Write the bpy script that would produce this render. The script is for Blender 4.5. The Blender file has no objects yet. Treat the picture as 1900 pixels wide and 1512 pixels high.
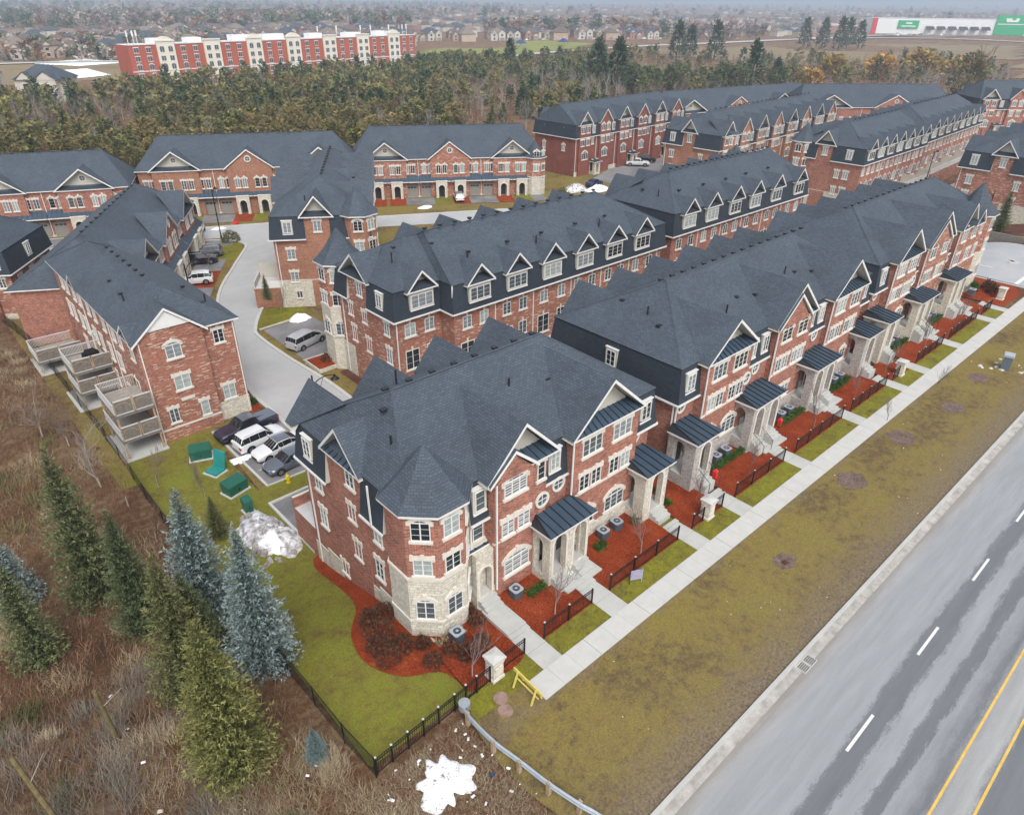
import bpy, math, random
import numpy as np
from mathutils import Matrix, Vector
random.seed(7); rng = np.random.default_rng(7)
C = bpy.context.scene.collection
SC = bpy.context.scene
R = math.radians
PI = math.pi

# ------------------------------------------------------------ camera, sky, sun, exposure
cam_d = bpy.data.cameras.new('camera'); cam = bpy.data.objects.new('camera', cam_d); C.objects.link(cam)
SC.camera = cam
cam_d.sensor_width = 36; cam_d.lens = 24.51; cam_d.clip_start = .5; cam_d.clip_end = 20000
_p, _r, _y = R(30.3946), R(.5704), R(47.4914)
_f = Vector((math.cos(_y)*math.cos(_p), math.sin(_y)*math.cos(_p), -math.sin(_p)))
_ri = Vector((math.sin(_y), -math.cos(_y), 0)); _u = _ri.cross(_f)
_r2 = _ri*math.cos(_r)+_u*math.sin(_r); _u2 = -_ri*math.sin(_r)+_u*math.cos(_r)
cam.matrix_world = Matrix(((_r2.x, _u2.x, -_f.x, 0), (_r2.y, _u2.y, -_f.y, 0), (_r2.z, _u2.z, -_f.z, 33), (0, 0, 0, 1)))
W = bpy.data.worlds.new('World'); SC.world = W; W.use_nodes = True
wn = W.node_tree.nodes; wl = W.node_tree.links
sky = wn.new('ShaderNodeTexSky'); sky.sky_type = 'NISHITA'; sky.sun_disc = False
sky.sun_elevation = R(50); sky.sun_rotation = R(205); sky.dust_density = 2.5; sky.ozone_density = 1
hs = wn.new('ShaderNodeHueSaturation'); hs.inputs['Saturation'].default_value = .34
wl.new(sky.outputs[0], hs.inputs['Color']); wl.new(hs.outputs[0], wn['Background'].inputs[0])
wn['Background'].inputs[1].default_value = .15
sd = bpy.data.lights.new('sun', 'SUN'); sd.energy = 1.1; sd.angle = R(30); sd.color = (1, .975, .94)
so = bpy.data.objects.new('sun', sd); C.objects.link(so)
so.rotation_euler = (R(40), 0, R(205-180+0)); so.location = (0, 0, 80)
# the sun lamp points down from the same azimuth as the sky's sun
_az = R(205); _el = R(50)
_dir = Vector((math.sin(_az)*math.cos(_el), math.cos(_az)*math.cos(_el), math.sin(_el)))
so.rotation_euler = _dir.to_track_quat('Z', 'Y').to_euler()
SC.view_settings.view_transform = 'Standard'; SC.view_settings.look = 'None'
SC.view_settings.exposure = .8; SC.view_settings.gamma = 1; SC.view_settings.use_curve_mapping = False
SC.cycles.max_bounces = 5; SC.cycles.diffuse_bounces = 3; SC.cycles.glossy_bounces = 2
SC.cycles.transmission_bounces = 2; SC.cycles.transparent_max_bounces = 6; SC.cycles.volume_bounces = 0
SC.cycles.caustics_reflective = False; SC.cycles.caustics_refractive = False

# ------------------------------------------------------------ materials
M = {}
class NT:
    def __init__(s, name, rough=.8, spec=.3, metal=0):
        s.m = bpy.data.materials.new(name); s.m.use_nodes = True; s.n = s.m.node_tree.nodes; s.l = s.m.node_tree.links
        s.b = s.n['Principled BSDF']; s.b.inputs['Roughness'].default_value = rough
        s.b.inputs['Specular IOR Level'].default_value = spec; s.b.inputs['Metallic'].default_value = metal; M[name] = s.m
    def node(s, t, **k):
        x = s.n.new(t)
        for a, v in k.items(): setattr(x, a, v)
        return x
    def setin(s, x, i, v):
        if hasattr(v, 'is_output') or isinstance(v, bpy.types.NodeSocket): s.l.new(v, x.inputs[i])
        else: x.inputs[i].default_value = v
    def coord(s, uv=False, sc=(1, 1, 1), obj=False, rot=(0, 0, 0)):
        mp = s.node('ShaderNodeMapping'); mp.inputs['Scale'].default_value = sc; mp.inputs['Rotation'].default_value = rot
        if uv: t = s.node('ShaderNodeTexCoord').outputs['UV']
        elif obj: t = s.node('ShaderNodeTexCoord').outputs['Object']
        else: t = s.node('ShaderNodeNewGeometry').outputs['Position']
        s.l.new(t, mp.inputs['Vector']); return mp.outputs[0]
    def noise(s, vec, scale, detail=4, rough=.6, out='Fac'):
        x = s.node('ShaderNodeTexNoise'); s.l.new(vec, x.inputs['Vector']); x.inputs['Scale'].default_value = scale
        x.inputs['Detail'].default_value = detail; x.inputs['Roughness'].default_value = rough; return x.outputs[out]
    def ramp(s, fac, stops, interp='LINEAR'):
        x = s.node('ShaderNodeValToRGB'); x.color_ramp.interpolation = interp; e = x.color_ramp.elements
        while len(e) < len(stops): e.new(.5)
        for i, (p, c) in enumerate(stops):
            e[i].position = p; e[i].color = (*c, 1) if len(c) == 3 else c
        s.l.new(fac, x.inputs[0]); return x.outputs[0]
    def mix(s, fac, a, b, mode='MIX'):
        x = s.node('ShaderNodeMixRGB', blend_type=mode)
        for i, v in enumerate((fac, a, b)):
            if isinstance(v, tuple): v = (*v, 1) if len(v) == 3 else v
            s.setin(x, i, v)
        return x.outputs[0]
    def base(s, c):
        s.setin(s.b, 'Base Color', (*c, 1) if isinstance(c, tuple) else c)
    def bump(s, h, strength=.5, dist=.02):
        x = s.node('ShaderNodeBump'); x.inputs['Strength'].default_value = strength; x.inputs['Distance'].default_value = dist
        s.l.new(h, x.inputs['Height']); s.l.new(x.outputs[0], s.b.inputs['Normal'])

def g3(v): return (v, v, v)
def simple(name, col, rough=.7, spec=.3, metal=0, var=.12, sc=1.5, emit=None):
    t = NT(name, rough, spec, metal)
    if var:
        n = t.noise(t.coord(), sc, 5)
        c = t.mix(1., col, t.ramp(n, [(.3, g3(1-var)), (.7, g3(1+var))]), 'MULTIPLY'); t.base(c)
    else: t.base(col)
    return t
def brick_mat(name, cols, mortar, pale=None, palef=.14, bw=.3, bh=.1):
    t = NT(name, .88, .2); uv = t.coord(uv=True)
    def br(w, h, c1, c2, mo, off=.5, ms=.012):
        b = t.node('ShaderNodeTexBrick'); t.l.new(uv, b.inputs['Vector']); b.inputs['Scale'].default_value = 1
        b.offset = off
        for i, v in (('Color1', c1), ('Color2', c2), ('Mortar', mo)): b.inputs[i].default_value = (*v, 1)
        b.inputs['Brick Width'].default_value = w; b.inputs['Row Height'].default_value = h
        b.inputs['Mortar Size'].default_value = ms; b.inputs['Mortar Smooth'].default_value = .2; return b
    b = br(bw, bh, g3(0), g3(1), g3(.5))
    c = t.ramp(b.outputs['Color'], [(0, cols[0]), (.5, cols[1]), (1, cols[2])])
    if pale:
        b2 = br(.42, .1, g3(0), g3(1), g3(0), .37, 0)
        c = t.mix(t.ramp(b2.outputs['Color'], [(1-palef, g3(0)), (1-palef+.02, g3(1))]), c, pale)
        b3 = br(.6, .1, g3(0), g3(1), g3(0), .61, 0)
        c = t.mix(t.ramp(b3.outputs['Color'], [(.86, g3(0)), (.9, g3(.55))]), c, tuple(x*.55 for x in cols[0]))
    c = t.mix(b.outputs['Fac'], c, mortar)
    n = t.noise(t.coord(), .5, 6); n2 = t.noise(uv, 4.5, 4, .7)
    c = t.mix(1., c, t.ramp(n, [(.3, g3(.8)), (.7, g3(1.14))]), 'MULTIPLY'); c = t.mix(1., c, t.ramp(n2, [(.32, g3(.72)), (.68, g3(1.22))]), 'MULTIPLY')
    t.base(c); t.bump(b.outputs['Fac'], -.5, .03)
brick_mat('brick_red', [(.42, .135, .085), (.29, .088, .056), (.16, .05, .036)], (.4, .3, .24))
brick_mat('brick_tumbled', [(.39, .14, .09), (.31, .105, .068), (.23, .075, .052)], (.36, .25, .19), (.52, .37, .29), .15)
brick_mat('brick_orange', [(.37, .155, .09), (.3, .12, .07), (.24, .095, .06)], (.34, .24, .18))
brick_mat('brick_maroon', [(.26, .075, .055), (.21, .06, .045), (.17, .05, .04)], (.24, .13, .1))
brick_mat('brick_buff', [(.5, .38, .26), (.42, .31, .21), (.36, .26, .18)], (.4, .33, .26))
def stone_mat(name, a, b, mortar, bw=.42, bh=.2):
    t = NT(name, .9, .2); uv = t.coord(uv=True)
    wn_ = t.noise(uv, 1.2, 2, .5, 'Color')
    v = t.node('ShaderNodeVectorMath', operation='MULTIPLY_ADD'); t.l.new(wn_, v.inputs[0]); v.inputs[1].default_value = (.12, .08, 0); t.l.new(uv, v.inputs[2])
    br = t.node('ShaderNodeTexBrick'); t.l.new(v.outputs[0], br.inputs['Vector']); br.inputs['Scale'].default_value = 1
    br.inputs['Color1'].default_value = (*a, 1); br.inputs['Color2'].default_value = (*b, 1); br.inputs['Mortar'].default_value = (*mortar, 1)
    br.inputs['Brick Width'].default_value = bw; br.inputs['Row Height'].default_value = bh; br.inputs['Mortar Size'].default_value = .016
    br.squash = .7; br.squash_frequency = 3
    n = t.noise(uv, 5, 5)
    c = t.mix(1., br.outputs['Color'], t.ramp(n, [(.3, g3(.72)), (.7, g3(1.15))]), 'MULTIPLY')
    t.base(c); t.bump(br.outputs['Fac'], -.6, .03)
stone_mat('stone_cream', (.66, .62, .52), (.5, .46, .38), (.4, .37, .31))
stone_mat('stone_grey', (.42, .38, .35), (.3, .27, .25), (.5, .48, .45))
simple('limestone', (.6, .56, .49), .85, .2, 0, .08, 3)
simple('trim_white', (.66, .65, .62), .5, .3, 0, .05, 2)
simple('siding', (.47, .445, .385), .75, .2, 0, .05, 1)
def shingle_mat(name, a, b, c_, bump=.5):
    t = NT(name, .78, .35); uv = t.coord(uv=True)
    br = t.node('ShaderNodeTexBrick'); t.l.new(uv, br.inputs['Vector']); br.inputs['Scale'].default_value = 1
    br.inputs['Color1'].default_value = (*a, 1); br.inputs['Color2'].default_value = (*b, 1); br.inputs['Mortar'].default_value = (*c_, 1)
    br.inputs['Brick Width'].default_value = .32; br.inputs['Row Height'].default_value = .17; br.inputs['Mortar Size'].default_value = .018
    br.inputs['Mortar Smooth'].default_value = .4
    n = t.noise(t.coord(), .35, 6); n2 = t.noise(uv, 14, 3)
    col = t.mix(1., br.outputs['Color'], t.ramp(n, [(.3, g3(.86)), (.7, g3(1.12))]), 'MULTIPLY')
    col = t.mix(1., col, t.ramp(n2, [(.3, g3(.8)), (.7, g3(1.2))]), 'MULTIPLY')
    t.base(col); t.bump(br.outputs['Fac'], -bump, .02)
shingle_mat('shingle', (.072, .09, .112), (.05, .064, .08), (.03, .039, .05))
shingle_mat('shingle_shaded', (.036, .046, .06), (.027, .035, .048), (.018, .023, .032))  # same shingles as the slopes, with the steep faces' shade put in the colour
shingle_mat('shingle_brown', (.16, .115, .095), (.12, .085, .07), (.07, .05, .045))
shingle_mat('shingle_tan', (.24, .19, .15), (.19, .15, .12), (.1, .08, .07))
simple('metal_roof', (.05, .08, .115), .35, .5, .3, .08, 1)
simple('metal_dark', (.02, .022, .026), .5, .4, .2, .1, 3)
simple('black_metal', (.012, .012, .014), .45, .4, .3, 0)
simple('galvanised', (.45, .5, .54), .4, .5, .6, .12, 3)
simple('concrete', (.42, .42, .395), .85, .2, 0, .09, .8)
simple('concrete_light', (.47, .465, .44), .85, .2, 0, .06, 1.2)
simple('concrete_old', (.36, .34, .31), .9, .2, 0, .3, 1.4)
simple('garage_door', (.24, .225, .2), .6, .3, 0, .05, 1)
simple('door_dark', (.03, .03, .035), .4, .4, 0, 0)
simple('wood_deck', (.3, .27, .235), .85, .2, 0, .2, 3)
simple('wood_new', (.35, .26, .17), .85, .2, 0, .2, 3)
simple('wood_weathered', (.17, .15, .13), .9, .1, 0, .25, 4)
simple('deck_white', (.5, .49, .48), .7, .2, 0, .08, 2)
simple('yellow_paint', (.62, .5, .12), .6, .3, 0, .1, 3)
simple('yellow_line', (.62, .4, .09), .6, .3, 0, .15, 2)
simple('hydrant_yellow', (.6, .45, .02), .5, .4, 0, 0)
simple('red_plastic', (.6, .03, .03), .45, .4, 0, 0)
simple('green_box', (.012, .095, .065), .35, .5, 0, .1, 2)
simple('teal_box', (.02, .22, .2), .45, .4, 0, .1, 2)
simple('rubber', (.015, .015, .016), .8, .2, 0, 0)
simple('ac_grey', (.13, .165, .205), .5, .4, .3, .1, 9)
simple('ac_top', (.4, .44, .48), .45, .4, .3, .1, 9)
simple('snow', (.86, .88, .9), .6, .3, 0, .06, 2)
simple('manhole_rust', (.26, .17, .14), .9, .2, 0, .3, 3)
simple('rock', (.3, .27, .25), .9, .2, 0, .4, 2)
simple('bark', (.13, .1, .075), .95, .1, 0, .3, 5)
simple('bark_pale', (.36, .33, .29), .95, .1, 0, .2, 3)
simple('bark_dead', (.14, .11, .055), .95, .1, 0, .3, 4)
simple('white_wall', (.7, .7, .7), .7, .3, 0, .05, .05)
simple('sign_green', (.01, .33, .12), .5, .3, 0, 0)
simple('sign_red', (.5, .02, .03), .5, .3, 0, 0)
simple('hotel_red', (.37, .1, .062), .85, .2, 0, .08, .1)
simple('hotel_cream', (.68, .63, .52), .85, .2, 0, .05, .1)
simple('far_wall', (.42, .34, .26), .85, .2, 0, .1, .1)
simple('far_wall_red', (.3, .16, .12), .85, .2, 0, .1, .1)
simple('far_wall_pale', (.5, .46, .4), .85, .2, 0, .1, .1)
for n_, c_, r_ in (('glass_dark', (.018, .025, .03), .08), ('glass_mid', (.07, .09, .1), .1), ('glass_blind', (.3, .34, .325), .25), ('glass_curtain', (.19, .215, .225), .2)):
    simple(n_, c_, r_, .6, 0, .25, 2.2)
# window with zebra blinds: horizontal bands
t = NT('glass_zebra', .25, .5); uv = t.coord(uv=True); w_ = t.node('ShaderNodeTexWave', bands_direction='Y'); t.l.new(uv, w_.inputs['Vector']); w_.inputs['Scale'].default_value = 1.6
t.base(t.ramp(w_.outputs['Fac'], [(.4, (.08, .09, .11)), (.6, (.5, .5, .48))]))
for n_, c_ in (('car_white', (.72, .73, .74)), ('car_silver', (.42, .43, .45)), ('car_grey', (.11, .13, .16)), ('car_black', (.014, .014, .02)), ('car_navy', (.025, .024, .045)), ('car_red', (.35, .02, .02)), ('car_blue', (.02, .05, .14))):
    t = simple(n_, c_, .25, .5, .15, 0); t.b.inputs['Coat Weight'].default_value = .5; t.b.inputs['Coat Roughness'].default_value = .08
simple('car_glass', (.012, .015, .018), .05, .7, 0, 0)
simple('rim', (.4, .41, .42), .3, .5, .8, 0)
simple('tail_light', (.4, .01, .015), .25, .6, 0, 0)
simple('head_light', (.7, .72, .75), .15, .7, 0, 0)
# sign board with a soft blurred print
t = NT('sign_print', .5, .3); oc = t.coord(obj=True); n_ = t.noise(oc, 2.2, 1)
t.base(t.ramp(n_, [(.35, (.38, .22, .25)), (.5, (.32, .3, .42)), (.65, (.2, .26, .38))]))

# ground covers
def ground_mat(name, stops, s1=.35, s2=6., bump=.6, sc2=None, dist=.06, streak=None):
    t = NT(name, .95, .1); p = t.coord()
    n = t.noise(p, s1, 6, .65); n2 = t.noise(p, s2, 4, .7); n3 = t.noise(p, 28, 2, .7)
    m = t.node('ShaderNodeMath', operation='MULTIPLY_ADD'); t.l.new(n2, m.inputs[0]); m.inputs[1].default_value = .45
    m2 = t.node('ShaderNodeMath', operation='MULTIPLY_ADD'); t.l.new(n, m2.inputs[0]); m2.inputs[1].default_value = .55; m2.inputs[2].default_value = 0
    t.l.new(m2.outputs[0], m.inputs[2])
    c = t.ramp(m.outputs[0], stops)
    c = t.mix(1., c, t.ramp(n3, [(.3, g3(.6)), (.7, g3(1.4))]), 'MULTIPLY'); n4 = t.noise(p, 9, 5, .75); c = t.mix(1., c, t.ramp(n4, [(.32, g3(.68)), (.68, g3(1.28))]), 'MULTIPLY')
    if streak: c = streak(t, p, c)
    t.base(c); t.bump(n3, bump, dist); return t
ground_mat('lawn', [(.35, (.13, .09, .035)), (.44, (.15, .135, .03)), (.54, (.18, .175, .03)), (.66, (.15, .185, .025))], .45, 2.2)
def verge_dirt(t, p, c):
    sx = t.node('ShaderNodeSeparateXYZ'); t.l.new(p, sx.inputs[0]); n = t.noise(t.coord(sc=(.5, 1, 1)), .9, 6, .75)
    a = t.node('ShaderNodeMath', operation='MULTIPLY_ADD'); t.l.new(n, a.inputs[0]); a.inputs[1].default_value = 4.2; t.l.new(sx.outputs['Y'], a.inputs[2])
    m = t.node('ShaderNodeMapRange'); t.l.new(a.outputs[0], m.inputs[0]); m.inputs[1].default_value = 9; m.inputs[2].default_value = 21
    f = t.ramp(m.outputs[0], [(0, g3(.9)), (.22, g3(.85)), (.42, g3(.12)), (.78, g3(0)), (.84, g3(.55)), (.9, g3(.2)), (1, g3(0))])
    d = t.ramp(t.noise(p, 7, 4, .7), [(.35, (.1, .075, .055)), (.65, (.24, .19, .14))]); return t.mix(f, c, d)
ground_mat('lawn_brown', [(.33, (.085, .06, .038)), (.41, (.13, .095, .045)), (.5, (.2, .15, .05)), (.6, (.21, .17, .045)), (.72, (.15, .155, .035))], .17, 1.6, streak=verge_dirt)
ground_mat('lawn_strip', [(.35, (.1, .07, .03)), (.45, (.15, .135, .025)), (.6, (.2, .2, .022)), (.72, (.12, .16, .025))], .6, 2.)
ground_mat('mulch', [(.33, (.15, .035, .018)), (.44, (.27, .048, .018)), (.56, (.35, .068, .025)), (.68, (.42, .12, .055))], .7, 9., 1., dist=.12)
ground_mat('mulch_old', [(.35, (.07, .035, .025)), (.5, (.12, .05, .035)), (.65, (.17, .08, .06))], 1., 14., 1.)
ground_mat('dirt', [(.35, (.11, .075, .06)), (.5, (.17, .12, .1)), (.65, (.25, .19, .16))], 1., 9., 1.)
ground_mat('brush_ground', [(.33, (.085, .05, .03)), (.42, (.14, .075, .042)), (.5, (.18, .1, .055)), (.58, (.27, .19, .11)), (.7, (.15, .12, .055))], .14, 1.8, 1., dist=.15)
ground_mat('far_field', [(.35, (.16, .12, .07)), (.48, (.24, .18, .1)), (.6, (.2, .16, .1)), (.75, (.12, .13, .07))], .006, .05, .2)
ground_mat('park_grass', [(.4, (.2, .21, .05)), (.6, (.24, .25, .07))], .02, .3, .2)
ground_mat('gravel', [(.35, (.25, .23, .2)), (.65, (.4, .38, .34))], 1, 12)
# main road: pale salted asphalt with darker wheel bands along x
t = NT('road_asphalt', .7, .35); p = t.coord()
sx = t.node('ShaderNodeSeparateXYZ'); t.l.new(p, sx.inputs[0])
wv = t.noise(t.coord(sc=(.06, .5, 1)), 1., 5, .7); fr = t.noise(t.coord(sc=(.5, 1.6, 1)), 1.6, 6, .75)
a = t.node('ShaderNodeMath', operation='MULTIPLY_ADD'); t.l.new(wv, a.inputs[0]); a.inputs[1].default_value = 1.1; t.l.new(sx.outputs['Y'], a.inputs[2])
a2 = t.node('ShaderNodeMath', operation='MULTIPLY_ADD'); t.l.new(fr, a2.inputs[0]); a2.inputs[1].default_value = .9; t.l.new(a.outputs[0], a2.inputs[2])
f2 = t.noise(t.coord(sc=(.8, 1.3, 1)), 9., 4, .8); a3 = t.node('ShaderNodeMath', operation='MULTIPLY_ADD'); t.l.new(f2, a3.inputs[0]); a3.inputs[1].default_value = .75; t.l.new(a2.outputs[0], a3.inputs[2])
nm = t.node('ShaderNodeMapRange'); t.l.new(a3.outputs[0], nm.inputs[0]); nm.inputs[1].default_value = -14; nm.inputs[2].default_value = 11
def yy(v): return (v+1.37+14)/25
LT = (.27, .282, .29); DK = (.14, .148, .158); MID = (.2, .209, .218); TAN = (.25, .23, .205)
t_c = t.ramp(nm.outputs[0], [(yy(-6), MID), (yy(-1.2), DK), (yy(-.7), (.33, .33, .32)), (yy(.3), (.28, .28, .28)), (yy(.75), DK), (yy(1.1), MID), (yy(1.8), LT), (yy(1.9), DK),
                             (yy(2.55), DK), (yy(2.7), LT), (yy(3.6), LT), (yy(3.72), DK), (yy(4.72), DK), (yy(4.9), LT), (yy(7.3), LT), (yy(7.9), (.3, .3, .3)), (yy(8.4), TAN)])
n_ = t.noise(p, 22, 4, .7); t_c = t.mix(1., t_c, t.ramp(n_, [(.3, g3(.88)), (.7, g3(1.1))]), 'MULTIPLY')
n_ = t.noise(t.coord(sc=(.12, 1.5, 1)), 1.4, 6, .7); t_c = t.mix(1., t_c, t.ramp(n_, [(.35, g3(.9)), (.65, g3(1.08))]), 'MULTIPLY')
n_ = t.noise(p, 55, 3, .8); t_c = t.mix(1., t_c, t.ramp(n_, [(.3, g3(.8)), (.7, g3(1.18))]), 'MULTIPLY')
n_ = t.noise(t.coord(sc=(.5, 3, 1)), .8, 8, .85); t_c = t.mix(t.ramp(n_, [(.66, g3(0)), (.69, g3(.6))]), t_c, DK)
t.base(t_c); t.bump(t.noise(p, 60, 2), .15, .01)
def road2(name, a_, b_):
    t = NT(name, .8, .3); p = t.coord(); n = t.noise(p, .25, 6, .65); n2 = t.noise(p, 30, 3)
    c = t.ramp(n, [(.3, a_), (.7, b_)]); c = t.mix(1., c, t.ramp(n2, [(.3, g3(.92)), (.7, g3(1.08))]), 'MULTIPLY'); t.base(c)
road2('lane_asphalt', (.35, .35, .345), (.43, .43, .425))
road2('drive_asphalt', (.12, .12, .125), (.27, .26, .26))
road2('entrance_asphalt', (.32, .33, .345), (.4, .4, .4))
# foliage coloured by a per-vertex tint; spruce crowns darker inside, paler at the tips
def leaf(name, a_, b_, rough=.85):
    t = NT(name, rough, .15); at = t.node('ShaderNodeAttribute', attribute_name='tint')
    oi = t.node('ShaderNodeObjectInfo')
    c = t.ramp(at.outputs['Fac'], [(0, a_), (1, b_)])
    c = t.mix(1., c, t.ramp(oi.outputs['Random'], [(0, (.8, .85, .85)), (1, (1.22, 1.12, 1.1))]), 'MULTIPLY'); t.base(c)
    tr = t.b.inputs
    return t
leaf('needles_green', (.028, .045, .02), (.19, .215, .1))
leaf('needles_blue', (.04, .07, .066), (.31, .39, .38))
leaf('needles_yellow', (.045, .055, .015), (.29, .275, .095))
leaf('needles_olive', (.05, .06, .022), (.235, .225, .095))
leaf('needles_dark', (.03, .055, .032), (.085, .12, .065))
leaf('foliage_rust', (.11, .095, .035), (.25, .205, .085))
leaf('foliage_gold', (.26, .16, .04), (.45, .3, .09))
leaf('foliage_green', (.02, .06, .012), (.07, .14, .03))
leaf('twig_grey', (.2, .18, .165), (.38, .35, .32))
leaf('twig_brown', (.13, .075, .048), (.26, .16, .1))
leaf('twig_brush', (.17, .14, .115), (.32, .27, .22))
leaf('twig_purple', (.15, .105, .095), (.28, .22, .2))
leaf('twig_straw', (.27, .2, .12), (.5, .42, .28))
leaf('shrub_brown', (.07, .03, .02), (.17, .08, .045))
leaf('bits', (.45, .42, .42), (.85, .85, .88))
leaf('twig_rust', (.14, .065, .035), (.3, .17, .09))
# ------------------------------------------------------------ mesh helpers
class MB:
    """collects faces in a frame, links them as ONE mesh object"""
    def __init__(s, T=None): s.v = []; s.f = []; s.m = []; s.T = T
    def poly(s, pts, m, T=None):
        T = T or s.T; b = len(s.v)
        s.v += [T(*p) if T else tuple(p) for p in pts]
        s.f.append(tuple(range(b, b+len(pts)))); s.m.append(m)
    def hexa(s, q, m, top=None, T=None):   # q: 4 bottom + 4 top points
        for i, f in enumerate(((3, 2, 1, 0), (4, 5, 6, 7), (0, 1, 5, 4), (1, 2, 6, 5), (2, 3, 7, 6), (3, 0, 4, 7))):
            s.poly([q[k] for k in f], top if (top and i == 1) else m, T)
    def box(s, x0, x1, y0, y1, z0, z1, m, top=None, T=None):
        s.hexa([(x0, y0, z0), (x1, y0, z0), (x1, y1, z0), (x0, y1, z0), (x0, y0, z1), (x1, y0, z1), (x1, y1, z1), (x0, y1, z1)], m, top, T)
    def extr(s, pts, a, b, m, T=None, side=None, axis=1):   # polygon pts (x,z) extruded along y from a to b
        P = (lambda p, y: (p[0], y, p[1])) if axis == 1 else (lambda p, z: (p[0], p[1], z))
        s.poly([P(p, a) for p in pts], m, T); s.poly([P(p, b) for p in reversed(pts)], m, T)
        n = len(pts)
        for i in range(n):
            p, q = pts[i], pts[(i+1) % n]
            s.poly([P(p, a), P(p, b), P(q, b), P(q, a)], side or m, T)
    def tube(s, a, b, r0, r1, n, m, cap=False):
        a = Vector(a); b = Vector(b); d = (b-a)
        if d.length < 1e-6: return
        d.normalize(); u = d.orthogonal().normalized(); w = d.cross(u)
        A = [tuple(a+(u*math.cos(2*PI*i/n)+w*math.sin(2*PI*i/n))*r0) for i in range(n)]
        B = [tuple(b+(u*math.cos(2*PI*i/n)+w*math.sin(2*PI*i/n))*r1) for i in range(n)]
        for i in range(n):
            j = (i+1) % n; s.poly([A[i], A[j], B[j], B[i]], m)
        if cap: s.poly(B, m); s.poly(A[::-1], m)
    def disc(s, c, r, m, n=16, T=None, ax='z'):
        pts = []
        for i in range(n):
            a = 2*PI*i/n; x, y = r*math.cos(a), r*math.sin(a)
            pts.append((c[0]+x, c[1]+y, c[2]) if ax == 'z' else (c[0]+x, c[1], c[2]+y))
        s.poly(pts, m, T)
    def mesh(s, name, smooth=False):
        me = bpy.data.meshes.new(name); me.from_pydata(s.v, [], s.f)
        keys = []
        for k in s.m:
            if k not in keys: keys.append(k)
        for k in keys: me.materials.append(M[k])
        ix = {k: i for i, k in enumerate(keys)}
        me.polygons.foreach_set('material_index', [ix[k] for k in s.m])
        uvl = me.uv_layers.new(name='UVMap'); uv = []
        for f in s.f:
            p = [s.v[i] for i in f]
            nx = ny = nz = 0.
            for i in range(len(p)):
                a, b = p[i], p[(i+1) % len(p)]
                nx += (a[1]-b[1])*(a[2]+b[2]); ny += (a[2]-b[2])*(a[0]+b[0]); nz += (a[0]-b[0])*(a[1]+b[1])
            l = math.sqrt(nx*nx+ny*ny+nz*nz) or 1; nx /= l; ny /= l; nz /= l
            h = math.hypot(nx, ny)
            if h < .02: tx, ty = 1., 0.
            else: tx, ty = -ny/h, nx/h
            bx, by, bz = -nz*ty, nz*tx, nx*ty-ny*tx
            if h < .02: bx, by, bz = 0., 1., 0.
            for q in p: uv += [q[0]*tx+q[1]*ty, q[0]*bx+q[1]*by+q[2]*bz]
        uvl.data.foreach_set('uv', uv)
        if smooth: me.polygons.foreach_set('use_smooth', [True]*len(s.f))
        me.update(); return me
    def build(s, name, parent=None, loc=(0, 0, 0), rz=0, smooth=False):
        if not s.f: return None
        return obj(name, s.mesh(name, smooth), parent, loc, rz)
def obj(name, me, parent=None, loc=(0, 0, 0), rz=0):
    o = bpy.data.objects.new(name, me); C.objects.link(o); o.parent = parent; o.location = loc; o.rotation_euler = (0, 0, rz); return o
def tag(o, label=None, cat=None, group=None, kind=None):
    if label: o['label'] = label
    if cat: o['category'] = cat
    if group: o['group'] = group
    if kind: o['kind'] = kind
    return o
def empty(name, loc, rz=0, label=None, cat=None, group=None, kind=None):
    return tag(obj(name, None, None, loc, rz), label, cat, group, kind)
KIDS = {}
def copy_tree(o, parent=None, top=True):
    c = o.copy(); C.objects.link(c); c.parent = parent
    for ch in list(o.children): copy_tree(ch, c, False)
    return c
def place(o, loc, rz=0, label=None, group=None, sc=None):
    o.location = loc; o.rotation_euler = (0, 0, rz)
    if label: o['label'] = label
    if group: o['group'] = group
    if sc: o.scale = (sc, sc, sc) if not isinstance(sc, tuple) else sc
    return o
def frame(ox, oy, a):
    c, s_ = math.cos(a), math.sin(a)
    return lambda s, d, z: (ox+s*c+d*s_, oy+s*s_-d*c, z)
def ground_z(x, y):
    t = min(1, max(0, (y-26.)/13.)); t = t*t*(3-2*t)
    return -2.6*t

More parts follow.
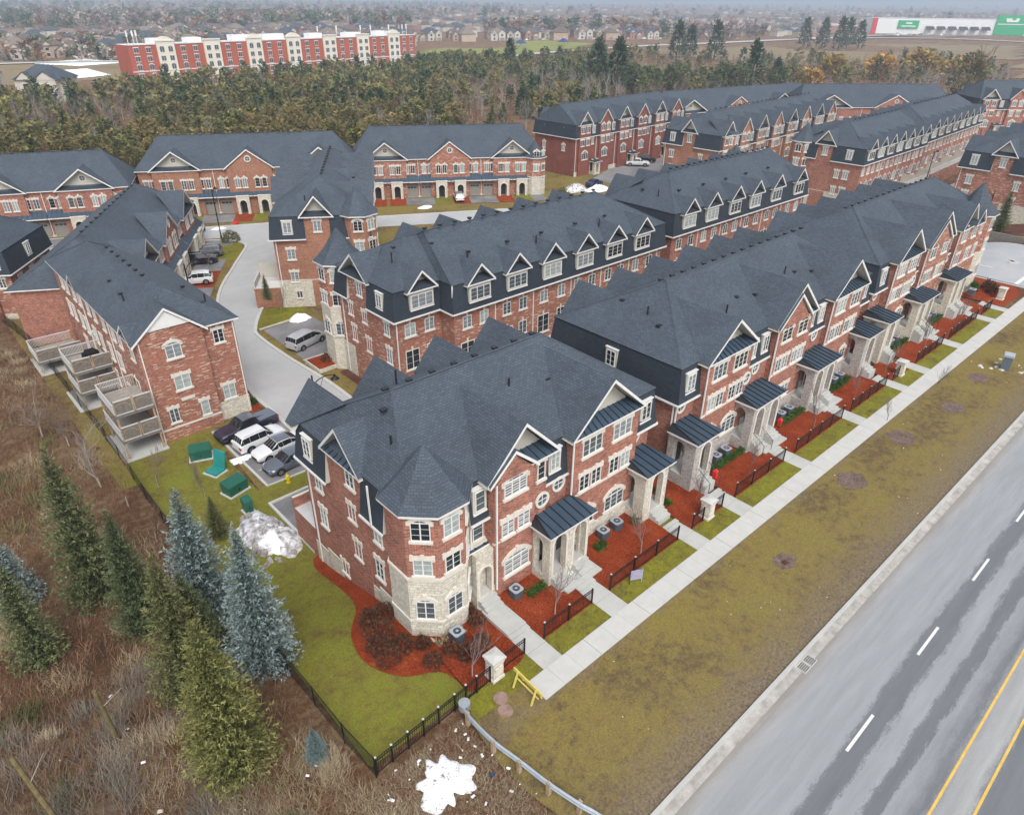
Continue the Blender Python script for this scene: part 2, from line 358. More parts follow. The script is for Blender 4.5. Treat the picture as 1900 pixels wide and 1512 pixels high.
# ------------------------------------------------------------ windows
WC = {}
def arc(w, h, rise, n=8):
    """points of an arch top from right to left, chord w at height h"""
    r = (w*w/4+rise*rise)/(2*rise); cz = h+rise-r; a0 = math.asin(min(1, w/2/r))
    if rise > w/2: a0 = PI-a0
    return [(r*math.sin(a0-2*a0*i/n), cz+r*math.cos(a0-2*a0*i/n)) for i in range(n+1)]
def window_mesh(w, h, kind, nx, st='limestone'):
    k = (round(w, 2), round(h, 2), kind, nx, st)
    if k in WC: return WC[k]
    mb = MB(); pn = MB(); fr = .055; D0, D1 = -.075, .01
    rise = .2*w if kind == 'A' else (w/2 if kind == 'R' else 0)
    top = arc(w, h, rise) if rise else [(w/2, h), (-w/2, h)]
    pts = [(-w/2, 0), (w/2, 0)]+top
    if kind in 'AR': pts = [(-w/2, 0), (w/2, 0)]+top
    pn.poly([(x, -.03, z) for x, z in pts], 'glass_dark')
    # frame
    mb.box(-w/2, -w/2+fr, D0, D1, 0, h, 'trim_white'); mb.box(w/2-fr, w/2, D0, D1, 0, h, 'trim_white')
    mb.box(-w/2+fr, w/2-fr, D0, D1, 0, fr, 'trim_white')
    if rise:
        for i in range(len(top)-1):
            (xa, za), (xb, zb) = top[i], top[i+1]; q = lambda x, z: (x*(1-2*fr/w), z-fr*.9)
            a2, b2 = q(xa, za), q(xb, zb)
            mb.poly([(xa, D0, za), (xb, D0, zb), (b2[0], D0, b2[1]), (a2[0], D0, a2[1])], 'trim_white')
        mb.box(-w/2+fr, w/2-fr, D0+.01, D1, h-.035, h+.035, 'trim_white')
        for i in range(1, nx): 
            x = -w/2+w*i/nx; mb.box(x-.015, x+.015, D0+.012, D1, h+.036, h+rise*.8, 'trim_white')
    else: mb.box(-w/2+fr, w/2-fr, D0, D1, h-fr, h, 'trim_white')
    for i in range(1, nx):
        x = -w/2+w*i/nx; mb.box(x-.035, x+.035, D0+.005, D1, fr, h-.04, 'trim_white')
    pw = w/nx
    for i in range(nx):
        xc = -w/2+pw*(i+.5)
        for j in (1, 2):
            z = h*j/3; mb.box(xc-pw/2+.04, xc+pw/2-.04, -.047, -.02, z-.007, z+.007, 'trim_white')
    # stone surround
    if kind in 'AR':
        rw = .2
        for i in range(len(top)-1):
            (xa, za), (xb, zb) = top[i], top[i+1]
            f = lambda x, z: (x*(1+2*rw/w), h+(z-h)*(1+rw/max(rise, .3))+ .06)
            a2, b2 = f(xa, za), f(xb, zb)
            q = [(xa, -.1, za), (xb, -.1, zb), (b2[0], -.1, b2[1]), (a2[0], -.1, a2[1])]
            mb.poly(q, st); mb.poly([q[3], q[2], (b2[0], .01, b2[1]), (a2[0], .01, a2[1])], st); mb.poly([q[1], q[0], (xa, .01, za), (xb, .01, zb)], st)
        if kind == 'A':
            for sx in (-1, 1):
                a, b = sorted((sx*(w/2+.0), sx*(w/2+rw))); mb.box(a, b, -.1, .01, h-.16, h+.07, st)
        zt = h+rise; mb.box(-.11, .11, -.13, .01, zt-.02, zt+.36, st)
    if kind == 'F':
        mb.box(-w/2-.16, w/2+.16, -.08, .01, h, h+.24, st); mb.box(-.12, .12, -.11, .01, h-.01, h+.34, st)
        for sx in (-1, 1): a, b = sorted((sx*(w/2-.02), sx*(w/2+.17))); mb.box(a, b, -.1, .01, h-.1, h+.3, st)
    if kind == 'K': mb.box(-.09, .09, -.09, .01, h+.02, h+.36, st)
    if kind in 'AFKR': mb.box(-w/2-.12, w/2+.12, -.14, .01, -.17, 0, st)
    r = (mb.mesh('window'), {}, pn); WC[k] = r; return r
PANES = {'d': 'glass_dark', 'm': 'glass_mid', 'b': 'glass_blind', 'c': 'glass_curtain', 'z': 'glass_zebra'}
def put_window(parent, P, ang, s, d, z, w, h, kind='F', nx=2, pane=None):
    me, cache, pn = window_mesh(w, h, kind, nx)
    pane = pane or random.choice('ddmmbbcc')
    if pane not in cache: pn.m = [PANES[pane]]; cache[pane] = pn.mesh('pane')
    o = obj('window', me, parent, P(s, d, z), ang); obj('pane', cache[pane], o); return o
_rw = None
def round_window(parent, P, ang, s, d, z, r=.42):
    global _rw
    if _rw is None:
        mb = MB(); n = 18; ro = r+.17
        for i in range(n):
            a, b = 2*PI*i/n, 2*PI*(i+1)/n; p = lambda q, t, y: (q*math.cos(t), y, q*math.sin(t))
            mb.poly([p(r, a, -.1), p(r, b, -.1), p(ro, b, -.1), p(ro, a, -.1)][::-1], 'limestone'); mb.poly([p(ro, a, -.1), p(ro, b, -.1), p(ro, b, 0), p(ro, a, 0)], 'limestone')
            mb.poly([p(r, a, -.1), p(r, b, -.1), p(r, b, 0), p(r, a, 0)], 'trim_white')
        mb.box(-.02, .02, -.06, -.02, -r, r, 'trim_white'); mb.box(-r, r, -.062, -.02, -.02, .02, 'trim_white')
        pn = MB(); pn.disc((0, -.03, 0), r, 'glass_mid', 16, ax='y'); _rw = (mb.mesh('round_window'), pn.mesh('pane'))
    o = obj('round_window', _rw[0], parent, P(s, d, z), ang); obj('pane', _rw[1], o)

# ------------------------------------------------------------ building kit
VENT = MB(); VENT.box(-.13, .13, -.13, .13, 0, .1, 'metal_dark'); VENT.box(-.19, .19, -.17, .17, .1, .22, 'metal_dark'); VENT = VENT.mesh('roof_vent')
PIPE = MB(); PIPE.tube((0, 0, -.2), (0, 0, .8), .07, .07, 8, 'metal_dark', True); PIPE = PIPE.mesh('vent_pipe')
class Bld:
    def __init__(s, name, label, cat, group, ox, oy, oz, ang, L, D, brick, zg=-3., far=False, stone='stone_cream'):
        s.root = empty(name, (ox, oy, oz), R(ang), label, cat, group)
        s.L, s.D, s.brick, s.zg, s.far, s.st = L, D, brick, zg, far, stone
        s.wall = MB(); s.trim = MB(); s.roof = MB(); s.mans = MB(); s.stone = MB(); s.gut = MB()
        s.F = {'f': (frame(0, 0, 0), 0), 'l': (frame(0, D, -PI/2), -PI/2), 'r': (frame(L, 0, PI/2), PI/2), 'b': (frame(L, D, PI), PI)}
    def done(s):
        for mb, n in ((s.wall, 'wall'), (s.stone, 'stone_base'), (s.mans, 'mansard'), (s.roof, 'roof'), (s.trim, 'trim'), (s.gut, 'gutter')): mb.build(n, s.root)
    def body(s, x0, x1, y0, y1, z1, z0=None): s.wall.box(x0, x1, y0, y1, s.zg if z0 is None else z0, z1, s.brick)
    def bay(s, f, a, b, d, z1, z0=None, m=None): s.wall.box(a, b, -.3, d, s.zg if z0 is None else z0, z1, m or s.brick, T=s.F[f][0])
    def base(s, f, a, b, d, z1, z0=None): s.stone.box(a-.03, b+.03, d-.1, d+.05, s.zg if z0 is None else z0, z1, s.st, 'limestone', T=s.F[f][0])
    def band(s, f, a, b, d, z, h=.16): s.trim.box(a-.02, b+.02, d-.1, d+.07, z, z+h, 'limestone', T=s.F[f][0])
    def pipe(s, f, a, d, z0, z1): s.gut.box(a-.045, a+.045, d, d+.09, z0, z1, 'trim_white', T=s.F[f][0])
    def win(s, f, a, d, z, w, h, kind='F', nx=2, pane=None): put_window(s.root, s.F[f][0], s.F[f][1], a, d, z, w, h, kind, nx, pane)
    def rnd(s, f, a, d, z): round_window(s.root, s.F[f][0], s.F[f][1], a, d, z)
    def skirt(s, x0, x1, y0, y1, z0, z1, o0=.4, o1=.05, excl={}):
        s.mans.box(x0+.02, x1-.02, y0+.02, y1-.02, z0-.02, z1, 'shingle_shaded')
        for f, (T, L) in dict(f=(frame(x0, y0, 0), x1-x0), l=(frame(x0, y1, -PI/2), y1-y0), r=(frame(x1, y0, PI/2), y1-y0), b=(frame(x1, y1, PI), x1-x0)).items():
            cuts = sorted(excl.get(f, [])); a = 0; segs = []
            for p, q in cuts:
                if p-a > .1: segs.append((a, p))
                a = q
            if L-a > .1: segs.append((a, L))
            for a, b in segs:
                a0, b0 = a-(o0 if a == 0 else 0), b+(o0 if b == L else 0); a1, b1 = a-(o1 if a == 0 else 0), b+(o1 if b == L else 0)
                s.mans.poly([(a0, o0, z0), (b0, o0, z0), (b1, o1, z1), (a1, o1, z1)], 'shingle_shaded', T)
                s.mans.poly([(a0, -.05, z0), (b0, -.05, z0), (b0, o0, z0), (a0, o0, z0)], 'trim_white', T)
                for e, g in ((a, 0), (b, L)):
                    if e != g: s.mans.poly([(e, 0, z0), (e, o0, z0), (e, o1, z1), (e, 0, z1)], 'siding', T)
                s.gut.box(a0-.02, b0+.02, o0, o0+.11, z0-.06, z0+.07, 'trim_white', T=T)
    def hip(s, x0, x1, y0, y1, ze, zr, hl, hr, oh=None, m='shingle', yr=None, fas=None):
        fas = not s.mans.f if fas is None else fas; oh = (.42 if fas else .14) if oh is None else oh
        x0 -= oh; x1 += oh; y0 -= oh; y1 += oh; ym = (y0+y1)/2 if yr is None else yr
        A, B_, Cc, D_ = (x0, y0, ze), (x1, y0, ze), (x1, y1, ze), (x0, y1, ze)
        P, Q = (x0+hl, ym, zr), (x1-hr, ym, zr)
        s.roof.poly([A, B_, Q, P], m); s.roof.poly([Cc, D_, P, Q], m); s.roof.poly([D_, A, P], m); s.roof.poly([B_, Cc, Q], m)
        ft, fm = (.14, 'trim_white') if fas else (.05, 'shingle_shaded')
        s.roof.poly([(v[0], v[1], ze-ft) for v in (D_, Cc, B_, A)], fm)
        for a, b in ((A, B_), (B_, Cc), (Cc, D_), (D_, A)): s.roof.poly([(a[0], a[1], ze-ft), (b[0], b[1], ze-ft), b, a], fm)
        for a, b in ((A, P), (D_, P), (B_, Q), (Cc, Q), (P, Q)): # ridge caps
            d = (Vector(b)-Vector(a)).normalized(); u = d.cross(Vector((0, 0, 1))).normalized()*.11
            va, vb = Vector(a), Vector(b); up = Vector((0, 0, .035))
            s.roof.poly([va-u, vb-u, vb+up, va+up], m); s.roof.poly([va+up, vb+up, vb+u, va+u], m)
        s.slope = (zr-ze)/(ym-y0); s.slopel = (zr-ze)/max(hl, .1); s.eave = ze; s.oh = oh
        return ym
    def gable(s, f, a, b, ze, zp, d, style='siding', back=None, ov=.3, skin=None, apex=None, m='shingle', seams=True, name='gable'):
        T = s.F[f][0]; mb = MB(T); sm = (a+b)/2 if apex is None else apex; dF = d+ov
        if back is None:
            sl = s.slopel if f == 'l' else s.slope
            back = (zp-s.eave)/sl-s.oh
        P, A, B_, K = (sm, dF, zp), (a, dF, ze), (b, dF, ze), (sm, -back, zp)
        A2, B2 = (a, min(d, -0.1), ze), (b, min(d, -.1), ze)
        mb.poly([A2, A, P, K], m); mb.poly([B2, K, P, B_], m)
        dn = lambda p, h: (p[0], p[1], p[2]-h)
        for X in (A, B_):
            mb.poly([X, P, dn(P, .24), dn(X, .24)], 'trim_white')
            Y = (X[0], dF-.12, X[2]); PP = (P[0], dF-.12, P[2])
            mb.poly([dn(X, .24), dn(P, .24), dn(PP, .24), dn(Y, .24)], 'trim_white')
            mb.poly([dn(X, .24), dn(P, .24), dn((sm, d-1, zp), .2), dn((X[0], d-1, ze), .2)], 'siding')
        w = b-a; inset = .28
        if style in ('siding', 'shed'):
            dp = d-.75; h0 = ze+.5
            mb.poly([(a+inset, dp, ze-.1), (b-inset, dp, ze-.1), (sm, dp, zp-.25)], 'siding')
            mm = 'metal_roof' if skin is None else skin
            mb.poly([(a+.1, dF-.02, ze-.02), (b-.1, dF-.02, ze-.02), (b-.55, dp+.02, h0), (a+.55, dp+.02, h0)], mm)
            mb.poly([(a+.1, dF-.02, ze-.16), (b-.1, dF-.02, ze-.16), (b-.1, dF-.02, ze-.02), (a+.1, dF-.02, ze-.02)], 'trim_white')
            mb.poly([(a+.1, dF-.02, ze-.16), (b-.1, dF-.02, ze-.16), (b-.1, d-.1, ze-.16), (a+.1, d-.1, ze-.16)], 'trim_white')
            if mm == 'metal_roof' and seams:
                n = max(2, int(w/.55))
                for i in range(1, n):
                    x = a+.1+(w-.2)*i/n; xt = a+.55+(w-1.1)*i/n; e = .018
                    mb.hexa([(x-e, dF, ze-.02), (x+e, dF, ze-.02), (xt+e, dp, h0), (xt-e, dp, h0), (x-e, dF, ze+.05), (x+e, dF, ze+.05), (xt+e, dp, h0+.06), (xt-e, dp, h0+.06)], 'metal_dark')
        else:
            mb.poly([(a+inset, d+.01, ze-.25), (b-inset, d+.01, ze-.25), (sm, d+.01, zp-.3)], s.brick if style == 'brick' else style)
        return mb.build(name, s.root)
    def louvre(s, f, a, d, z):
        mb = MB(s.F[f][0]); mb.extr([(a+.33*math.cos(2*PI*i/12), z+.33*math.sin(2*PI*i/12)) for i in range(12)], d, d+.08, 'trim_white'); mb.build('round_vent', s.root)
    def dormer(s, f, a, w, z, h, d=.28, nx=2, kind='D', pane=None, back=.8, top=None, mat='siding'):
        T = s.F[f][0]; mb = MB(T); e = .14; zt = z+h+(e if top is None else top)
        mb.box(a-w/2-e, a+w/2+e, -back, d, z-e, zt, mat)
        mb.box(a-w/2-e-.05, a+w/2+e+.05, -back, d+.06, zt, zt+.07, 'trim_white')
        mb.box(a-w/2-e, a+w/2+e, d, d+.07, z-e-.1, z-e+.02, 'trim_white')
        o = mb.build('dormer', s.root)
        me, cache, pn = window_mesh(w, h, 'D', nx); pane = pane or random.choice('dmbc')
        if pane not in cache: pn.m = [PANES[pane]]; cache[pane] = pn.mesh('pane')
        obj('window', me, o, T(a, d, z), s.F[f][1]); obj('pane', cache[pane], o, T(a, d, z), s.F[f][1])
    def vents(s, pts, pipe=False):
        for p in pts: obj('vent_pipe' if pipe else 'roof_vent', PIPE if pipe else VENT, s.root, p, random.uniform(-.1, .1))
    def ridge_vents(s, x0, x1, step, yr, zr, off=.9, m=None):
        x = x0
        while x < x1: s.vents([(x, yr+off, zr-off*(m or s.slope)-.02)]); x += step
    def porch(s, f, a, b, dep, zf, zt, arches, sides='lr', d0=0, roofd=.35, stairs=(), drop=.55, door=True, wallh=None):
        """stone porch: floor slab, arched front and side walls, standing-seam roof, door, steps"""
        T = s.F[f][0]; base = s.zg+0; th = .42; st = s.st
        ob = empty('porch', (0, 0, 0)); ob.parent = s.root
        mb = MB(T); mb.box(a, b, d0-.05, dep, base, zf, st, 'concrete'); mb.build('floor', ob)
        ze = zt-drop; mb = MB(T)
        arch_wall(mb, a, b, zf+.0, ze-.02, arches, dep-th, dep, st)
        if 'l' in sides: arch_side(mb, a, d0, dep-th, zf, ze-.02, th, st, 1)
        if 'r' in sides: arch_side(mb, b-th, d0, dep-th, zf, ze-.02, th, st, 1)
        mb.build('arched_wall', ob)
        mb = MB(T)   # ceiling and roof body
        ra, rb = a-.35, b+.35; rf = dep+roofd
        mb.poly([(ra, d0, ze-.02), (rb, d0, ze-.02), (rb, rf, ze-.02), (ra, rf, ze-.02)], 'trim_white')
        mb.poly([(ra, rf, ze-.02), (rb, rf, ze-.02), (rb, rf, ze+.14), (ra, rf, ze+.14)], 'trim_white')
        ia = ra+.0
        for x, sg in ((ra, 1), (rb, -1)):
            mb.poly([(x, d0, ze-.02), (x, rf, ze-.02), (x, rf, ze+.14), (x, d0, ze+.14)], 'trim_white')
            mb.poly([(x, d0, ze+.14), (x, rf, ze+.14), (x+sg*.55, d0, zt)], 'metal_dark')
        mb.build('soffit', ob)
        n = max(3, int(round((rb-ra)/.62))); pm = None
        for i in range(n):
            x0 = ra+(rb-ra)*i/n; x1 = ra+(rb-ra)*(i+1)/n; k = lambda x: x if ra+.55 < x < rb-.55 else (max(x, ra+.55) if x < (ra+rb)/2 else min(x, rb-.55))
            mp = MB(T); mp.poly([(x0, rf+.03, ze+.14), (x1, rf+.03, ze+.14), (k(x1), d0, zt), (k(x0), d0, zt)], 'metal_roof')
            e = .022; xx = x0; kx = k(x0)
            mp.hexa([(xx-e, rf+.03, ze+.14), (xx+e, rf+.03, ze+.14), (kx+e, d0, zt), (kx-e, d0, zt), (xx-e, rf+.03, ze+.21), (xx+e, rf+.03, ze+.21), (kx+e, d0, zt+.07), (kx-e, d0, zt+.07)], 'metal_dark')
            mp.build('roof_panel', ob)
        if door:
            mb = MB(T)
            for (c, w, zz) in arches:
                mb.box(c-.5, c+.5, d0-.02, d0+.07, zf, zf+2.15, 'door_dark'); mb.box(c-.56, c+.56, d0-.02, d0+.04, zf, zf+2.25, 'trim_white')
            mb.build('door', ob)
        for c, w in stairs:
            n = 3; g0 = .28; mb = MB(T)
            pr = [(dep+.004, base), (dep+.3*n, base)]
            for i in range(n): z_ = g0+(zf-g0)*(i+1)/(n+1); pr += [(dep+.3*(n-i), z_), (dep+.004 if i == n-1 else dep+.3*(n-i-1), z_)]
            q = [[(x, p[0], p[1]) for p in pr] for x in (c-w/2, c+w/2)]
            mb.poly(q[0], 'concrete'); mb.poly(q[1][::-1], 'concrete')
            for i in range(len(pr)): j = (i+1) % len(pr); mb.poly([q[0][i], q[1][i], q[1][j], q[0][j]], 'concrete')
            mb.build('steps', ob)
            mb = MB()
            for sx in ((-1, 1) if (c*7) % 3 < 1 else ()):
                x = c+sx*(w/2+.04)
                mb.tube(T(x, dep, zf+.85), T(x, dep+1.25, .95), .025, .025, 5, 'metal_dark')
                mb.tube(T(x, dep+1.25, 0), T(x, dep+1.25, .95), .025, .025, 5, 'metal_dark')
                mb.tube(T(x, dep+.02, zf), T(x, dep+.02, zf+.85), .025, .025, 5, 'metal_dark')
            mb.build('handrail', ob)
        return ob
def arch_wall(mb, a, b, z0, z1, arches, d0, d1, st):
    x = a
    for c, w, zs in sorted(arches):
        mb.box(x, c-w/2, d0, d1, z0, z1, st)
        top = arc(w, zs, w/2*.98, 8)
        for i in range(8):
            (xa, za), (xb, zb) = top[i], top[i+1]; xa += c; xb += c
            mb.poly([(xb, d1, zb), (xa, d1, za), (xa, d1, z1), (xb, d1, z1)], st); mb.poly([(xa, d0, za), (xb, d0, zb), (xb, d0, z1), (xa, d0, z1)], st)
            mb.poly([(xa, d0, za), (xa, d1, za), (xb, d1, zb), (xb, d0, zb)], 'limestone')
            # proud arch ring
            f = lambda q: (c+(q[0]-c)*(1+.34/w), q[1]+(q[1]-zs)/(w/2)*.17)
            A2, B2 = f((xa, za)), f((xb, zb))
            mb.poly([(xa, d1+.05, za), (xb, d1+.05, zb), (B2[0], d1+.05, B2[1]), (A2[0], d1+.05, A2[1])][::-1], 'limestone')
            mb.poly([(A2[0], d1+.05, A2[1]), (B2[0], d1+.05, B2[1]), (B2[0], d1, B2[1]), (A2[0], d1, A2[1])], 'limestone')
        mb.poly([(c-w/2, d1, z1), (c+w/2, d1, z1), (c+w/2, d0, z1), (c-w/2, d0, z1)], st)
        for sx in (-1, 1): p, q = sorted((c+sx*w/2, c+sx*(w/2+.17))); mb.box(p, q, d1-.02, d1+.05, z0, zs, 'limestone')
        x = c+w/2
    mb.box(x, b, d0, d1, z0, z1, st)
def arch_side(mb, x, d0, d1, z0, z1, th, st, n):
    T = mb.T; L = d1-d0; w = min(1.0, L-.45); zs = z0+2.35; c = (d0+d1)/2
    tmp = MB(); arch_wall(tmp, 0, L, z0, z1, [(L/2, w, zs)], 0, th, st)
    for f, m in zip(tmp.f, tmp.m): mb.poly([(x+tmp.v[i][1], d0+tmp.v[i][0], tmp.v[i][2]) for i in f], m)
# ------------------------------------------------------------ the three front rows
ZB, ZE, ZR = 6.5, 9.4, 13.0
def single_unit(B, s0, s1, rw, right=False):
    c = (s0+s1)/2
    B.dormer('f', c+(.25 if right else -.1), .95, 7.35, 1.35, .3, 2)
    B.rnd('f', rw, 0.02, 6.02-.0)
def mid_unit(B, s0, s1, r1, r2):
    w = (s1-s0); B.wall.box(s0-.1, s1+.1, -.2, .3, B.zg, ZB-.05, B.brick, T=B.F['f'][0])
    B.base('f', s0, s1, .3, 1.35)
    for r_ in (r1, r2): B.rnd('f', r_, .32 if s0-.1 < r_ < s1+.1 else .82, 6.02)
    n = 1 if w < 2.6 else 2
    for i in range(n): B.dormer('f', s0+w*(i+.5)/n+.05, .8, 7.35, 1.35, .34, 2)
def bay_siding(B, s0, s1, ga, gb, zp=12.5, low=('A', 'n')):
    B.bay('f', s0, s1, .8, ZE); B.base('f', s0, s1, .8, 1.35); B.band('f', s0, s1, .8, 4.55)
    B.gable('f', ga, gb, ZE-.05, zp, .8, 'siding'); B.louvre('f', (ga+gb)/2-.1, .08, ZE+1.75)
    w = s1-s0; a, b = s0+w*.27, s0+w*.73
    for c in (a, b): B.win('f', c, .8, 7.5, 1.85, 1.3, 'F', 3)
    for c in (a, b):
        for k in (-.58, .58): B.win('f', c+k, .8, 4.82, .95, 1.25, 'F', 2)
    B.win('f', s0+w*(.7 if low[0] == 'A' else .3), .8, 1.6, 2.0, 1.2, 'A', 3, 'm'); B.win('f', s0+w*(.28 if low[0] == 'A' else .75), .8, 1.6, 1.15, 1.25, 'A', 2, 'd')
def bay_brick(B, s0, s1, ga, gb, zp=12.4, twin=False, pane=None):
    B.bay('f', s0, s1, .8, ZE); B.base('f', s0, s1, .8, 1.35); B.band('f', s0, s1, .8, 4.55); w = s1-s0
    B.gable('f', ga, gb, ZE-.05, zp, .72, 'siding')
    B.gable('f', ga+.05, ga+(gb-ga)*(.66 if not twin else .8), ZE-.06, ZE+(zp-ZE)*(.55 if not twin else .78), 1.0, 'brick', back=-.3, ov=.22)
    if twin:
        for c in (s0+w*.27, s0+w*.72): B.win('f', c, .8, 7.6, 1.6, 1.15, 'A', 2, pane)
        for c in (s0+w*.27, s0+w*.73):
            for k in (-.56, .56): B.win('f', c+k, .8, 4.82, .95, 1.25, 'F', 2)
        B.win('f', s0+w*.5, .8, 1.6, 1.9, 1.3, 'F', 3)
    else:
        B.bay('f', s0+.012, s0+w*.76, .86, ZE-.1)
        B.win('f', s0+w*.38, .87, 7.7, 1.8, 1.05, 'A', 3, pane or 'z'); B.win('f', s1-.5, .8, 7.65, .65, 1.35, 'F', 1, 'd')
        for k in (-.68, .62): B.win('f', s0+w*.4+k, .87, 4.82, .98, 1.22, 'F', 2, pane or 'z')
        B.win('f', s0+w*.42, .87, 1.55, 2.1, 1.25, 'A', 3, pane or 'z')
def turret(B, cx, cy, R_=2.42, zt=9.35, za=12.6, roof='shingle', faces=(4, 5, 6), stone_top=4.55, mirror=False, z0=None, small=False):
    """octagonal corner tower, R_ = circumradius"""
    z0 = B.zg if z0 is None else z0
    ob = empty('turret', (0, 0, 0)); ob.parent = B.root
    A = [(cx+R_*math.cos(PI/8+PI/4*i), cy+R_*math.sin(PI/8+PI/4*i)) for i in range(8)]
    mb = MB(); mb.extr(A, stone_top, zt, B.brick, axis=0); mb.build('wall', ob)
    A2 = [(cx+(p[0]-cx)*1.02, cy+(p[1]-cy)*1.02) for p in A]
    mb = MB(); mb.extr(A2, z0, stone_top, B.st, axis=0); mb.build('stone_base', ob)
    for z, h in ((stone_top, .16), (1.25, .14)):
        mb = MB(); A3 = [(cx+(p[0]-cx)*1.05, cy+(p[1]-cy)*1.05) for p in A]; mb.extr(A3, z, z+h, 'limestone', axis=0); mb.build('band', ob)
    mb = MB(); prof = [(1.15, zt-.02), (.95, zt+.4), (.64, zt+1.15), (.33, zt+(za-zt)*.68), (0.0, za)]
    for i in range(8):
        j = (i+1) % 8; q = lambda k, f, z: (cx+(A[k][0]-cx)*f, cy+(A[k][1]-cy)*f, z)
        for (f0, z_0), (f1, z_1) in zip(prof, prof[1:]):
            if f1 == 0: mb.poly([q(i, f0, z_0), q(j, f0, z_0), (cx, cy, za)], roof)
            else: mb.poly([q(i, f0, z_0), q(j, f0, z_0), q(j, f1, z_1), q(i, f1, z_1)], roof)
        mb.poly([q(i, 1.15, zt-.16), q(j, 1.15, zt-.16), q(j, 1.155, zt), q(i, 1.155, zt)], 'trim_white')
        mb.poly([q(j, 1.15, zt-.16), q(i, 1.15, zt-.16), (cx, cy, zt-.16)], 'trim_white')
    mb.build('cone_roof', ob)
    for k in faces:
        a = PI/4*(k+.0); ap = R_*math.cos(PI/8)
        a = PI/8+PI/4*k+PI/8   # centre angle of face k..k+1
        nx, ny = math.cos(a), math.sin(a); ang = math.atan2(nx, -ny)   # normal=(sin ang,-cos ang)
        P = frame(cx+nx*ap, cy+ny*ap, ang)
        put_window(ob, P, ang, 0, .01, 7.45, 1.1, 1.25, 'A', 2, 'b' if k != faces[0] else 'd')
        put_window(ob, P, ang, 0, .01, 4.9, 1.1, 1.2, 'F', 2, 'b' if k != faces[1] else 'd')
        if not small: put_window(ob, P, ang, 0, .06, 1.55, 1.1, 1.35, 'A', 2, 'm')
    return ob
def rear_gables(B, xs, w=4.2, zp=11.6, rise=None):
    for x in xs: B.gable('b', B.L-x-w/2, B.L-x+w/2, ZE-.3, zp, .5, 'siding')
def garages(B, z1=.3, dep=3.4):
    mb = MB(B.F['b'][0]); mb.box(0, B.L, 0, dep, -3.6, z1, B.brick, 'deck_white'); mb.box(0, B.L, dep-.25, dep, z1, z1+.9, B.brick, 'limestone')
    n = int(B.L/5.2)
    for i in range(n):
        c = B.L*(i+.5)/n; mb.box(c-1.9, c+1.9, dep-.02, dep+.05, -2.6, -.3, 'garage_door')
    mb.build('garage', B.root)

# --- first row, nearest the camera
B = Bld('townhouse_row', 'nearest red brick townhouse row with a round corner turret above the mulched corner bed', 'townhouses', 'townhouse rows', 15.7, 25.1, 0, 0, 20.8, 12.6, 'brick_red')
B.body(0, 20.8, 0, 12.6, ZB); B.skirt(0, 20.8, 0, 12.6, ZB, ZE, excl={'l': [(3.7, 7.75), (10.2, 12.6)], 'f': [(0, 3.8)]}); B.slopel = .5; B.base('f', 0, 20.8, 0, 1.35)
B.hip(0, 20.8, 0, 12.6, ZE, ZR, 3.6, 5.3)
turret(B, 1.95, 1.25, 2.42, 9.35, 12.3)
# recessed entry unit beside the turret
B.stone.box(3.9, 5.3, -.1, .12, B.zg, 4.5, 'stone_cream', T=B.F['f'][0])
B.band('f', 3.9, 5.3, .12, 4.5)
B.porch('f', 3.85, 5.25, .75, .95, 4.5, [(4.55, .92, 2.75)], '', drop=.1, roofd=-.35, stairs=[(4.6, 1.3)])
B.win('f', 4.6, 0, 4.9, .8, 1.25, 'F', 1, 'm'); B.dormer('f', 4.55, .75, 7.35, 1.4, .34, 1, pane='m')
bay_brick(B, 5.2, 9.5, 4.6, 10.5, 12.35); mid_unit(B, 9.5, 11.8, 9.15, 11.1)
bay_siding(B, 11.9, 18.4, 11.5, 18.7, 12.5); single_unit(B, 18.4, 20.8, 19.15, True)
B.porch('f', 8.45, 12.05, 2.4, .95, 5.0, [(9.35, 1.1, 3.55), (11.2, 1.1, 3.55)], 'lr', d0=.78, stairs=[(9.35, 1.3), (11.3, 1.3)])
B.porch('f', 17.9, 20.5, 2.4, .95, 5.0, [(19.3, 1.2, 3.5)], 'l', d0=.02, stairs=[(19.5, 1.4)])
B.pipe('f', 11.83, .82, 1, ZE-.2); B.pipe('f', 5.3, .92, 1, ZE-.2); B.pipe('f', 3.95, .13, 4.6, ZB)
# left flank: y 25.1 (front) .. 37.7 (back); s = 12.6-(y-25.1)
fl = lambda y: 37.7-y
B.bay('l', fl(34.0), fl(30.0), .06, ZE-.1); B.gable('l', fl(34.2), fl(29.6), ZE-.12, 11.6, .12, 'siding')
B.win('l', fl(31.3), .06, 7.6, .95, 1.35, 'F', 2, 'm'); B.dormer('l', fl(36.2), .9, 7.4, 1.35, .3, 2, pane='m')
for y, z, h, k in ((35.8, 4.85, 1.3, 'c'), (31.6, 4.85, 1.2, 'd'), (28.7, 4.9, 1.2, 'b'), (35.8, 1.8, 1.5, 'c'), (31.4, 1.9, 1.35, 'd'), (28.9, 1.9, 1.5, 'd'), (33.6, -1.0, 1.0, 'd')):
    B.win('l', fl(y), .02, z, .85, h, 'F', 2, k)
for i, (a, b, zt) in enumerate(((27.0, 29.2, 1.0), (29.2, 31.6, .6), (31.6, 34.0, .15), (34.0, 36.0, -.3), (36.0, 37.75, -.7))): B.base('l', fl(b), fl(a), 0, zt)
B.pipe('l', fl(37.2), .02, -2.4, ZB); B.pipe('l', fl(28.6), .42, ZB, ZE)
B.ridge_vents(3.5, 16, 1.75, B.D/2, ZR); rear_gables(B, (1.6, 6.6, 11.8, 17)); garages(B)
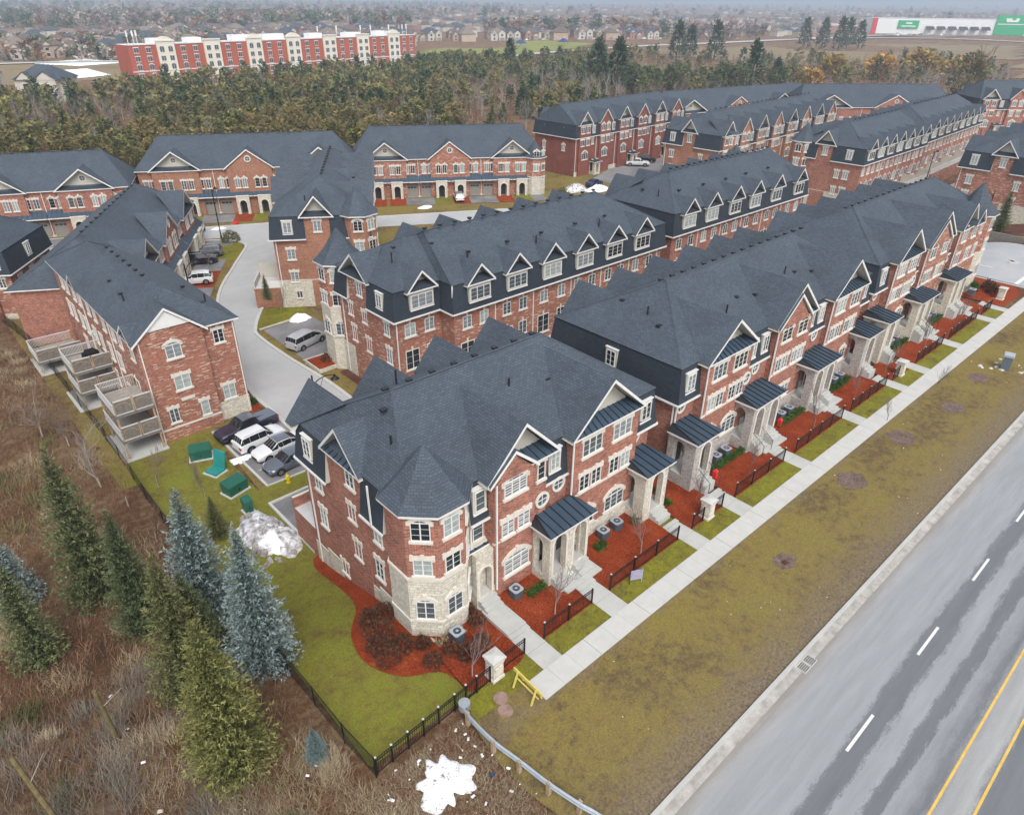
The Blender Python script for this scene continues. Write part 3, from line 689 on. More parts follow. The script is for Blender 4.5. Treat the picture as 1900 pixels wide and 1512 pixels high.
B.vents([(6.8, 3.0, 10.95), (8.4, 2.2, 10.5), (13.5, 3.4, 11.15), (15.2, 2.6, 10.75), (2.3, 5.6, 12.2)]); B.vents([(3.0, 6.9, 11.6), (1.6, 3.9, 10.9), (10.6, 3.9, 11.4), (5.2, 8.6, 12.0)], True)
B.vents([(11.8, 17, 0)]) if 0 else None
B.done()

# --- second row
B = Bld('townhouse_row', 'middle townhouse row along the sidewalk with a plain slate mansard end and four gables', 'townhouses', 'townhouse rows', 39.8, 25.1, .4, 0, 31.2, 12.9, 'brick_red', stone='stone_grey')
B.body(0, 31.2, 0, 12.9, ZB); B.skirt(0, 31.2, 0, 12.9, ZB, ZE); B.base('f', 0, 31.2, 0, 1.35)
B.hip(0, 31.2, 0, 12.9, ZE, ZR, 6.2, 5.0)
single_unit(B, 0, 2.3, .55); bay_siding(B, 2.35, 8.6, 1.9, 8.9, 12.1, ('A',)); mid_unit(B, 8.6, 12.4, 8.35, 10.5)
bay_brick(B, 12.5, 18.4, 11.8, 18.9, 12.5, True); mid_unit(B, 18.4, 22.1, 18.6, 20.6); bay_siding(B, 22.2, 28.6, 21.7, 29.0, 12.4, ('n',)); single_unit(B, 28.6, 31.2, 28.9, True)
B.porch('f', -.45, 2.2, 2.5, .9, 4.8, [(.95, 1.15, 3.2)], 'lr', d0=.02, stairs=[(.95, 1.3)])
B.porch('f', 7.6, 11.8, 2.5, .9, 4.8, [(8.7, 1.1, 3.2), (10.9, 1.1, 3.2)], 'lr', d0=.5, stairs=[(8.7, 1.3), (10.9, 1.3)])
B.porch('f', 17.7, 21.9, 2.5, .9, 4.8, [(18.8, 1.1, 3.2), (20.9, 1.1, 3.2)], 'lr', d0=.5, stairs=[(18.8, 1.3), (20.9, 1.3)])
B.porch('f', 28.0, 30.9, 2.5, .9, 4.8, [(29.5, 1.2, 3.2)], 'l', d0=.02, stairs=[(29.5, 1.4)])
for x in (12.43, 22.15, 2.3): B.pipe('f', x, .82, 1, ZE-.2)
B.pipe('l', 12.7, .02, -2, ZB); B.pipe('f', -.02, .02, 1.0, ZB)
B.dormer('l', 6.5, .9, 7.35, 1.3, .3, 2, pane='d')
B.ridge_vents(6.5, 30, 1.55, B.D/2, ZR); rear_gables(B, (3.5, 8.6, 13.8, 19, 24.1, 28.6)); garages(B)
B.vents([(6.0, 3.2, 11.1), (11.4, 3.0, 11), (13.6, 2.5, 10.8), (21.0, 3.0, 11), (23.2, 2.4, 10.7), (3.2, 8.5, 11.2), (2.2, 4.0, 10.7), (29, 3, 11)]); B.vents([(2.8, 5.6, 11.0), (8.8, 2.2, 10.6), (19.6, 3.2, 11.1)], True)
B.done()

# --- third row
B = Bld('townhouse_row', 'third townhouse row of mottled brick ending in a turret by the entrance road', 'townhouses', 'townhouse rows', 72.9, 25.1, .8, 0, 33.2, 12.9, 'brick_tumbled')
B.body(0, 33.2, 0, 12.9, ZB); B.skirt(0, 33.2, 0, 12.9, ZB, ZE, excl={'f': [(29.2, 33.2)], 'r': [(0, 2.4)]}); B.base('f', 0, 33.2, 0, 1.35)
B.hip(0, 33.2, 0, 12.9, ZE, ZR, 6.2, 4.5)
single_unit(B, 0, 2.5, .8); bay_siding(B, 2.6, 8.7, 2.2, 9.0, 12.3, ('A',)); mid_unit(B, 8.7, 10.9, 8.4, 10.6)
bay_brick(B, 10.6, 18.0, 10.1, 18.2, 12.6, True); mid_unit(B, 18.0, 20.2, 18.5, 19.8); B.bay('f', 20.2, 29.0, .8, ZE); B.base('f', 20.2, 29, .8, 1.35); B.band('f', 20.2, 29, .8, 4.55)
B.gable('f', 20, 24.8, ZE-.05, 12.2, .8, 'siding', skin='shingle_shaded'); B.gable('f', 23.6, 26.8, ZE-.06, 11.1, 1.05, 'siding', back=-.2, seams=False)
for c, z, w, k in ((22.2, 7.6, 1.5, 'A'), (25.4, 7.6, 1.5, 'A'), (27.9, 7.6, .8, 'F'), (21.8, 4.82, 1.4, 'F'), (25.2, 4.82, 1.4, 'F'), (27.7, 4.82, .8, 'F'), (25.6, 1.6, 1.6, 'A')): B.win('f', c, .8, z, w, 1.3, k, 2)
turret(B, 31.0, 1.25, 2.42, 9.35, 12.9, faces=(5, 6, 7))
B.porch('f', -.35, 2.3, 2.5, .9, 4.6, [(1.0, 1.15, 3.2)], 'lr', d0=.02, stairs=[(1.0, 1.3)])
B.porch('f', 7.9, 12.3, 2.5, .9, 4.6, [(9.0, 1.1, 3.2), (11.2, 1.1, 3.2)], 'lr', d0=.5, stairs=[(9, 1.3), (11.2, 1.3)])
B.porch('f', 18.1, 22.5, 2.5, .9, 4.6, [(19.2, 1.1, 3.2), (21.4, 1.1, 3.2)], 'lr', d0=.5, stairs=[(19.2, 1.3), (21.4, 1.3)])
for x in (2.55, 10.55, 20.15): B.pipe('f', x, .82, 1, ZE-.2)
B.ridge_vents(6.5, 29, 1.6, B.D/2, ZR); rear_gables(B, (3.5, 8.6, 13.8, 19, 24.1, 29)); garages(B)
B.vents([(6.6, 3.0, 11), (4.4, 2.4, 10.8), (14, 2.8, 11), (16.4, 2.6, 10.8), (24.2, 3.0, 11), (26.4, 3.0, 11)])
B.dormer('l', 6.5, .9, 7.35, 1.3, .3, 2, pane='d')
B.done()

# ------------------------------------------------------------ rows behind the lane (rears with slate mansards and gabled dormers)
def wall_dormer(B, c, w=2.5, zp=11.1, d=.45):
    B.dormer('f', c, w, 7.45, 1.3, d, 3, top=.25, back=.9)
    B.gable('f', c-w/2-.55, c+w/2+.55, ZE-.15, zp, d-.05, 'siding', skin='shingle_shaded', ov=.35, name='gable')
def decks(B, x0, x1, y, n, g=-2.6, z=.15):
    mb = MB(B.F['f'][0]); mb.box(x0, x1, -.1, y, -3.4, z, B.brick, 'deck_white'); mb.build('garage', B.root)
    for i in range(n+1):
        x = x0+(x1-x0)*i/n; m2 = MB(B.F['f'][0])
        m2.box(x-.05, x+.05, 0.02, y-.1, z, z+1.7 if i % 2 else z+1.0, 'siding'); m2.build('privacy_screen', B.root)
    m3 = MB(B.F['f'][0])
    m3.box(x0, x1, y-.1, y-.04, z+1.0, z+1.07, 'trim_white'); m3.box(x0, x1, y-.1, y-.04, z+.08, z+.13, 'trim_white')
    k = int((x1-x0)/.14)
    for i in range(k): x = x0+(x1-x0)*i/k; m3.box(x, x+.04, y-.09, y-.05, z+.13, z+1.0, 'trim_white')
    m3.build('railing', B.root)
def rear_row(B, x0, x1, d, dorm, wn, seed=1):
    random.seed(seed)
    for c in dorm: wall_dormer(B, c)
    for c in wn:
        B.win('f', c, d, 4.55, 1.1, 1.3, 'K', 2); 
    for i, c in enumerate(wn):
        if i % 2 == 0: B.win('f', c, d, 1.0, 1.7, 2.05, 'K', 2, 'd')
        else: B.win('f', c, d, 1.7, 1.15, 1.5, 'K', 2)
        if i % 2: B.pipe('f', c+1.5, d+.01, .2, ZB)
B = Bld('townhouse_row', 'mottled brick row behind the lane with seven gabled dormers facing the nearest rooftops', 'townhouses', 'townhouse rows', 33.0, 52.5, 0, 0, 38.2, 10.4, 'brick_tumbled', zg=-3.2)
B.body(0, 5.6, 0, 10.4, ZB); B.skirt(0, 6.5, 0, 10.4, ZB, ZE, excl={'l': [(2.3, 5.9)]})
B.hip(0, 8.5, 0, 10.4, ZE, 12.55, 5.2, .5)
B.body(5.4, 38.2, -2.1, 10.3, ZB-.01); B.skirt(5.4, 38.2, -2.1, 10.4, ZB+.001, ZE+.002)
B.hip(5.4, 38.2, -2.1, 10.4, ZE+.01, ZR, 1.5, 6.2)
B.F['f'] = (frame(0, -2.1, 0), 0)
rear_row(B, 5.4, 38, 0, (8.4, 13.4, 18.5, 23.6, 28.6, 33.7), (7.0, 9.2, 12.3, 14.6, 17.7, 20.4, 23.0, 25.4, 28.2, 30.4, 33.2, 35.8), 3)
B.F['f'] = (frame(0, 0, 0), 0)
wall_dormer(B, 2.9); B.win('f', 1.6, 0, 4.55, 1.25, 1.3, 'K', 2, 'b'); B.win('f', 3.9, 0, 4.55, 1.1, 1.3, 'K', 2, 'c'); B.win('f', 1.7, 0, 1.0, 1.6, 2.05, 'K', 2, 'd'); B.win('f', 4.1, 0, 1.6, 1.15, 1.5, 'K', 2, 'm')
B.pipe('f', .05, .02, -2, ZB); B.gut.box(5.2, 5.3, -2.2, -2.1, ZB, ZE, 'trim_white')
# flank with brick bay, gable and turret
B.slopel = (12.55-ZE)/5.2; B.eave = ZE; B.oh = .42
fl = lambda y: 62.9-y
B.bay('l', fl(60.6), fl(57.0), .06, ZE-.1); B.gable('l', fl(61.6), fl(56.4), ZE-.1, 11.6, .2, 'siding', skin='shingle_shaded')
B.win('l', fl(58.4), .1, 7.4, .9, 1.35, 'F', 2, 'c'); B.dormer('l', fl(54.6), .95, 7.4, 1.3, .3, 2, pane='c')
for y, z, h in ((60.6, 4.7, 1.3), (58.0, 4.6, 1.2), (54.0, 4.6, 1.3), (60.3, 1.9, 1.6), (57.6, 1.5, 1.5), (53.9, 1.6, 1.6)): B.win('l', fl(y), .02, z, .85, h, 'F', 2, 'c')
for a, b, zt in ((60, 62.9, 1.0), (56.5, 60, .5), (52.5, 56.5, -.2)): B.base('l', fl(b), fl(a), 0, zt)
B.pipe('l', fl(62.2), .02, -2.4, ZB)
turret(B, 1.5, 12.2, 2.42, 9.35, 12.6, faces=(3, 4, 5))
B.F['f'] = (frame(0, -2.1, 0), 0); decks(B, 5.6, 38.1, 2.6, 6)
B.ridge_vents(6.5, 33, 1.9, 4.15, ZR, -.55); rear_gables(B, (9, 14, 20, 26, 32), 4.6, 12.0)
B.vents([(3, 4.0, 12.0), (6.5, 2.6, 12.0), (9.2, 0.2, 11.2), (14.4, .2, 11.2), (19.3, .2, 11.2), (24.6, .2, 11.2), (29.6, .2, 11.2)]); B.vents([(2.2, 3.2, 11.2), (8.6, -.4, 10.6), (18, -.4, 10.6), (28, -.4, 10.6)], True)
B.done()
B = Bld('townhouse_row', 'second row behind the lane with plain red brick and six gabled dormers', 'townhouses', 'townhouse rows', 75.0, 51.6, .2, 0, 34.3, 11.8, 'brick_red', zg=-3.4)
B.body(0, 34.3, 0, 11.8, ZB); B.skirt(0, 34.3, 0, 11.8, ZB, ZE); B.hip(0, 34.3, 0, 11.8, ZE, ZR, 6, 3)
rear_row(B, 0, 34, 0, (2.9, 8.0, 13.6, 18.8, 24.6, 31.2), (1.6, 4.2, 7.2, 9.6, 12.4, 14.8, 17.8, 20.4, 23.4, 25.8, 29.4, 32.0), 5)
B.ridge_vents(5.5, 30, 1.35, 5.9, ZR, -.55); rear_gables(B, (3, 8, 14, 20, 26, 31), 4.6, 12.0); decks(B, .2, 34.1, 2.6, 6)
B.vents([(4.0, 2.6, 11.2), (9.4, 2.5, 11.2), (14.8, 2.5, 11.2), (20.0, 2.5, 11.2), (26, 2.5, 11.2), (2, 7, 10.8)]); B.vents([(1.8, 4.2, 10.6)], True)
turret(B, 33.2, 12.6, 2.42, 9.35, 12.6, faces=(0, 7)); B.done()
# ------------------------------------------------------------ the row at the left with timber decks
B = Bld('townhouse_row', 'mottled brick row at the left with stacked timber decks beside the fenced lawn', 'townhouses', 'townhouse rows', 12.6, 90.0, -2.0, -90, 28.5, 8.6, 'brick_tumbled', zg=-1.8)
B.body(10, 28.5, 0, 8.6, ZE-.02); B.body(0, 10.1, .01, 6.4, ZE-.03)
B.hip(10, 28.5, 0, 8.6, ZE, 12.4, .2, 4.2, yr=4.3); B.slope = 3.0/4.7; B.hip(-.3, 12, 0, 6.4, ZE-.01, 11.7, 4, .2, yr=3.4)
B.bay('r', -.05, 5.6, .45, ZE-.05); B.base('r', 5.6, 8.6, 0, 1.3); B.band('r', -.05, 5.6, .45, .5)
B.gable('r', -.5, 6.0, ZE-.05, 12.1, .5, 'brick', back=2.4); mb = MB(B.F['r'][0]); mb.poly([(.9, .63, ZE+.85), (4.6, .63, ZE+.85), (2.75, .63, 11.75)], 'trim_white'); mb.build('siding_panel', B.root)
for c, z, w, h, k, n, p in ((2.8, 7.3, 1.35, 1.25, 'A', 2, 'c'), (2.9, 4.15, 1.4, 1.4, 'F', 2, 'b'), (1.5, 1.15, .8, 1.4, 'F', 2, 'm'), (4.3, .9, .75, 1.5, 'F', 1, 'b')): B.win('r', c, .45, z, w, h, k, n, p)
B.win('r', 7.0, 0, 7.35, .95, 1.3, 'F', 2, 'd'); B.win('r', 6.9, 0, 1.5, 1.15, 1.5, 'F', 2, 'b'); mb = MB(B.F['r'][0]); mb.box(2.4, 3.6, .45, .52, 3.0, 3.3, 'limestone'); mb.build('stone_panel', B.root)
B.pipe('r', .15, .46, -.9, ZE); B.pipe('r', 8.45, .02, -.9, ZE); B.pipe('f', 20.2, .02, -.9, ZE); B.pipe('f', 11, .02, -.9, ZE)
random.seed(11)
for i, s_ in enumerate((3.2, 5.2, 8, 10.0, 13.2, 15.4, 18.4, 21.4, 23.4, 26.8)):
    B.win('f', s_, 0, 7.2, .95, 1.35, 'F', 2); 
    if i < 8: B.win('f', s_, 0, 4.1, .95, 1.5, 'F', 2)
for s_ in (14.5, 17.5, 7, 22): B.win('f', s_, 0, 1.0, 1.1, 1.5, 'F', 2, 'd')
for s_ in (25.2, 12.0): B.win('f', s_, 0, 2.6, 1.8, 2.1, 'K', 2, 'd')
B.gable('f', 25.3, 28.3, ZE-.02, 10.6, .05, 'siding', ov=.4)
B.gable('f', 8.6, 11.4, ZE-.02, 10.6, .05, 'siding', ov=.4)
B.ridge_vents(11.5, 24, 1.8, 4.3, 12.4, -.8, .6); B.vents([(16, 2, 10.9), (20, 1.8, 10.8), (26.5, 3.2, 11.2), (23, 6.5, 11.2), (26.8, 6.8, 10.7)]); B.vents([(21.5, 1.6, 10.5), (25.8, 7.4, 10.4)], True)
B.done()
def deck_tower(name, label, x0, x1, y0, y1, zs, g, rail=True):
    """free standing timber deck: posts, platforms, rails, privacy panels; x1 is the house wall"""
    t = empty(name, (x0, y0, g), 0, label, 'deck', 'timber decks'); w, l = x1-x0, y1-y0
    for px, py in ((.1, .1), (.1, l-.1), (w*.95, .1), (w*.95, l-.1)):
        mb = MB(); mb.box(px-.07, px+.07, py-.07, py+.07, 0, zs[-1]-g+1.0, 'wood_new'); mb.build('post', t)
    for z in zs:
        h = z-g; mb = MB(); mb.box(-.05, w, -.05, l+.05, h-.25, h-.06, 'wood_weathered'); mb.build('joist_frame', t)
        n = int(l/.3)
        pl = MB(); pl.box(0, w, 0, l/n-.02, -.05, 0, 'wood_deck'); pl = pl.mesh('plank')
        for i in range(n): obj('plank', pl, t, (0, l*i/n, h))
        mb = MB()   # outer rail with balusters
        mb.box(-.04, .04, 0, l, h+1.0, h+1.08, 'deck_white'); mb.box(-.03, .03, 0, l, h+.1, h+.16, 'deck_white')
        mb.box(0, w, l-.04, l+.04, h+1.0, h+1.08, 'deck_white')
        for i in range(int(l/.13)): mb.box(-.02, .02, i*.13, i*.13+.04, h+.12, h+1.02, 'deck_white')
        for i in range(int(w/.13)): mb.box(i*.13, i*.13+.04, l-.02, l+.02, h+.12, h+1.02, 'deck_white')
        mb.build('railing', t)
        for i in range(2):   # privacy panels on the side that faces the camera
            mb = MB(); a, b = w*i/2+.08, w*(i+1)/2-.06
            mb.box(a, b, -.05, .0, h+.1, h+1.35, 'wood_weathered'); mb.box(a-.04, b+.04, -.07, .02, h+1.3, h+1.4, 'deck_white'); mb.box(a-.04, b+.04, -.07, .02, h+.02, h+.12, 'deck_white')
            for x in (a, b): mb.box(x-.04, x+.04, -.08, .03, h, h+1.42, 'wood_new')
            ar = arc(b-a-.3, h+.8, .3, 6)
            for k in range(6): mb.box((a+b)/2+min(ar[k][0], ar[k+1][0]), (a+b)/2+max(ar[k][0], ar[k+1][0]), -.075, -.055, ar[k][1]-.03, ar[k][1]+.02, 'wood_new')
            mb.build('privacy_panel', t)
    return t
deck_tower('timber_deck', 'two level timber deck with weathered panels nearest the green utility boxes', 9.35, 12.55, 60.3, 65.3, (-.65, 1.9), -2.9)
deck_tower('timber_deck', 'two level grey timber deck behind the nearest deck, with a covered grill on top', 9.0, 12.55, 72.5, 77.0, (-.9, 1.3), -2.75)
deck_tower('timber_deck', 'farthest low timber deck along the fence at the left edge', 7.6, 12.0, 83.5, 88.0, (-1.2,), -2.7)
for p in ((8.9, 59.9, 12.7, 65.6), (8.4, 72, 12.6, 77.4), (7.4, 83, 12.2, 88.5)):
    mb = MB(); mb.box(p[0], p[2], p[1], p[3], -3, -2.52, 'concrete'); tag(mb.build('paved_pad'), kind='structure')
t = empty('barbecue', (11.2, 74.6, 1.3), .1, 'black covered barbecue on the top level of the grey deck', 'barbecue')
mb = MB(); mb.hexa([(-.8, -.35, 0), (.8, -.35, 0), (.8, .35, 0), (-.8, .35, 0), (-.72, -.3, .95), (.72, -.3, .95), (.72, .3, .95), (-.72, .3, .95)], 'rubber'); mb.hexa([(-.5, -.28, .95), (.5, -.28, .95), (.5, .28, .95), (-.5, .28, .95), (-.42, -.15, 1.25), (.42, -.15, 1.25), (.42, .15, 1.25), (-.42, .15, 1.25)], 'rubber'); mb.build('cover', t)

# ------------------------------------------------------------ generic street rows
def street_row(name, label, ox, oy, oz, ang, L, D, brick, ze, zr, hl, hr, style, bw=6.6, seed=1, left=None, right=None, vents=True, st='stone_cream', gar=True, zg=-.2, rearg=True, excl=None):
    random.seed(seed); B = Bld(name, label, 'townhouses', 'townhouse rows', ox, oy, oz, ang, L, D, brick, zg=zg, stone=st)
    n = max(2, round(L/bw)); w = L/n
    if style == 'garage':      # two storeys, garages and stone porches at the street
        B.body(0, L, 0, D, ze); B.hip(0, L, 0, D, ze, zr, hl, hr); B.base('f', 0, L, 0, .35)
        for i in range(n):
            a, b = i*w, (i+1)*w; mir = i % 2
            pc = a+w*.3 if mir else b-w*.3; gc = b-w*.27 if mir else a+w*.27
            if i % 2 == 0 or i == n-1:
                hw = w*.62; c = b if i < n-1 else (a+b)/2
                if i < n-1:
                    B.bay('f', c-hw, c+hw, .5, ze); stl = ('siding', 'brick', 'siding')[(i//2) % 3]
                    B.gable('f', c-hw-.5, c+hw+.5, ze-.03, ze+3.3, .45, stl, back=3.6, skin='shingle_shaded')
                    B.rnd('f', c, .5 if stl == 'brick' else -.3, ze+1.6)
            d = .5
            for k in (-.33, -.13, .13, .33): B.win('f', (a+b)/2+k*w*.98, .5 if abs((a+b)/2+k*w-(b if i % 2 == 0 else a)) < w*.62 else 0, 4.75, .85, 1.6, 'F' if i % 4 < 2 else 'A', 2 if i % 3 else 1)
            # stone porch
            mb = MB(B.F['f'][0]); arch_wall(mb, pc-1.15, pc+1.15, zg, 3.3, [(pc, 1.25, 2.0)], .5, 1.5, B.st); mb.box(pc-1.15, pc+1.15, 0, .5, zg, 3.3, B.st); mb.box(pc-1.2, pc+1.2, 0, 1.55, 3.3, 3.45, 'limestone'); mb.box(pc-.5, pc+.5, .5, .56, .2, 2.3, 'door_dark'); mb.build('porch', B.root)
            mb = MB(B.F['f'][0]); mb.box(gc-1.45, gc+1.45, 0, .06, .05, 2.25, 'garage_door'); mb.poly([(gc+q[0], .06, q[1]) for q in arc(2.9, 2.25, .4, 8)], 'garage_door')
            for q in range(4): mb.box(gc-1.2+q*.62, gc-.72+q*.62, .06, .075, 1.85, 2.15, 'glass_dark')
            mb.build('garage_door', B.root)
            mb = MB(B.F['f'][0])
            mb.poly([(a+.05, 1.25, 3.35), (b-.05, 1.25, 3.35), (b-.05, 0, 4.35), (a+.05, 0, 4.35)], 'metal_roof'); mb.poly([(a+.05, 1.25, 3.18), (b-.05, 1.25, 3.18), (b-.05, 1.25, 3.35), (a+.05, 1.25, 3.35)], 'trim_white'); mb.poly([(a+.05, 0, 3.18), (b-.05, 0, 3.18), (b-.05, 1.25, 3.18), (a+.05, 1.25, 3.18)], 'trim_white')
            k = int(w/.7)
            for q in range(1, k): x = a+w*q/k; mb.hexa([(x-.02, 1.25, 3.35), (x+.02, 1.25, 3.35), (x+.02, 0, 4.35), (x-.02, 0, 4.35), (x-.02, 1.25, 3.41), (x+.02, 1.25, 3.41), (x+.02, 0, 4.41), (x-.02, 0, 4.41)], 'metal_dark')
            mb.build('pent_roof', B.root); B.pipe('f', b-.05, .03, 0, ze)
            mb = MB(B.F['f'][0]); mb.box(b-.1 if i < n-1 else b, b+.1 if i < n-1 else b+.05, -.2, .12, ze, zr-.4, 'siding')
    if style == 'tall':        # three storeys, gables and slate mansard between
        B.body(0, L, 0, D, ze-2.9); B.skirt(0, L, 0, D, ze-2.9, ze, excl=excl or {}); B.hip(0, L, 0, D, ze, zr, hl, hr); B.slopel = (zr-ze)/max(hl, 1)
        for i in range(n):
            a = i*w; p, q = a+w*.12, a+w*.66
            B.bay('f', p, q, .5, ze-.02); stl = 'siding' if i % 2 == 0 else 'brick'
            B.gable('f', p-.5, q+.5, ze-.05, ze+2.7, .5, stl, skin='shingle_shaded')
            for z in (ze-1.9, ze-4.6):
                for c in (p+(q-p)*.26, p+(q-p)*.74): B.win('f', c, .5, z, 1.15, 1.3, 'A' if z > ze-2 and i % 2 else 'F', 2)
                B.win('f', a+w*.83, 0.02 if z < ze-2 else .3, z, .8, 1.2, 'F', 2) if z < ze-2 else B.dormer('f', a+w*.83, .85, z-.1, 1.3, .3, 2)
            B.win('f', p+(q-p)*.5, .5, max(.6, ze-7.6), 1.9, 1.4, 'A', 3)
            B.porch('f', a+w*.7, a+w*.98, 1.9, .5, 3.4, [(a+w*.84, 1.0, 2.0)], 'lr', stairs=[], door=True) if i % 2 == 0 else None
            B.pipe('f', a+.1, .03, 0, ze-2.9)
        B.base('f', 0, L, 0, 1.0)
    if style == 'rear':        # three storeys seen from behind: slate mansard with gabled dormers, decks
        B.body(0, L, 0, D, ZB); B.skirt(0, L, 0, D, ZB, ZE, excl=excl or {}); B.hip(0, L, 0, D, ZE, ZR, hl, hr); m = round(L/bw)
        for i in range(m):
            c = L*(i+.5)/m; wall_dormer(B, c)
            for k in (-1.2, 1.2): B.win('f', c+k, 0, 4.55, 1.05, 1.3, 'K', 2)
            B.win('f', c-1.1, 0, 1.0, 1.7, 2.05, 'K', 2, 'd'); B.win('f', c+1.3, 0, 1.7, 1.1, 1.4, 'K', 2)
            if i % 2: B.pipe('f', c+2.4, .02, 0, ZB)
        decks(B, .1, L-.1, 2.6, m)
    if vents: B.ridge_vents(hl+1, L-hr, 2.0, D/2, zr if style != 'rear' else ZR, -.55)
    if rearg and style != 'garage':
        for i in range(n): c = (i+.5)*w; B.gable('b', L-c-2.2, L-c+2.2, (ze if style != 'rear' else ZE)-.2, (zr if style != 'rear' else ZR)-1.4, .4, 'siding')
    if left: left(B)
    if right: right(B)
    B.done(); return B
def end_left(zs, ze=ZE, bayw=(4.1, 7.2), turr=None, brick=None, zgab=11.9, pane='c', first=2.0):
    def go(B):
        d = .06; B.bay('l', *bayw, d, ze-.05); B.gable('l', bayw[0]-.6, bayw[1]+.6, ze-.06, zgab, .2, 'siding', skin='shingle_shaded')
        B.win('l', (bayw[0]+bayw[1])/2, d, ze-2.0, .95, 1.35, 'F', 2, pane); B.dormer('l', first, 1.0, ze-2.0, 1.35, .3, 2, pane=pane)
        for z in zs: B.win('l', first, .02, z, 1.0, 1.35, 'F', 2, pane)
        for z in zs: B.win('l', bayw[1]+1.6, .02, z, .85, 1.3, 'F', 2, pane)
        B.base('l', 0, B.D, 0, zs[-1]+.1); B.band('l', 0, B.D, 0, zs[-1]+.15, .1)
        B.pipe('l', .3, .03, B.zg, ze-2.9)
        if turr: turret(B, turr[0], turr[1], turr[2] if len(turr) > 2 else 2.4, ze-.05, ze+3.2, faces=(3, 4, 5), stone_top=.2, small=True)
    return go
# middle block running away from us, orange brick end wall
def m1_end(B):
    end_left((3.9, .9), turr=(1.4, 1.2))(B); B.win('l', 2.3, .03, -1.3, .75, .9, 'F', 2, 'd')
    mb = MB(B.F['b'][0]); mb.box(B.L-9, B.L-.2, 0, 3.4, -3.4, .1, B.brick, 'deck_white'); mb.box(B.L-9, B.L-.3, 3.25, 3.45, .1, .9, 'siding'); mb.box(B.L-.35, B.L-.18, 0, 1.6, .1, 1.0, 'trim_white')
    mb.box(B.L-4.6, B.L-4.5, 0, 3.2, .1, 2.1, 'siding'); mb.build('garage', B.root)
    B.gable('f', 3.5, 8.5, ZE-.05, 12.2, .5, 'siding')
    for s_ in (11.5, 17, 23): B.gable('f', s_, s_+4.6, ZE-.05, 12.2, .5, 'siding')
    for s_ in (10, 15, 20, 25): B.gable('b', B.L-s_-2.2, B.L-s_+2.2, ZE-.1, 12.2, .4, 'siding')
B = Bld('townhouse_row', 'orange brick row running away from the curved lane with terrace and evergreen at its left', 'townhouses', 'townhouse rows', 45.9, 77.6, 0, 57, 31, 11.9, 'brick_orange', zg=-3.2)
B.body(0, 31, 0, 11.9, ZB); B.skirt(0, 31, 0, 11.9, ZB, ZE, excl={'l': [(4.1, 7.2)]}); B.hip(0, 31, 0, 11.9, ZE, ZR, 6.5, 5); B.slopel = (ZR-ZE)/6.5
m1_end(B); B.ridge_vents(6.8, 27, 1.9, 5.6, ZR, 0, 0); random.seed(4)
B.bay('f', 3, 30, .3, ZE-.1)
for i in range(6):
    for z in (7.4, 4.4, 1.3): B.win('f', 4+i*4.6, .3, z, 1.1, 1.4, 'F', 2)
B.vents([(8.4, 2.8, 11.2), (10.5, 2.4, 11), (13, 1.9, 11), (19, 2, 11), (3, 8.5, 10.4)]); B.vents([(2.2, 7.6, 10.6)], True); B.done()
# second block at the left: street side looks to the lane
def l2x(B):
    B.bay('f', 26.5, 33, 1.6, 7.7); B.gable('f', 26.2, 33.2, 7.7, 10.4, 1.6, 'siding')
B = street_row('townhouse_row', 'row at the left behind the decked row, stone porches above parked dark cars', 19.5, 86.7, -2.6, 60, 38, 13, 'brick_red', 6.7, 10.9, 5, 5, 'garage', 6.7, 21, right=None)
B = street_row('townhouse_row', 'brick row cut by the left edge, slate end wall with a white dormer', -11.5, 116.5, -2.9, -34, 25.5, 11.4, 'brick_tumbled', 9.0, 12.8, 5, 5, 'tall', 6.4, 22, rearg=False,
    right=lambda B: (B.base('r', 0, 11.4, 0, 2.2), B.dormer('r', 5.6, 1.0, 7.0, 1.3, .3, 2, pane='b'), [B.win('r', s_, .02, z, .9, 1.4, 'F', 2, 'b') for s_ in (2.2, 5.4, 8.8) for z in (3.9, 1.0)]))
# rows at the back, facing us
street_row('townhouse_row', 'far left back row partly hidden by the left rows, red brick over stone porches', -14.5, 154, -2.6, -23.5, 52, 12.5, 'brick_red', 7.6, 12.6, 4, 4, 'garage', 6.6, 23)
street_row('townhouse_row', 'back row with a round window in its brick gable, behind the lane corner', 37.2, 141.0, -2.6, -29, 38.5, 12.5, 'brick_orange', 8.2, 13.2, 4, 4, 'garage', 6.5, 24)
def bk2r(B): turret(B, B.L-1.6, .6, 2.3, 7.5, 10.6, faces=(5, 6), stone_top=3.6, small=True)
street_row('townhouse_row', 'back row with a white SUV in its driveway, garages between cream stone porches', 73.6, 127.8, -2.6, -32.5, 38.5, 12.5, 'brick_tumbled', 7.6, 13.0, 4, 4, 'garage', 6.4, 25, right=bk2r)
street_row('townhouse_row', 'tall maroon brick row with arched windows beside the white pickup truck', 122.6, 113.4, -2.6, 3, 44, 12.5, 'brick_maroon', 11.2, 15.0, 1.2, 4, 'tall', 7.8, 26, left=lambda B: [B.win('l', s_, .02, z, .9, 1.3, 'A', 2) for s_ in (3, 9) for z in (8.6, 5.4)])
street_row('townhouse_row', 'long back row with a white ringed round window gable below the pine grove', 166, 121, -2.6, -12, 62, 13, 'brick_orange', 9.0, 14.0, 4, 4, 'garage', 8.8, 27)
street_row('townhouse_row', 'orange brick row with a turret between the dormered rows and white pickup', 131.3, 81.8, 0, 3, 56, 13, 'brick_orange', ZE, ZR, 6, 4, 'tall', 7.4, 28, left=end_left((3.9, .9), turr=(5.0, 1.2), bayw=(4.6, 7.4)), zg=-3.2, excl={'l': [(4.6, 7.4)]})
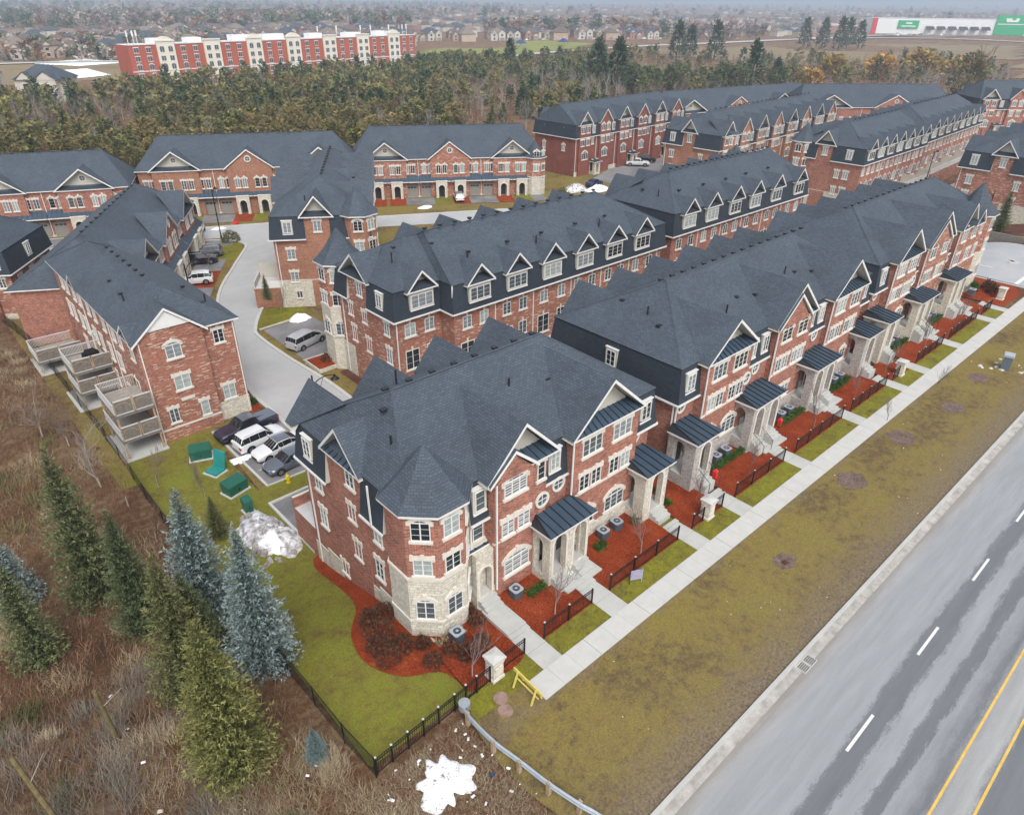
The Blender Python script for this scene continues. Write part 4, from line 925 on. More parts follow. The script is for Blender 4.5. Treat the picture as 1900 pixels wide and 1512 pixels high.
street_row('townhouse_row', 'nearer half of the long dormered row at the upper right', 140, 56.2, 0, 1.5, 32, 13.2, 'brick_red', ZE, ZR, 6, 2, 'rear', 4.6, 29, left=end_left((3.6, .5), turr=(1.4, 12.6), bayw=(4.2, 7.2), pane='b', first=10.5), zg=-3.4, excl={'l': [(4.2, 7.2)]})
street_row('townhouse_row', 'farther half of the long dormered row at the upper right, above beige screens', 174, 57.6, .3, 3, 40, 13.2, 'brick_tumbled', ZE, ZR, 4, 3, 'rear', 5.0, 30, zg=-3.6)
street_row('townhouse_row', 'mottled brick row at the right edge behind the small conical evergreen', 149.5, 29.2, .7, 0, 52, 13.4, 'brick_tumbled', ZE, ZR, 6.5, 4, 'tall', 7.2, 31, left=end_left((3.9, 1.2), bayw=(5.0, 8.0), pane='b'), zg=-3.4, excl={'l': [(5, 8)]})
street_row('townhouse_row', 'wide far row with a brick gable, standing below the golden willows', 204, 103.5, -2.0, -38.5, 47, 14, 'brick_red', 9.0, 14.5, 4, 4, 'garage', 9.4, 32)
street_row('townhouse_row', 'three storey row in the upper right corner behind the dark bare oak', 251, 72, -1.2, -42, 48, 14, 'brick_red', 10.0, 14.4, 4, 4, 'tall', 8, 33)
# ------------------------------------------------------------ terrain, roads, walks
def gaxis(a, b, s, far):
    v = list(np.arange(a, b+.01, s)); st = s
    while v[-1] < far: st *= 1.35; v.append(v[-1]+st)
    st = s; w = []
    c = v[0]
    while c > -far: st *= 1.35; c -= st; w.append(c)
    return w[::-1]+v
def add_tris(name, V, F, mat, tint=None, parent=None, kind=None, attr='tint'):
    """fast numpy mesh: V (n,3), F (m,k)"""
    me = bpy.data.meshes.new(name); V = np.asarray(V, np.float32); F = np.asarray(F, np.int32); k = F.shape[1]
    me.vertices.add(len(V)); me.vertices.foreach_set('co', V.ravel()); me.loops.add(F.size); me.loops.foreach_set('vertex_index', F.ravel())
    me.polygons.add(len(F)); me.polygons.foreach_set('loop_start', np.arange(0, F.size, k, dtype=np.int32)); me.polygons.foreach_set('loop_total', np.full(len(F), k, np.int32))
    for m_ in (mat if isinstance(mat, list) else [mat]): me.materials.append(M[m_])
    if tint is not None: a = me.attributes.new(attr, 'FLOAT', 'POINT'); a.data.foreach_set('value', np.asarray(tint, np.float32))
    me.update(calc_edges=True); return me
def hfield(name, xs, ys, zf, mat, smooth=True):
    X, Y = np.meshgrid(xs, ys); Z = zf(X, Y); V = np.stack([X, Y, Z], -1).reshape(-1, 3)
    nx, ny = len(xs), len(ys); i = np.arange(ny-1)[:, None]*nx+np.arange(nx-1)[None]; F = np.stack([i, i+1, i+1+nx, i+nx], -1).reshape(-1, 4)
    me = add_tris(name, V, F, mat); me.polygons.foreach_set('use_smooth', [smooth]*len(F)); return obj(name, me)
def gz(X, Y):
    t = np.clip((Y-26.)/13., 0, 1); return -2.6*t*t*(3-2*t)
def terr(X, Y):
    z = gz(X, Y); rgh = np.clip((8.2-X)/1.5, 0, 1)*np.clip((60-np.abs(Y-45))/20, 0, 1)
    z = z-.06+rgh*(.18*np.sin(X*1.7+Y*.6)+.15*np.sin(Y*1.3-X*.8))*.8
    far = np.clip((np.hypot(X, Y)-260)/300, 0, 1); return z-far*2.4+far*1.2*np.sin(X*.011)*np.sin(Y*.013)
o = hfield('ground', gaxis(-30, 150, 1.5, 9000), gaxis(-20, 110, 1.5, 9000), terr, 'brush_ground'); tag(o, kind='structure')
def sheet(name, pts, z, mat, kind='structure', par=None):
    mb = MB(); mb.poly([(x, y, z if not callable(z) else z(x, y)) for x, y in pts], mat); o = mb.build(name, par)
    if kind: tag(o, kind=kind)
    return o
def drape(name, x0, x1, y0, y1, dz, mat, st=1., fx=None):
    xs = np.linspace(x0, x1, max(2, int((x1-x0)/st)+1)); ys = np.linspace(y0, y1, max(2, int((y1-y0)/st)+1))
    return tag(hfield(name, xs, ys, lambda X, Y: gz(X, Y)+dz, mat), kind='structure')
def smooth_poly(pts, n=6):
    out = []; k = len(pts)
    for i in range(k):
        p0, p1, p2, p3 = (pts[(i+j-1) % k] for j in range(4))
        for q in range(n):
            t = q/n; out.append(tuple(.5*((2*p1[c])+(-p0[c]+p2[c])*t+(2*p0[c]-5*p1[c]+4*p2[c]-p3[c])*t*t+(-p0[c]+3*p1[c]-3*p2[c]+p3[c])*t**3) for c in (0, 1)))
    return out
# main road along the x axis (sheets a few mm apart), kerb, gutter
sheet('road', [(-200, -60), (1600, -60), (1600, 8.45), (-200, 8.45)], .0, 'road_asphalt')
def strip(name, x0, x1, y0, y1, z0, z1, mat, par=None, kind='structure', step=None):
    mb = MB(); mb.box(x0, x1, y0, y1, z0, z1, mat); o = mb.build(name, par)
    if kind: tag(o, kind=kind)
    return o
strip('gutter', -200, 111.5, 8.45, 8.95, -.1, .012, 'concrete_old'); strip('kerb', -200, 111.5, 8.95, 9.17, -.1, .14, 'concrete')
strip('gutter', 133, 1500, 8.45, 8.95, -.1, .012, 'concrete_old'); strip('kerb', 133, 1500, 8.95, 9.17, -.1, .14, 'concrete')
mk = empty('road_marking', (0, 0, 0), kind='structure')
md = MB(); md.box(0, 3.1, -.075, .075, -.02, .008, 'trim_white'); md = md.mesh('lane_dash')
for k in range(-3, 70): obj('lane_dash', md, mk, (27.56+9.08*k, 4.51, 0))
for y in (.42, -1.03): mb = MB(); mb.box(-200, 1500, y-.06, y+.06, -.02, .008, 'yellow_line' if 'yellow_line' in M else 'yellow_paint'); mb.build('centre_line', mk)
# verge, lawn and brush sheets
def noisy_edge(x0, x1, y, amp, st=.5, seed=0):
    r_ = random.Random(seed); return [(x0+(x1-x0)*i/int((x1-x0)/st), y+r_.uniform(-amp, amp)) for i in range(int((x1-x0)/st)+1)]
sheet('verge', [(15.4, 9.17), (111, 9.17), (111, 18.42), (15.4, 18.42)], .03, 'lawn_brown')
sheet('verge', smooth_poly([(15.5, 9.2), (17, 9.2), (18.6, 14), (18.7, 19.0), (14.8, 19.7), (14.2, 17.8), (13.9, 15), (14.3, 12)], 5), .028, 'lawn_brown')
sheet('verge', [(133, 9.17), (700, 9.17), (700, 16.87), (133, 16.87)], .03, 'lawn_brown')
drape('lawn', 9.0, 15.9, 19.95, 60.5, .0, 'lawn', .8)
drape('lawn', 15.7, 38.5, 19.95, 25.5, .0, 'lawn_strip', 1.5)
sheet('lawn', [(7.5, 56), (21.5, 56), (21.5, 96), (7.5, 96)], -2.597, 'lawn')
# sidewalk slabs, each its own piece
sw = empty('sidewalk', (0, 0, 0), kind='structure')
sl = MB(); sl.box(.006, 1.514, 0, 1.5, -.15, .07, 'concrete_light'); sl = sl.mesh('slab')
x = 18.2; i = 0
while x < 110: 
    o = obj('slab', sl, sw, (x, 16.87, random.uniform(-.004, .004))); x += 1.52+(.02 if i % 3 == 2 else 0); i += 1
strip('sidewalk', 133, 700, 16.87, 18.4, -.1, .07, 'concrete_light')
walks = [(19.5, 21.0, 0), (25.4, 26.95, 1), (34.5, 36.0, 0), (40.0, 41.6, 0), (49.05, 50.6, 1), (59.4, 61.0, 1), (68.8, 70.3, 0), (74.4, 76.0, 0), (83.6, 85.2, 1), (94.4, 96.0, 1), (99.4, 100.9, 0)]
def path_slab(w, l, parent, loc, h=.22):
    mb = MB(); mb.box(0, w, 0, l, -.3, 0, 'concrete'); mb.build('slab', parent, loc)
for i, (a, b, dbl) in enumerate(walks):
    p = tag(empty('path', (a, 18.38, 0)), kind='structure'); w = b-a
    for k, (y0, y1, z) in enumerate(((0, 1.35, .06), (1.365, 2.7, .07), (2.71, 3.05, .18))): path_slab(w, y1-y0, p, (0, y0, z))
    if dbl:
        lo, hi = (-.75, w+1.0) if i < 2 else (-.45, w+1.5)
        m3 = (lo+hi)/2; path_slab(m3-lo-.01, 1.3, p, (lo, 3.06, .28)); path_slab(hi-m3, 1.3, p, (m3, 3.06, .28))
    else:
        e = 6.0 if i == 0 else 3.9
        for k in range(int((e-3.06)/.97)): path_slab(w, .96, p, (0, 3.06+k*.97, .28))
prev = 18.2
for a, b, _ in walks:
    if a-prev > .3: sheet('lawn_strip', [(prev, 18.37), (a, 18.37), (a, 19.93), (prev, 19.93)], .042, 'lawn_strip')
    prev = b
sheet('lawn_strip', [(14.6, 18.4), (18.25, 18.4), (18.25, 19.6), (17.8, 19.93), (14.9, 19.7)], .042, 'lawn_strip')
# mulch beds
edges = [(15.0, 19.5)]+[(walks[i][1], walks[i+1][0]) for i in range(len(walks)-1)]
def bed_z(x, y): return .03+min(.22, max(0, (y-20)*.08))
for i, (a, b) in enumerate(edges):
    if i == 0: continue
    xs = np.linspace(a+.02, b-.02, 12); ys = np.linspace(19.92, 25.4, 12)
    o = hfield('mulch_bed', xs, ys, lambda X, Y: .055+np.clip((Y-20)*.07, 0, .25)+.02*np.sin(X*9)*np.sin(Y*8), 'mulch'); tag(o, kind='structure')
bed = smooth_poly([(19.55, 20.0), (19.5, 24.9), (16.5, 25.5), (15.9, 28.5), (15.9, 37.5), (14.9, 37.2), (14.75, 33), (14.3, 30.2), (12.7, 28.0), (12.2, 25.6), (13.2, 23.4), (15.0, 22.2), (15.4, 20.9), (15.7, 20.0)], 5)
mb = MB(); cx, cy = 17, 24.5
sheet_pts = [(x_, y_, ground_z(x_, y_)+.05) for x_, y_ in bed]
for k in range(len(sheet_pts)): pass
def tri_fan(name, pts, c, mat, dz=.05, rings=6):
    mb = MB(); n = len(pts)
    P = lambda k, t: (c[0]+(pts[k % n][0]-c[0])*t, c[1]+(pts[k % n][1]-c[1])*t)
    z = lambda q: ground_z(*q)+dz
    for r_ in range(rings):
        for k in range(n):
            q = [P(k, r_/rings), P(k, (r_+1)/rings), P(k+1, (r_+1)/rings), P(k+1, r_/rings)]
            if r_ == 0: q = q[1:]+[] if False else [q[1], q[2], q[0]]
            mb.poly([(u[0], u[1], z(u)) for u in q], mat)
    return tag(mb.build(name), kind='structure')
tri_fan('mulch_bed', bed, (15.8, 26.5), 'mulch')
sheet('mulch_bed', [(100.95, 19.0), (108.0, 18.9), (110.5, 20.5), (110.3, 26), (100.95, 25.6)], .12, 'mulch')
# saucers of bare mulch round the verge saplings
for (x, y, r_) in ((50.6, 14.9, 1.4), (60.2, 15.0, 1.35), (69.2, 13.9, 1.2), (38.0, 13.8, .9), (77.6, 14.4, 1.2)):
    tri_fan('mulch_saucer', [(x+r_*math.cos(a)*random.uniform(.85, 1.15), y+.8*r_*math.sin(a)*random.uniform(.85, 1.15)) for a in np.linspace(0, 2*PI, 22)[:-1]], (x, y), 'dirt', .045, 2)
# internal lanes at the lower level
lane = [(22.9, 47), (22.4, 52), (22.6, 60), (22.85, 65.7), (25.5, 80), (31.3, 94.2), (37.4, 103.7), (41.7, 109.9), (43.6, 112.6), (43.9, 114.8), (42.6, 118), (38, 122), (30, 126), (18, 131), (0, 139), (-20, 149),
        (-18, 154), (0, 145.6), (20, 136.5), (42.9, 128.7), (53.8, 124.4), (66, 117.5), (77.1, 113.8), (98.7, 101.9), (112, 95), (126, 99.5), (150, 104), (176, 108), (178, 101), (150, 97), (128, 92), (125, 80), (126, 72), (200, 74), (200, 70.5), (136, 68),
        (134, 50), (132, 28), (137, 24), (135, 20), (113, 20), (112.8, 27), (112, 38), (110, 46.8), (72, 46.6), (33, 46.6), (29.8, 47), (29.6, 52), (29.9, 61), (29.4, 70), (29.4, 77.5), (30.2, 80.2), (32.2, 83.6), (34.6, 87), (40, 95), (50, 108.5), (56, 114), (62, 113.5), (80, 104), (100, 92.5), (118, 84), (121, 76), (120, 66), (72, 66), (72, 64), (110.3, 64.4), (112.6, 52)]
lane1 = [(22.9, 45), (22.4, 52), (22.6, 60), (22.85, 65.7), (25.5, 80), (31.3, 94.2), (37.4, 103.7), (41.7, 109.9), (43.6, 112.6), (43.9, 114.8), (42.6, 118), (50, 121), (58, 113), (50, 108.5), (40, 95), (34.6, 87), (32.2, 83.6), (30.2, 80.2), (29.4, 77.5), (29.4, 70), (29.9, 61), (29.6, 52), (29.8, 45)]
sheet('lawn', [(7.4, 60.4), (7.4, 110), (-40, 150), (-40, 175), (20, 160), (110, 128), (185, 125), (200, 60), (134, 45.8), (16, 45.8), (16, 48.4), (16.7, 60.4)], -2.592, 'lawn_brown')
sheet('lane', lane1, -2.58, 'lane_asphalt')
sheet('lawn', [(15.8, 46.2), (22.9, 46.2), (22.7, 48.5), (15.8, 48.6)], -2.574, 'lawn')
def rib(name, pts, w, z, mat):
    mb = MB(); L_, R_ = [], []
    for i, p in enumerate(pts):
        a = Vector(pts[max(0, i-1)]); b = Vector(pts[min(len(pts)-1, i+1)]); d = (b-a).normalized(); n = Vector((-d.y, d.x))*w/2
        L_.append(Vector(p)+n); R_.append(Vector(p)-n)
    zz = z if callable(z) else (lambda x, y: z)
    for i in range(len(pts)-1):
        q = [R_[i], R_[i+1], L_[i+1], L_[i]]; mb.poly([(u.x, u.y, zz(u.x, u.y)) for u in q], mat)
    return tag(mb.build(name), kind='structure')
rib('lane', [(-22, 152), (0, 142), (20, 133.2), (45, 122.3), (66, 112), (90, 99), (108, 91.5), (128, 95.5), (150, 101), (180, 106)], 7.2, -2.576, 'lane_asphalt')
rib('lane', [(23, 45), (60, 45), (108, 45), (122, 46)], 10, -2.572, 'lane_asphalt')
rib('lane', [(72, 68), (100, 69), (125, 71), (160, 74)], 7, -2.568, 'lane_asphalt')
rib('lane', [(122, 40), (124, 60), (122, 80), (112, 92)], 8, -2.564, 'lane_asphalt')
rib('lane', [(134, 47.5), (170, 48.2), (230, 50)], 8.5, -2.56, 'lane_asphalt')
def kerbline(pts, z=-2.6, w=.3, h=.13, mat='concrete_light'):
    mb = MB(); L_, R_ = [], []
    for i, p in enumerate(pts):
        a = Vector(pts[max(0, i-1)]); b = Vector(pts[min(len(pts)-1, i+1)]); d = (b-a).normalized(); n = Vector((-d.y, d.x))*w/2
        L_.append(Vector(p)+n); R_.append(Vector(p)-n)
    zz = z if callable(z) else (lambda x, y: z)
    for i in range(len(pts)-1):
        q = [R_[i], R_[i+1], L_[i+1], L_[i]]
        mb.hexa([(u.x, u.y, zz(u.x, u.y)-.1) for u in q]+[(u.x, u.y, zz(u.x, u.y)+h) for u in q], mat)
    return tag(mb.build('kerb'), kind='structure')
def sm_line(pts, n=5):
    P = [pts[0]]+list(pts)+[pts[-1]]; out = []
    for i in range(1, len(P)-2):
        p0, p1, p2, p3 = P[i-1:i+3]
        for q in range(n):
            t = q/n; out.append(tuple(.5*((2*p1[c])+(-p0[c]+p2[c])*t+(2*p0[c]-5*p1[c]+4*p2[c]-p3[c])*t*t+(-p0[c]+3*p1[c]-3*p2[c]+p3[c])*t**3) for c in (0, 1)))
    return out+[pts[-1]]
kerbline(sm_line([(22.9, 46), (22.4, 52), (22.6, 60), (22.85, 65.7), (25.5, 80), (31.3, 94.2), (37.4, 103.7), (41.7, 109.9), (43.4, 112.6), (43.5, 115.2), (41.3, 118.6), (34, 122.2), (10, 132.5)]), w=.4)
kerbline(sm_line([(29.8, 47), (29.6, 52), (29.9, 61), (29.4, 70), (29.4, 77.5), (30.2, 80.2), (32.2, 83.6), (34.6, 87)]), w=.4)
kerbline([(30.3, 79.3), (36.9, 79.8)], w=.22)
kerbline([(62, 117.8), (77.1, 109.8), (98.7, 98.5)], w=.3); kerbline([(14, 139.8), (42.9, 127.2), (58, 120)], w=.3)
# visitor parking with four vehicles, and the slab beside the nearest row
sheet('parking_bay', [(16.8, 48.7), (22.45, 48.5), (22.4, 60.4), (16.7, 60.2)], -2.57, 'drive_asphalt')
kerbline([(16.65, 60.0), (16.75, 48.6), (22.3, 48.4)], w=.22); 
sheet('parking_bay', [(30.5, 67.5), (37.5, 69.5), (37.2, 79.2), (30.6, 78.9)], -2.57, 'drive_asphalt')
for k in range(1, 5): tag(sheet('bay_line', [(17.2, 48.6+k*2.6), (19, 48.6+k*2.6), (19, 48.7+k*2.6), (17.2, 48.7+k*2.6)], -2.562, 'yellow_paint'))
sheet('bay_line', [(31, 73.2), (36.5, 73.5), (36.5, 73.6), (31, 73.3)], -2.562, 'yellow_paint')
drape('parking_bay', 15.95, 24, 40.0, 46.0, .035, 'drive_asphalt', 1)
kerbline([(15.8, 38.6), (15.8, 46.2), (24, 46.2)], z=lambda x, y: ground_z(x, y), w=.28, h=.18)
sheet('lawn', [(29.9, 51), (33.2, 51), (33.2, 66.8), (29.9, 66.8)], -2.572, 'lawn_brown')
sheet('mulch_bed', [(31.9, 52), (33, 52), (33, 63), (31.9, 63)], -2.562, 'mulch_old')
sheet('lawn', [(29.7, 79.5), (37.3, 79.9), (38, 82), (36, 85.5), (33.5, 84.5), (31, 81.5)], -2.572, 'lawn_strip')
sheet('lawn', [(38.6, 106.5), (43.3, 112.8), (43.2, 115.2), (40.8, 118), (36, 114)], -2.572, 'lawn_strip')
mb = MB(); mb.box(30.1, 33.0, 64.0, 67.3, -2.7, -2.15, 'stone_cream'); mb.box(30.25, 32.9, 64.15, 67.15, -2.15, -2.1, 'mulch'); tag(mb.build('planter'), 'low stone planter of red mulch beside the silver minivan', 'planter')
tag(strip('path', 30.3, 34, 67.45, 68.2, -2.7, -2.5, 'concrete'))
sheet('mulch_bed', [(20.6, 61), (22.2, 61), (22.4, 66), (21.2, 66)], -2.565, 'mulch')
# driveways and strips in front of the second left block and the back rows
def driveways(ox, oy, ang, spans, dep, mats, z=-2.55):
    T = frame(ox, oy, R(ang))
    for (a, b), m in zip(spans, mats):
        n = {'drive_asphalt': 'driveway', 'lawn_strip': 'lawn', 'mulch': 'mulch_bed', 'lawn': 'lawn', 'mulch_old': 'mulch_bed', 'concrete': 'path'}[m]
        sheet(n, [T(s_, d, 0)[:2] for s_, d in ((a, 1.2), (b, 1.2), (b, dep), (a, dep))], z, m); z += .001
def drow(ox, oy, ang, L, n, dep=6.3, z=-2.55):
    w = L/n; sp, ms = [], []
    for i in range(n):
        a, b = i*w, (i+1)*w; mir = i % 2; gc = b-w*.27 if mir else a+w*.27; pc = a+w*.3 if mir else b-w*.3
        sp.append((gc-1.7, gc+1.7)); ms.append('drive_asphalt'); lo, hi = sorted((pc-1.7, pc+1.6)); sp.append((lo, hi)); ms.append(random.choice(['lawn_strip', 'lawn', 'mulch']))
    driveways(ox, oy, ang, sp, dep, ms, z)
drow(19.5, 86.7, 60, 38, 6, 5.4); drow(37.2, 141, -29, 38.5, 6, 6.6, -2.54); drow(73.6, 127.8, -32.5, 38.5, 6, 6.6, -2.53); drow(-14.5, 154, -23.5, 52, 8, 6.5, -2.52)
sheet('driveway', [(124, 101), (162, 106), (160, 114), (136, 114), (124, 109)], -2.53, 'drive_asphalt')
sheet('lawn', [(-20, 160), (20, 146), (60, 130), (60, 160), (-20, 190)], -2.58, 'lawn_brown')
# entrance road on the right with a mulched island
zz_ = lambda y: ground_z(0, y)
en = hfield('entrance_road', np.linspace(111.6, 133, 12), np.linspace(8.46, 46, 30), lambda X, Y: gz(X, Y)+.022, 'entrance_asphalt'); tag(en, kind='structure')
kerbline([(111.2, 9.2), (111.2, 28), (111.6, 44)], z=lambda x, y: ground_z(x, y), w=.35); kerbline([(133.3, 9.2), (133.3, 44)], z=lambda x, y: ground_z(x, y), w=.35)
isl = [(121.2, 24.2), (121.9, 23.3), (122.8, 24.2), (122.9, 38), (121.2, 38)]
kerbline(isl+[isl[0]], z=lambda x, y: ground_z(x, y), w=.4, h=.16); sheet('traffic_island', isl, lambda x, y: ground_z(x, y)+.12, 'mulch_old')
for (a, b, c_, d) in ((115.4, 115.6, 21, 36), (118.4, 118.5, 24, 36)): sheet('lane_line', [(a, c_), (b, c_), (b, d), (a, d)], lambda x, y: ground_z(x, y)+.05, 'trim_white')
sheet('stop_line', [(111.8, 20.4), (121, 20.4), (121, 20.9), (111.8, 20.9)], .04, 'trim_white')
for x0, y0 in ((113.5, 28), (116.9, 27)):
    sheet('arrow_marking', [(x0-.12, y0-2), (x0+.12, y0-2), (x0+.12, y0), (x0+.5, y0), (x0, y0+1.2), (x0-.5, y0), (x0-.12, y0)], lambda x, y: ground_z(x, y)+.06, 'trim_white')
tag(strip('retaining_wall', 133.6, 134, 14, 34, -2.5, .9, 'wood_weathered', kind=None), 'low timber retaining wall beyond the entrance road', 'wall')
drape('lawn', 133.5, 150, 18.4, 44, .03, 'lawn_brown', 2); drape('mulch_bed', 138.5, 149, 22, 36, .06, 'mulch_old', 2)
# raised catch basins at the gutter
t = empty('catch_basin', (30.45, 8.25, .004), 0, 'double iron catch basin grate in the gutter of the main road', 'drain')
for k in range(2):
    mb = MB(); x0 = k*.72; mb.box(x0, x0+.66, 0, .62, 0, .012, 'concrete_light')
    for i in range(6):
        for j in range(5): mb.box(x0+.05+i*.098, x0+.12+i*.098, .05+j*.11, .135+j*.11, .0121, .014, 'rubber')
    mb.build('grate', t)
# manholes
for (x, y, r_, l) in ((16.45, 18.6, .42, 'grey round manhole cover nearer the stone pillar'), (16.1, 17.85, .42, 'rusty round manhole cover nearer the guardrail')):
    mb = MB(); mb.extr([(x+r_*math.cos(a), y+r_*math.sin(a)) for a in np.linspace(0, 2*PI, 19)[:-1]], -.1, .06, 'manhole_rust', axis=0); tag(mb.build('manhole_cover'), l, 'manhole')
# ------------------------------------------------------------ fences, pillars, street furniture
def fence(name, pts, label, group=None, h=1.25, zf=ground_z):
    t = empty(name, (0, 0, 0), 0, label, 'fence', group)
    pm = MB(); pm.box(-.04, .04, -.04, .04, 0, h+.1, 'black_metal'); pm.box(-.05, .05, -.05, .05, h+.1, h+.15, 'concrete_light'); pm = pm.mesh('post')
    for p in pts: obj('post', pm, t, (p[0], p[1], zf(*p)))
    for a, b in zip(pts, pts[1:]):
        za, zb = zf(*a), zf(*b); l = math.hypot(b[0]-a[0], b[1]-a[1]); P = lambda f, z: (a[0]+(b[0]-a[0])*f, a[1]+(b[1]-a[1])*f, za+(zb-za)*f+z)
        for z in (h-.02, h-.2, .15):
            mb = MB(); mb.tube(P(.01, z), P(.99, z), .028, .028, 4, 'black_metal'); mb.build('rail', t)
        mb = MB(); n = int(l/.13)
        for i in range(1, n): mb.tube(P(i/n, .12), P(i/n, h), .014, .014, 3, 'black_metal')
        tag(mb.build('picket_panel', t), kind='stuff')
def run(a, b, y, n): return [(a+(b-a)*i/n, y) for i in range(n+1)]
fl_ = lambda x, y: .04
FG = 'black iron fences in front of the mulch beds'
fence('iron_fence', [(9.05, 19.4), (10.0, 19.45), (11.0, 19.5), (12.0, 19.55), (13.0, 19.6), (14.1, 19.65), (14.9, 19.7), (15.7, 19.75), (16.7, 19.8)], 'long black iron fence stepping from the lawn corner to the nearest stone pillar', 'black iron fences', zf=fl_)
fence('iron_fence', run(17.6, 19.45, 19.95, 1), 'short black iron fence between the nearest stone pillar and the first path', FG, zf=fl_)
fence('iron_fence', run(21.08, 25.3, 19.97, 2), 'black iron fence in front of the first sapling between two paths', FG, zf=fl_)
fence('iron_fence', run(27.04, 34.3, 19.97, 3), 'black iron fence behind the blurry lawn sign', FG, zf=fl_)
fence('iron_fence', run(36.1, 37.4, 20, 1), 'shortest iron fence left of the second stone pillar', FG, zf=fl_)
fence('iron_fence', run(38.7, 39.9, 20, 1), 'shortest iron fence right of the second stone pillar', FG, zf=fl_)
fence('iron_fence', run(41.7, 48.9, 20, 3), 'black iron fence before the first bed of the middle row', FG, zf=fl_)
fence('iron_fence', run(50.9, 59.3, 20, 4), 'black iron fence before the bed with the red ornament, middle row', FG, zf=fl_)
fence('iron_fence', run(61.1, 68.6, 20, 4), 'black iron fence before the last wide bed of the middle row', FG, zf=fl_)
fence('iron_fence', run(70.4, 71.6, 20, 1), 'short iron fence left of the third stone pillar', FG, zf=fl_)
fence('iron_fence', run(76.2, 83.4, 20, 4), 'black iron fence before the first bed of the third row', FG, zf=fl_)
fence('iron_fence', run(85.4, 94.2, 20, 4), 'black iron fence before the second bed of the third row', FG, zf=fl_)
fence('iron_fence', run(96.1, 99.2, 20, 2), 'farthest black iron fence, beside the last path', FG, zf=fl_)
# chain link boundary
t = NT('chain_mesh', .6, .2); t.base((.02, .022, .02)); t.b.inputs['Alpha'].default_value = .5
tl = empty('chain_link_fence', (0, 0, 0), 0, 'black chain link fence between the lawns and the brown brush', 'fence')
cl = [(8.95, 19.35), (8.75, 22), (8.7, 25), (8.65, 28), (8.6, 31), (8.6, 34), (8.6, 37), (8.6, 40), (8.6, 43), (8.6, 46), (8.6, 49.5), (8.6, 53.5), (8.7, 57), (8.8, 61), (8.8, 65), (8.75, 69), (8.7, 73), (8.65, 77), (8.6, 82), (8.5, 87), (8.4, 92), (7.9, 97.5), (7.1, 103.5), (6.4, 110)]
pm = MB(); pm.tube((0, 0, 0), (0, 0, 1.6), .035, .035, 6, 'black_metal', True); pm = pm.mesh('post')
for a, b in zip(cl, cl[1:]):
    za, zb = ground_z(*a), ground_z(*b); obj('post', pm, tl, (a[0], a[1], za-.05))
    mb = MB(); mb.poly([(a[0], a[1], za), (b[0], b[1], zb), (b[0], b[1], zb+1.5), (a[0], a[1], za+1.5)], 'chain_mesh'); mb.build('mesh_panel', tl)
    mb = MB(); mb.tube((a[0], a[1], za+1.5), (b[0], b[1], zb+1.5), .022, .022, 5, 'black_metal'); mb.build('rail', tl)
# stone pillars
def pillar(x, y, label):
    t = empty('stone_pillar', (x, y, 0), 0, label, 'pillar', 'stone gate pillars')
    mb = MB(); mb.box(-.36, .36, -.36, .36, -.1, 1.55, 'stone_cream'); mb.build('shaft', t)
    mb = MB(); mb.box(-.42, .42, -.42, .42, -.1, .22, 'limestone'); mb.box(-.4, .4, -.4, .4, 1.3, 1.42, 'limestone'); mb.box(-.22, .22, -.4, -.36, .45, 1.1, 'limestone'); mb.box(-.4, -.36, -.22, .22, .45, 1.1, 'limestone'); mb.build('trim', t)
    mb = MB(); q = lambda o, z: [(-o, -o, z), (o, -o, z), (o, o, z), (-o, o, z)]; mb.hexa(q(.48, 1.55)+q(.48, 1.66), 'concrete_light'); mb.hexa(q(.46, 1.66)+q(.12, 1.76), 'concrete_light'); mb.build('cap', t)
pillar(17.15, 19.95, 'cream stone pillar nearest the camera, beside the yellow barricade'); pillar(38.05, 20.1, 'cream stone pillar between the nearest and the middle townhouse rows')
pillar(72.2, 20.1, 'cream stone pillar at the end of the middle townhouse row'); pillar(103.6, 20.2, 'farthest cream stone pillar in the corner bed by the entrance road')
# air conditioners
def ac_unit():
    t = empty('air_conditioner', (0, 0, 0)); mb = MB()
    oc = [(.42*sx, .42*sy) for sx, sy in ((1, 1), (-1, 1), (-1, -1), (1, -1))]
    pts = [(.3, .42), (-.3, .42), (-.42, .3), (-.42, -.3), (-.3, -.42), (.3, -.42), (.42, -.3), (.42, .3)]
    mb.extr(pts, 0, .78, 'ac_grey', axis=0)
    for i in range(9): mb.extr([(p[0]*1.015, p[1]*1.015) for p in pts], .08+i*.08, .105+i*.08, 'metal_dark', axis=0)
    mb.build('cabinet', t); mb = MB(); p2 = [(p[0]*1.04, p[1]*1.04) for p in pts]
    mb.extr(p2, .78, .84, 'ac_top', axis=0); mb.build('lid', t)
    mb = MB(); mb.disc((0, 0, .846), .28, 'metal_dark', 18); mb.disc((0, 0, .852), .1, 'ac_top', 10)
    for i in range(10): a = 2*PI*i/10; mb.tube((.08*math.cos(a), .08*math.sin(a), .856), (.29*math.cos(a), .29*math.sin(a), .856), .008, .008, 3, 'ac_top')
    mb.build('fan_grille', t); return t
ac0 = ac_unit(); first = True
